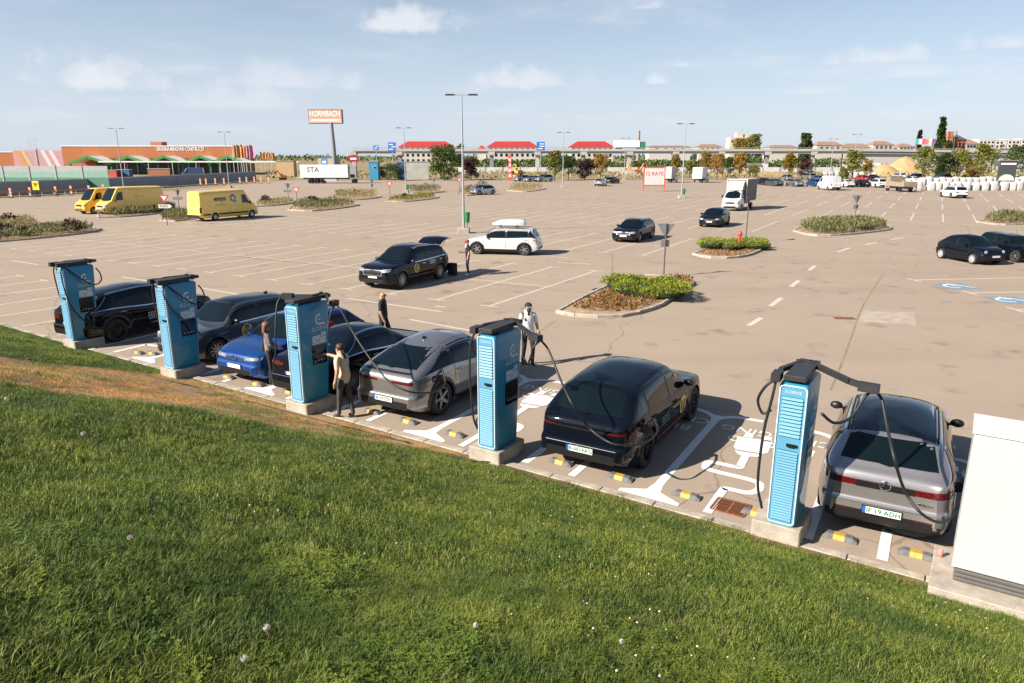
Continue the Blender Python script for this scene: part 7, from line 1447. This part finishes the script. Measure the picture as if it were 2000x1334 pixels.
# ---- red-roofed hostels
M_REDR = mat('bright red roof', (.36, .032, .03), .6, var=.06, scale=.3); M_WALLW = mat('pale plaster', (.46, .44, .41), .85, var=.05)
def hostel(u0, u1, label, Yh=420.):
    a, c_2 = xw(u0, Yh), xw(u1, Yh); ze, zr = zw(287, Yh), zw(275.5, Yh); t = thing('hostel', label, 'building', ((a+c_2)/2, Yh, 0)); w_ = c_2-a; MB().box((0, 7, ze/2), (w_*.94, 14, ze)).build('wall', M_WALLW, t); r = MB(); gable(r, -w_/2, w_/2, -.5, 14.5, ze, zr, 0, 5); r.build('roof', M_REDR, t); q = MB().box((0, 0, 0), (1.3, .12, 1.5)).mesh('window', M_GLASS)
    for k in range(3):
        for i in range(int(w_/3)): ob('window', q, t, (-w_*.45+3*i+1, -.06, ze-1.5-3*k))
for a in [(777, 886, 'red-roofed hostel beside the blue direction sign'), (950, 1052, 'red-roofed hostel behind the bridge sign'), (1112, 1200, 'red-roofed hostel beside the bridge lorry')]: hostel(*a)
for u0, u1, lb in [(886, 902, 'low red-roofed link beside the first hostel'), (932, 950, 'low red-roofed link beside the second hostel')]:
    Yh = 425; a, c_2 = xw(u0, Yh), xw(u1, Yh); t = thing('annexe', lb, 'building', ((a+c_2)/2, Yh, 0)); MB().box((0, 4, zw(292, Yh)/2), (c_2-a-.4, 8, zw(292, Yh))).build('wall', M_WALLW, t); r = MB(); gable(r, -(c_2-a)/2, (c_2-a)/2, -.3, 8.3, zw(292, Yh), zw(284, Yh), 0, 2); r.build('roof', M_REDR, t)
def house(u0, u1, ve, vr, label, Yh=400., wall=None, roof=None, hip=3., name='house', nw=4):
    a, c_2 = xw(u0, Yh), xw(u1, Yh); t = thing(name, label, 'house', ((a+c_2)/2, Yh, 0)); w_ = c_2-a; ze, zr = zw(ve, Yh), zw(vr, Yh); MB().box((0, 5, ze/2), (w_*.95, 10, ze)).build('wall', wall or M_WALLW, t); r = MB(); gable(r, -w_/2, w_/2, -.3, 10.3, ze, zr, 0, hip); r.build('roof', roof or mat('salmon tile roof', (.25, .155, .12), .8, var=.1, scale=.4), t)
    for i in range(nw): MB().box((-w_*.4+w_*.8*(i+.5)/nw, -.05, ze-1.3), (1.2, .12, 1.3)).build('window', M_GLASS, t)
    return t
for a in [(1592, 1645, 284, 276, 'wide house with salmon tiled roof behind the bridge'), (1646, 1700, 288, 280, 'low pale house beside the wide salmon-roofed one'), (1702, 1745, 283, 275, 'salmon-roofed house with long ridge'), (1752, 1786, 287, 280, 'small reddish-roofed house before the billboard'), (1882, 1912, 281, 272, 'orange-roofed house beside the church'), (1265, 1350, 287, 284, 'long low brown-roofed shed beyond the bridge'), (1362, 1410, 287, 281, 'brown-roofed house beyond the bridge'), (1500, 1560, 288, 283, 'flat brownish house row beyond the bridge')]: house(*a)
# chimney, block house, church, tower, flats, billboard
t = thing('chimney', 'thin dark factory chimney above the bridge lorry', 'chimney', (xw(1246, 600), 600, 0)); MB().tube([(0, 0, 0), (0, 0, zw(256, 600))], [1.5, 1.0], 10).build('shaft', mat('chimney brick', (.25, .22, .21), .8), t, 50); MB().lathe([(1.15, zw(257, 600)), (1.25, zw(256, 600)), (.9, zw(255.5, 600))], 12).build('rim', M_STEEL, t)
Yh = 500.; t = thing('block_house', 'pale stone block house with stepped roof and antennas', 'building', (xw(1445, Yh), Yh, 0)); M_STONE = mat('pale stone', (.50, .44, .36), .85, var=.1, scale=.3)
for (u0, u1, v, nm) in [(1424, 1466, 268, 'main_block'), (1438, 1450, 259, 'stair_tower'), (1454, 1464, 262, 'roof_room')]: MB().box((xw((u0+u1)/2, Yh)-xw(1445, Yh), 5, zw(v, Yh)/2), (xw(u1, Yh)-xw(u0, Yh), 10 if nm == 'main_block' else 6, zw(v, Yh))).build(nm, M_STONE, t)
for i in range(6): MB().box((xw(1428+6*i, Yh)-xw(1445, Yh), -.1, zw(276, Yh)), (1.0, .15, 1.8)).build('window', M_GLASS, t)
for u in (1449, 1461): MB().tube([(xw(u, Yh)-xw(1445, Yh), 5, zw(264, Yh)), (xw(u, Yh)-xw(1445, Yh), 5, zw(248, Yh))], .18, 5).build('antenna', M_STEEL, t)
Yh = 380.; t = thing('church', 'brick church with dark pointed roof and cross', 'church', (xw(1871, Yh), Yh, 0)); M_BRICK = mat('red brick', (.28, .11, .07), .85, var=.2, scale=.8); w_ = xw(1884, Yh)-xw(1858, Yh); MB().box((0, 4, zw(273, Yh)/2), (w_*.9, 8, zw(273, Yh))).build('nave', M_BRICK, t); r = MB(); zz = zw(273, Yh); r.add([(-w_/2, -.5, zz), (w_/2, -.5, zz), (w_/2, 8.5, zz), (-w_/2, 8.5, zz), (0, 4, zw(262, Yh))], [(0, 1, 4), (1, 2, 4), (2, 3, 4), (3, 0, 4), (3, 2, 1, 0)]); r.build('roof', mat('dark slate roof', (.09, .075, .07), .7), t); MB().box((0, 4, zw(260, Yh)), (.15, .15, 2.4)).box((0, 4, zw(260, Yh)+.4), (1.0, .15, .15)).build('cross', M_BLACKPL, t)
for sx in (-.25, 0, .25): MB().box((sx*w_, -.06, zz-2.6), (.8, .12, 2.4)).build('window', M_GLASS, t)
t = thing('scaffold_tower', 'brick bell tower wrapped in scaffolding beside the poplar', 'tower', (xw(1848, Yh), Yh, 0)); MB().box((0, 0, zw(257, Yh)/2), (2.8, 2.8, zw(257, Yh))).build('shaft', mat('orange brick', (.38, .17, .10), .85, var=.1), t)
for sx in (-1, 1):
    for sy in (-1, 1): MB().box((sx*1.9, sy*1.9, zw(254, Yh)/2), (.14, .14, zw(254, Yh))).build('scaffold_pole', M_BROWN, t)
for k in range(6): MB().box((0, -1.9, 3+2.6*k), (4.0, .1, .14)).build('scaffold_board', M_BROWN, t)
t = thing('colour_billboard', 'long billboard with bright pink, green and orange patches', 'billboard', (xw(1803, 350), 350, 0)); w_ = xw(1822, 350)-xw(1783, 350); z0, z1 = zw(282, 350), zw(271, 350)
for i, c0 in enumerate([(.10, .45, .35), (.70, .72, .70), (.62, .10, .35), (.62, .30, .05), (.70, .70, .70), (.20, .12, .30)]): MB().box((-w_/2+w_*(i+.5)/6, 0, (z0+z1)/2), (w_/6-.03, .3, z1-z0)).build('patch', mat(f'billboard colour {"abcdef"[i]}', c0, .5, var=.3, scale=.6), t)
for sx in (-.4, .4): MB().box((sx*w_, .3, z0/2), (.4, .4, z0)).build('leg', M_STEEL, t)
Yh = 620.; M_FLAT = mat('white flats plaster', (.52, .52, .51), .8, var=.04)
for (u0, u1, v, lb) in [(1908, 1938, 273, 'white block of flats, end one beside the orange-roofed house'), (1940, 1962, 274, 'white and grey block of flats with balconies'), (1964, 1988, 273, 'white block of flats with green stair panel'), (1990, 2030, 272, 'white block of flats at the far end of the row')]:
    a, c_2 = xw(u0, Yh), xw(u1, Yh); z = zw(v, Yh); t = thing('apartment_block', lb, 'building', ((a+c_2)/2, Yh, 0)); w_ = c_2-a; MB().box((0, 6, z/2), (w_, 12, z)).build('wall', M_FLAT, t); MB().box((0, 6, z+.2), (w_+.4, 12.4, .4)).build('roof', M_PALE, t); q = MB().box((0, 0, 0), (1.6, .15, 1.5)).mesh('window', M_GLASS); bq = MB().box((0, -.6, 0), (2.6, 1.2, 1.0)).mesh('balcony', mat('balcony panel', (.45, .30, .22) if u0 % 4 == 0 else (.40, .42, .44), .7))
    for k in range(4):
        for i in range(int(w_/3.2)): ob('window', q, t, (-w_/2+1.8+3.2*i, -.08, z-2-3*k)); (ob('balcony', bq, t, (-w_/2+1.8+3.2*i, -.0, z-3.2-3*k)) if i % 3 == 1 else None)
# ---- building site: sand, diggers, lorries
def heap(u, v, vt, wpx, label, m):
    g = G(u, v); h = D(u, vt, g[1])[2]; w_ = wpx*g[1]/FPX; r = np.random.default_rng(int(u)); P = []
    for i in range(15):
        f = i/14; rr_ = w_/2*(1-f); P.append([(rr_*math.cos(a)*(1+.10*math.sin(3*a+u)), rr_*math.sin(a)*(1+.10*math.cos(2*a)), h*(1-(1-f)**1.25)+r.normal(0, .05)*(0 < i < 14)) for a in np.linspace(0, 2*math.pi, 29)])
    b = MB(); b.grid(P, 0, True); o = tag(b.build('sand_pile', m, None, 70), label, 'sand pile'); o.location = (float(g[0]), float(g[1]), -.05)
M_SAND = mat('yellow sand', (.36, .25, .125), .95, var=.15, scale=.8, bump=.6, bscale=2)
heap(1765, 342, 305, 92, 'tall conical pile of yellow sand', M_SAND); heap(1725, 343, 319, 70, 'lower shoulder of sand beside the tall pile', M_SAND); heap(1230, 345, 330, 60, 'low earth heap around the excavators', mat('grey earth', (.30, .24, .17), .95, var=.3, scale=.5)); heap(640, 346, 338, 120, 'low dry earth heap behind the trailer', mat('orange earth', (.40, .24, .11), .95, var=.3, scale=.4)); heap(1480, 343, 333, 160, 'long low sandy bank behind the far trees', M_SAND)
def digger(u, v, label, m, s=1., hd_=0.):
    g = G(u, v); t = thing('excavator', label, 'excavator', (float(g[0]), float(g[1]), 0), hd_)
    for sy in (-1, 1): MB().box((0, sy*1.1*s, .45*s), (3.6*s, .55*s, .9*s)).build('track', M_BLACKPL, t)
    MB().box((-.4*s, 0, 1.55*s), (3.0*s, 2.4*s, 1.2*s)).build('housing', m, t); MB().box((.6*s, .7*s, 2.35*s), (1.3*s, 1.0*s, 1.6*s), 0, taper=.9).build('cab', m, t); MB().box((1.27*s, .7*s, 2.5*s), (.03, .8*s, .9*s)).build('cab_window', M_GLASS, t)
    MB().tube([(.9*s, -.2*s, 1.8*s), (2.6*s, -.2*s, 4.6*s), (4.2*s, -.2*s, 4.3*s)], [.3*s, .32*s, .22*s], 6).build('boom', m, t); MB().tube([(4.2*s, -.2*s, 4.4*s), (4.6*s, -.2*s, 1.8*s)], [.22*s, .16*s], 6).build('arm', m, t); MB().box((4.5*s, -.2*s, 1.3*s), (1.0*s, 1.1*s, .9*s), 0, taper=1.25).build('bucket', M_DARKGREY, t)
M_DY = mat('digger yellow', (.42, .26, .04), .5, var=.15); M_DO = mat('digger orange', (.48, .17, .03), .5, var=.15)
digger(1222, 343, 'yellow excavator with raised boom by the lamp post', M_DY, .75, R(60)); digger(1245, 341, 'orange excavator beside the yellow one', M_DO, .75, R(15)); digger(1012, 343, 'yellow wheeled digger beside the olive-green tree', M_DY, .75, R(120)); digger(553, 351, 'small orange digger on the road works beside the trailer', M_DO, .5, R(200))
def tanker(u, v, label, m, cabm, hd_=R(0), L=8.):
    g = G(u, v); t = thing('tipper_lorry', label, 'lorry', (float(g[0]), float(g[1]), 0), hd_); MB().lathe([(.001, -L/2), (1.1, -L/2+.1), (1.15, 0), (1.1, L/2-.1), (.001, L/2)], 14, 0, 'X', (-1, 0, 2.2)).build('tank', m, t, 50); MB().box((L/2+.4, 0, 1.9), (1.9, 2.3, 2.4), 0, taper=.92).build('cab', cabm, t); MB().box((0, 0, .95), (L+2, 1.0, .3)).build('chassis', M_BLACKPL, t); put_wheels(t, .5, [L/2+.4, -L/2+.6, -L/2+1.9], 1.2, 'cap', M_DARKALLOY, .3)
tanker(1470, 336, 'grey tanker lorry parked behind the autumn trees', mat('dull tank steel', (.22, .21, .2), .5, .4), P_WHITE); tanker(1700, 335, 'pale tanker lorry behind the sand pile', mat('pale tank', (.55, .52, .47), .5), P_REDC, 0, 9); tanker(1390, 333, 'pale tipper lorry under the bridge', mat('pale tank', (.5, .5, .5)), P_WHITE, 0, 6)
t = hut('dark advertising board with a white arch among the trees', 1955, 1990, 314, 148, mat('charcoal board', (.06, .07, .075), .5), .4, name='advert_board', cat='billboard'); q = MB(); w_ = xw(1990, 148)-xw(1955, 148); P = [[(r_*w_*math.cos(a), -.04, 1.0+r_*w_*math.sin(a)*.75) for r_ in (.0, .46)] for a in np.linspace(0, math.pi, 16)]; q.grid(P, 0, False); q.build('board_arch', M_WHITEPAINT, t); MB().box((0, -.04, zw(314, 148)-.6), (w_*.85, .03, .35)).build('board_print', M_WHITETXT, t)
# row of concrete blocks and long low fence below the bridge
fz = thing('site_fence', 'long pale mesh fence below the bridge', 'fence', (0, 0, 0)); Yf = 255.
for i in range(34):
    a, c_2 = xw(880+34*i, Yf), xw(880+34*i+33, Yf); MB().box(((a+c_2)/2, Yf, 1.35), (c_2-a, .05, 1.6)).build('mesh_panel', mat('pale mesh', (.48, .49, .50), .7, var=.25, scale=.5), fz); MB().box((a, Yf-.06, 1.1), (.12, .12, 2.2)).build('fence_post', M_STEEL, fz)
# shrubs and dry grass on the waste ground
r_ = np.random.default_rng(77); nb_ = 5200; u_ = r_.uniform(520, 2150, nb_); v_ = r_.uniform(338, 351, nb_); k_ = vnoise(u_*.02, v_*.3, 1.0, 4) > .42; P = np.array([(*G(a, b_), .0) for a, b_ in zip(u_[k_], v_[k_])]); P[:, 2] = r_.random(len(P))*.7; me = leaf_cloud(P, .9, 78, .8, 2.2); me.materials.append(LM['straw']); tag(stuff(ob('dry_scrub', me)), 'dry scrub and weeds over the waste ground beyond the car park', 'scrub')
# horizon belt of far trees
bt = []; r_ = np.random.default_rng(9)
for i in range(16000): a = r_.uniform(-1.1, 1.1); d = r_.uniform(640, 1300); z = r_.uniform(0, 1)**.7*(3.5+4.5*vnoise(np.array([a*30]), np.array([d*.01]), 1, 2)[0]); bt.append((d*math.sin(a), d*math.cos(a), z))
me = leaf_cloud(np.array(bt), 2.6, 10, .4, 1.3); me.materials.append(LM['green']); tag(stuff(ob('far_woodland', me)), 'far-off belt of trees along the horizon', 'woodland')
# bushes under and behind the bridge
r_ = np.random.default_rng(15); P = []
for i in range(9000): x = r_.uniform(xw(880, 330), xw(1640, 330)); P.append((x, r_.uniform(322, 345), r_.uniform(0, 1)**.8*(2.2+3.6*vnoise(np.array([x*.12]), np.array([3.]), 1, 6)[0])))
me = leaf_cloud(np.array(P), 1.1, 16, .4, 1.4); me.materials.append(LM['green']); tag(stuff(ob('bridge_thicket', me)), 'green thicket filling the gap under the bridge', 'thicket')
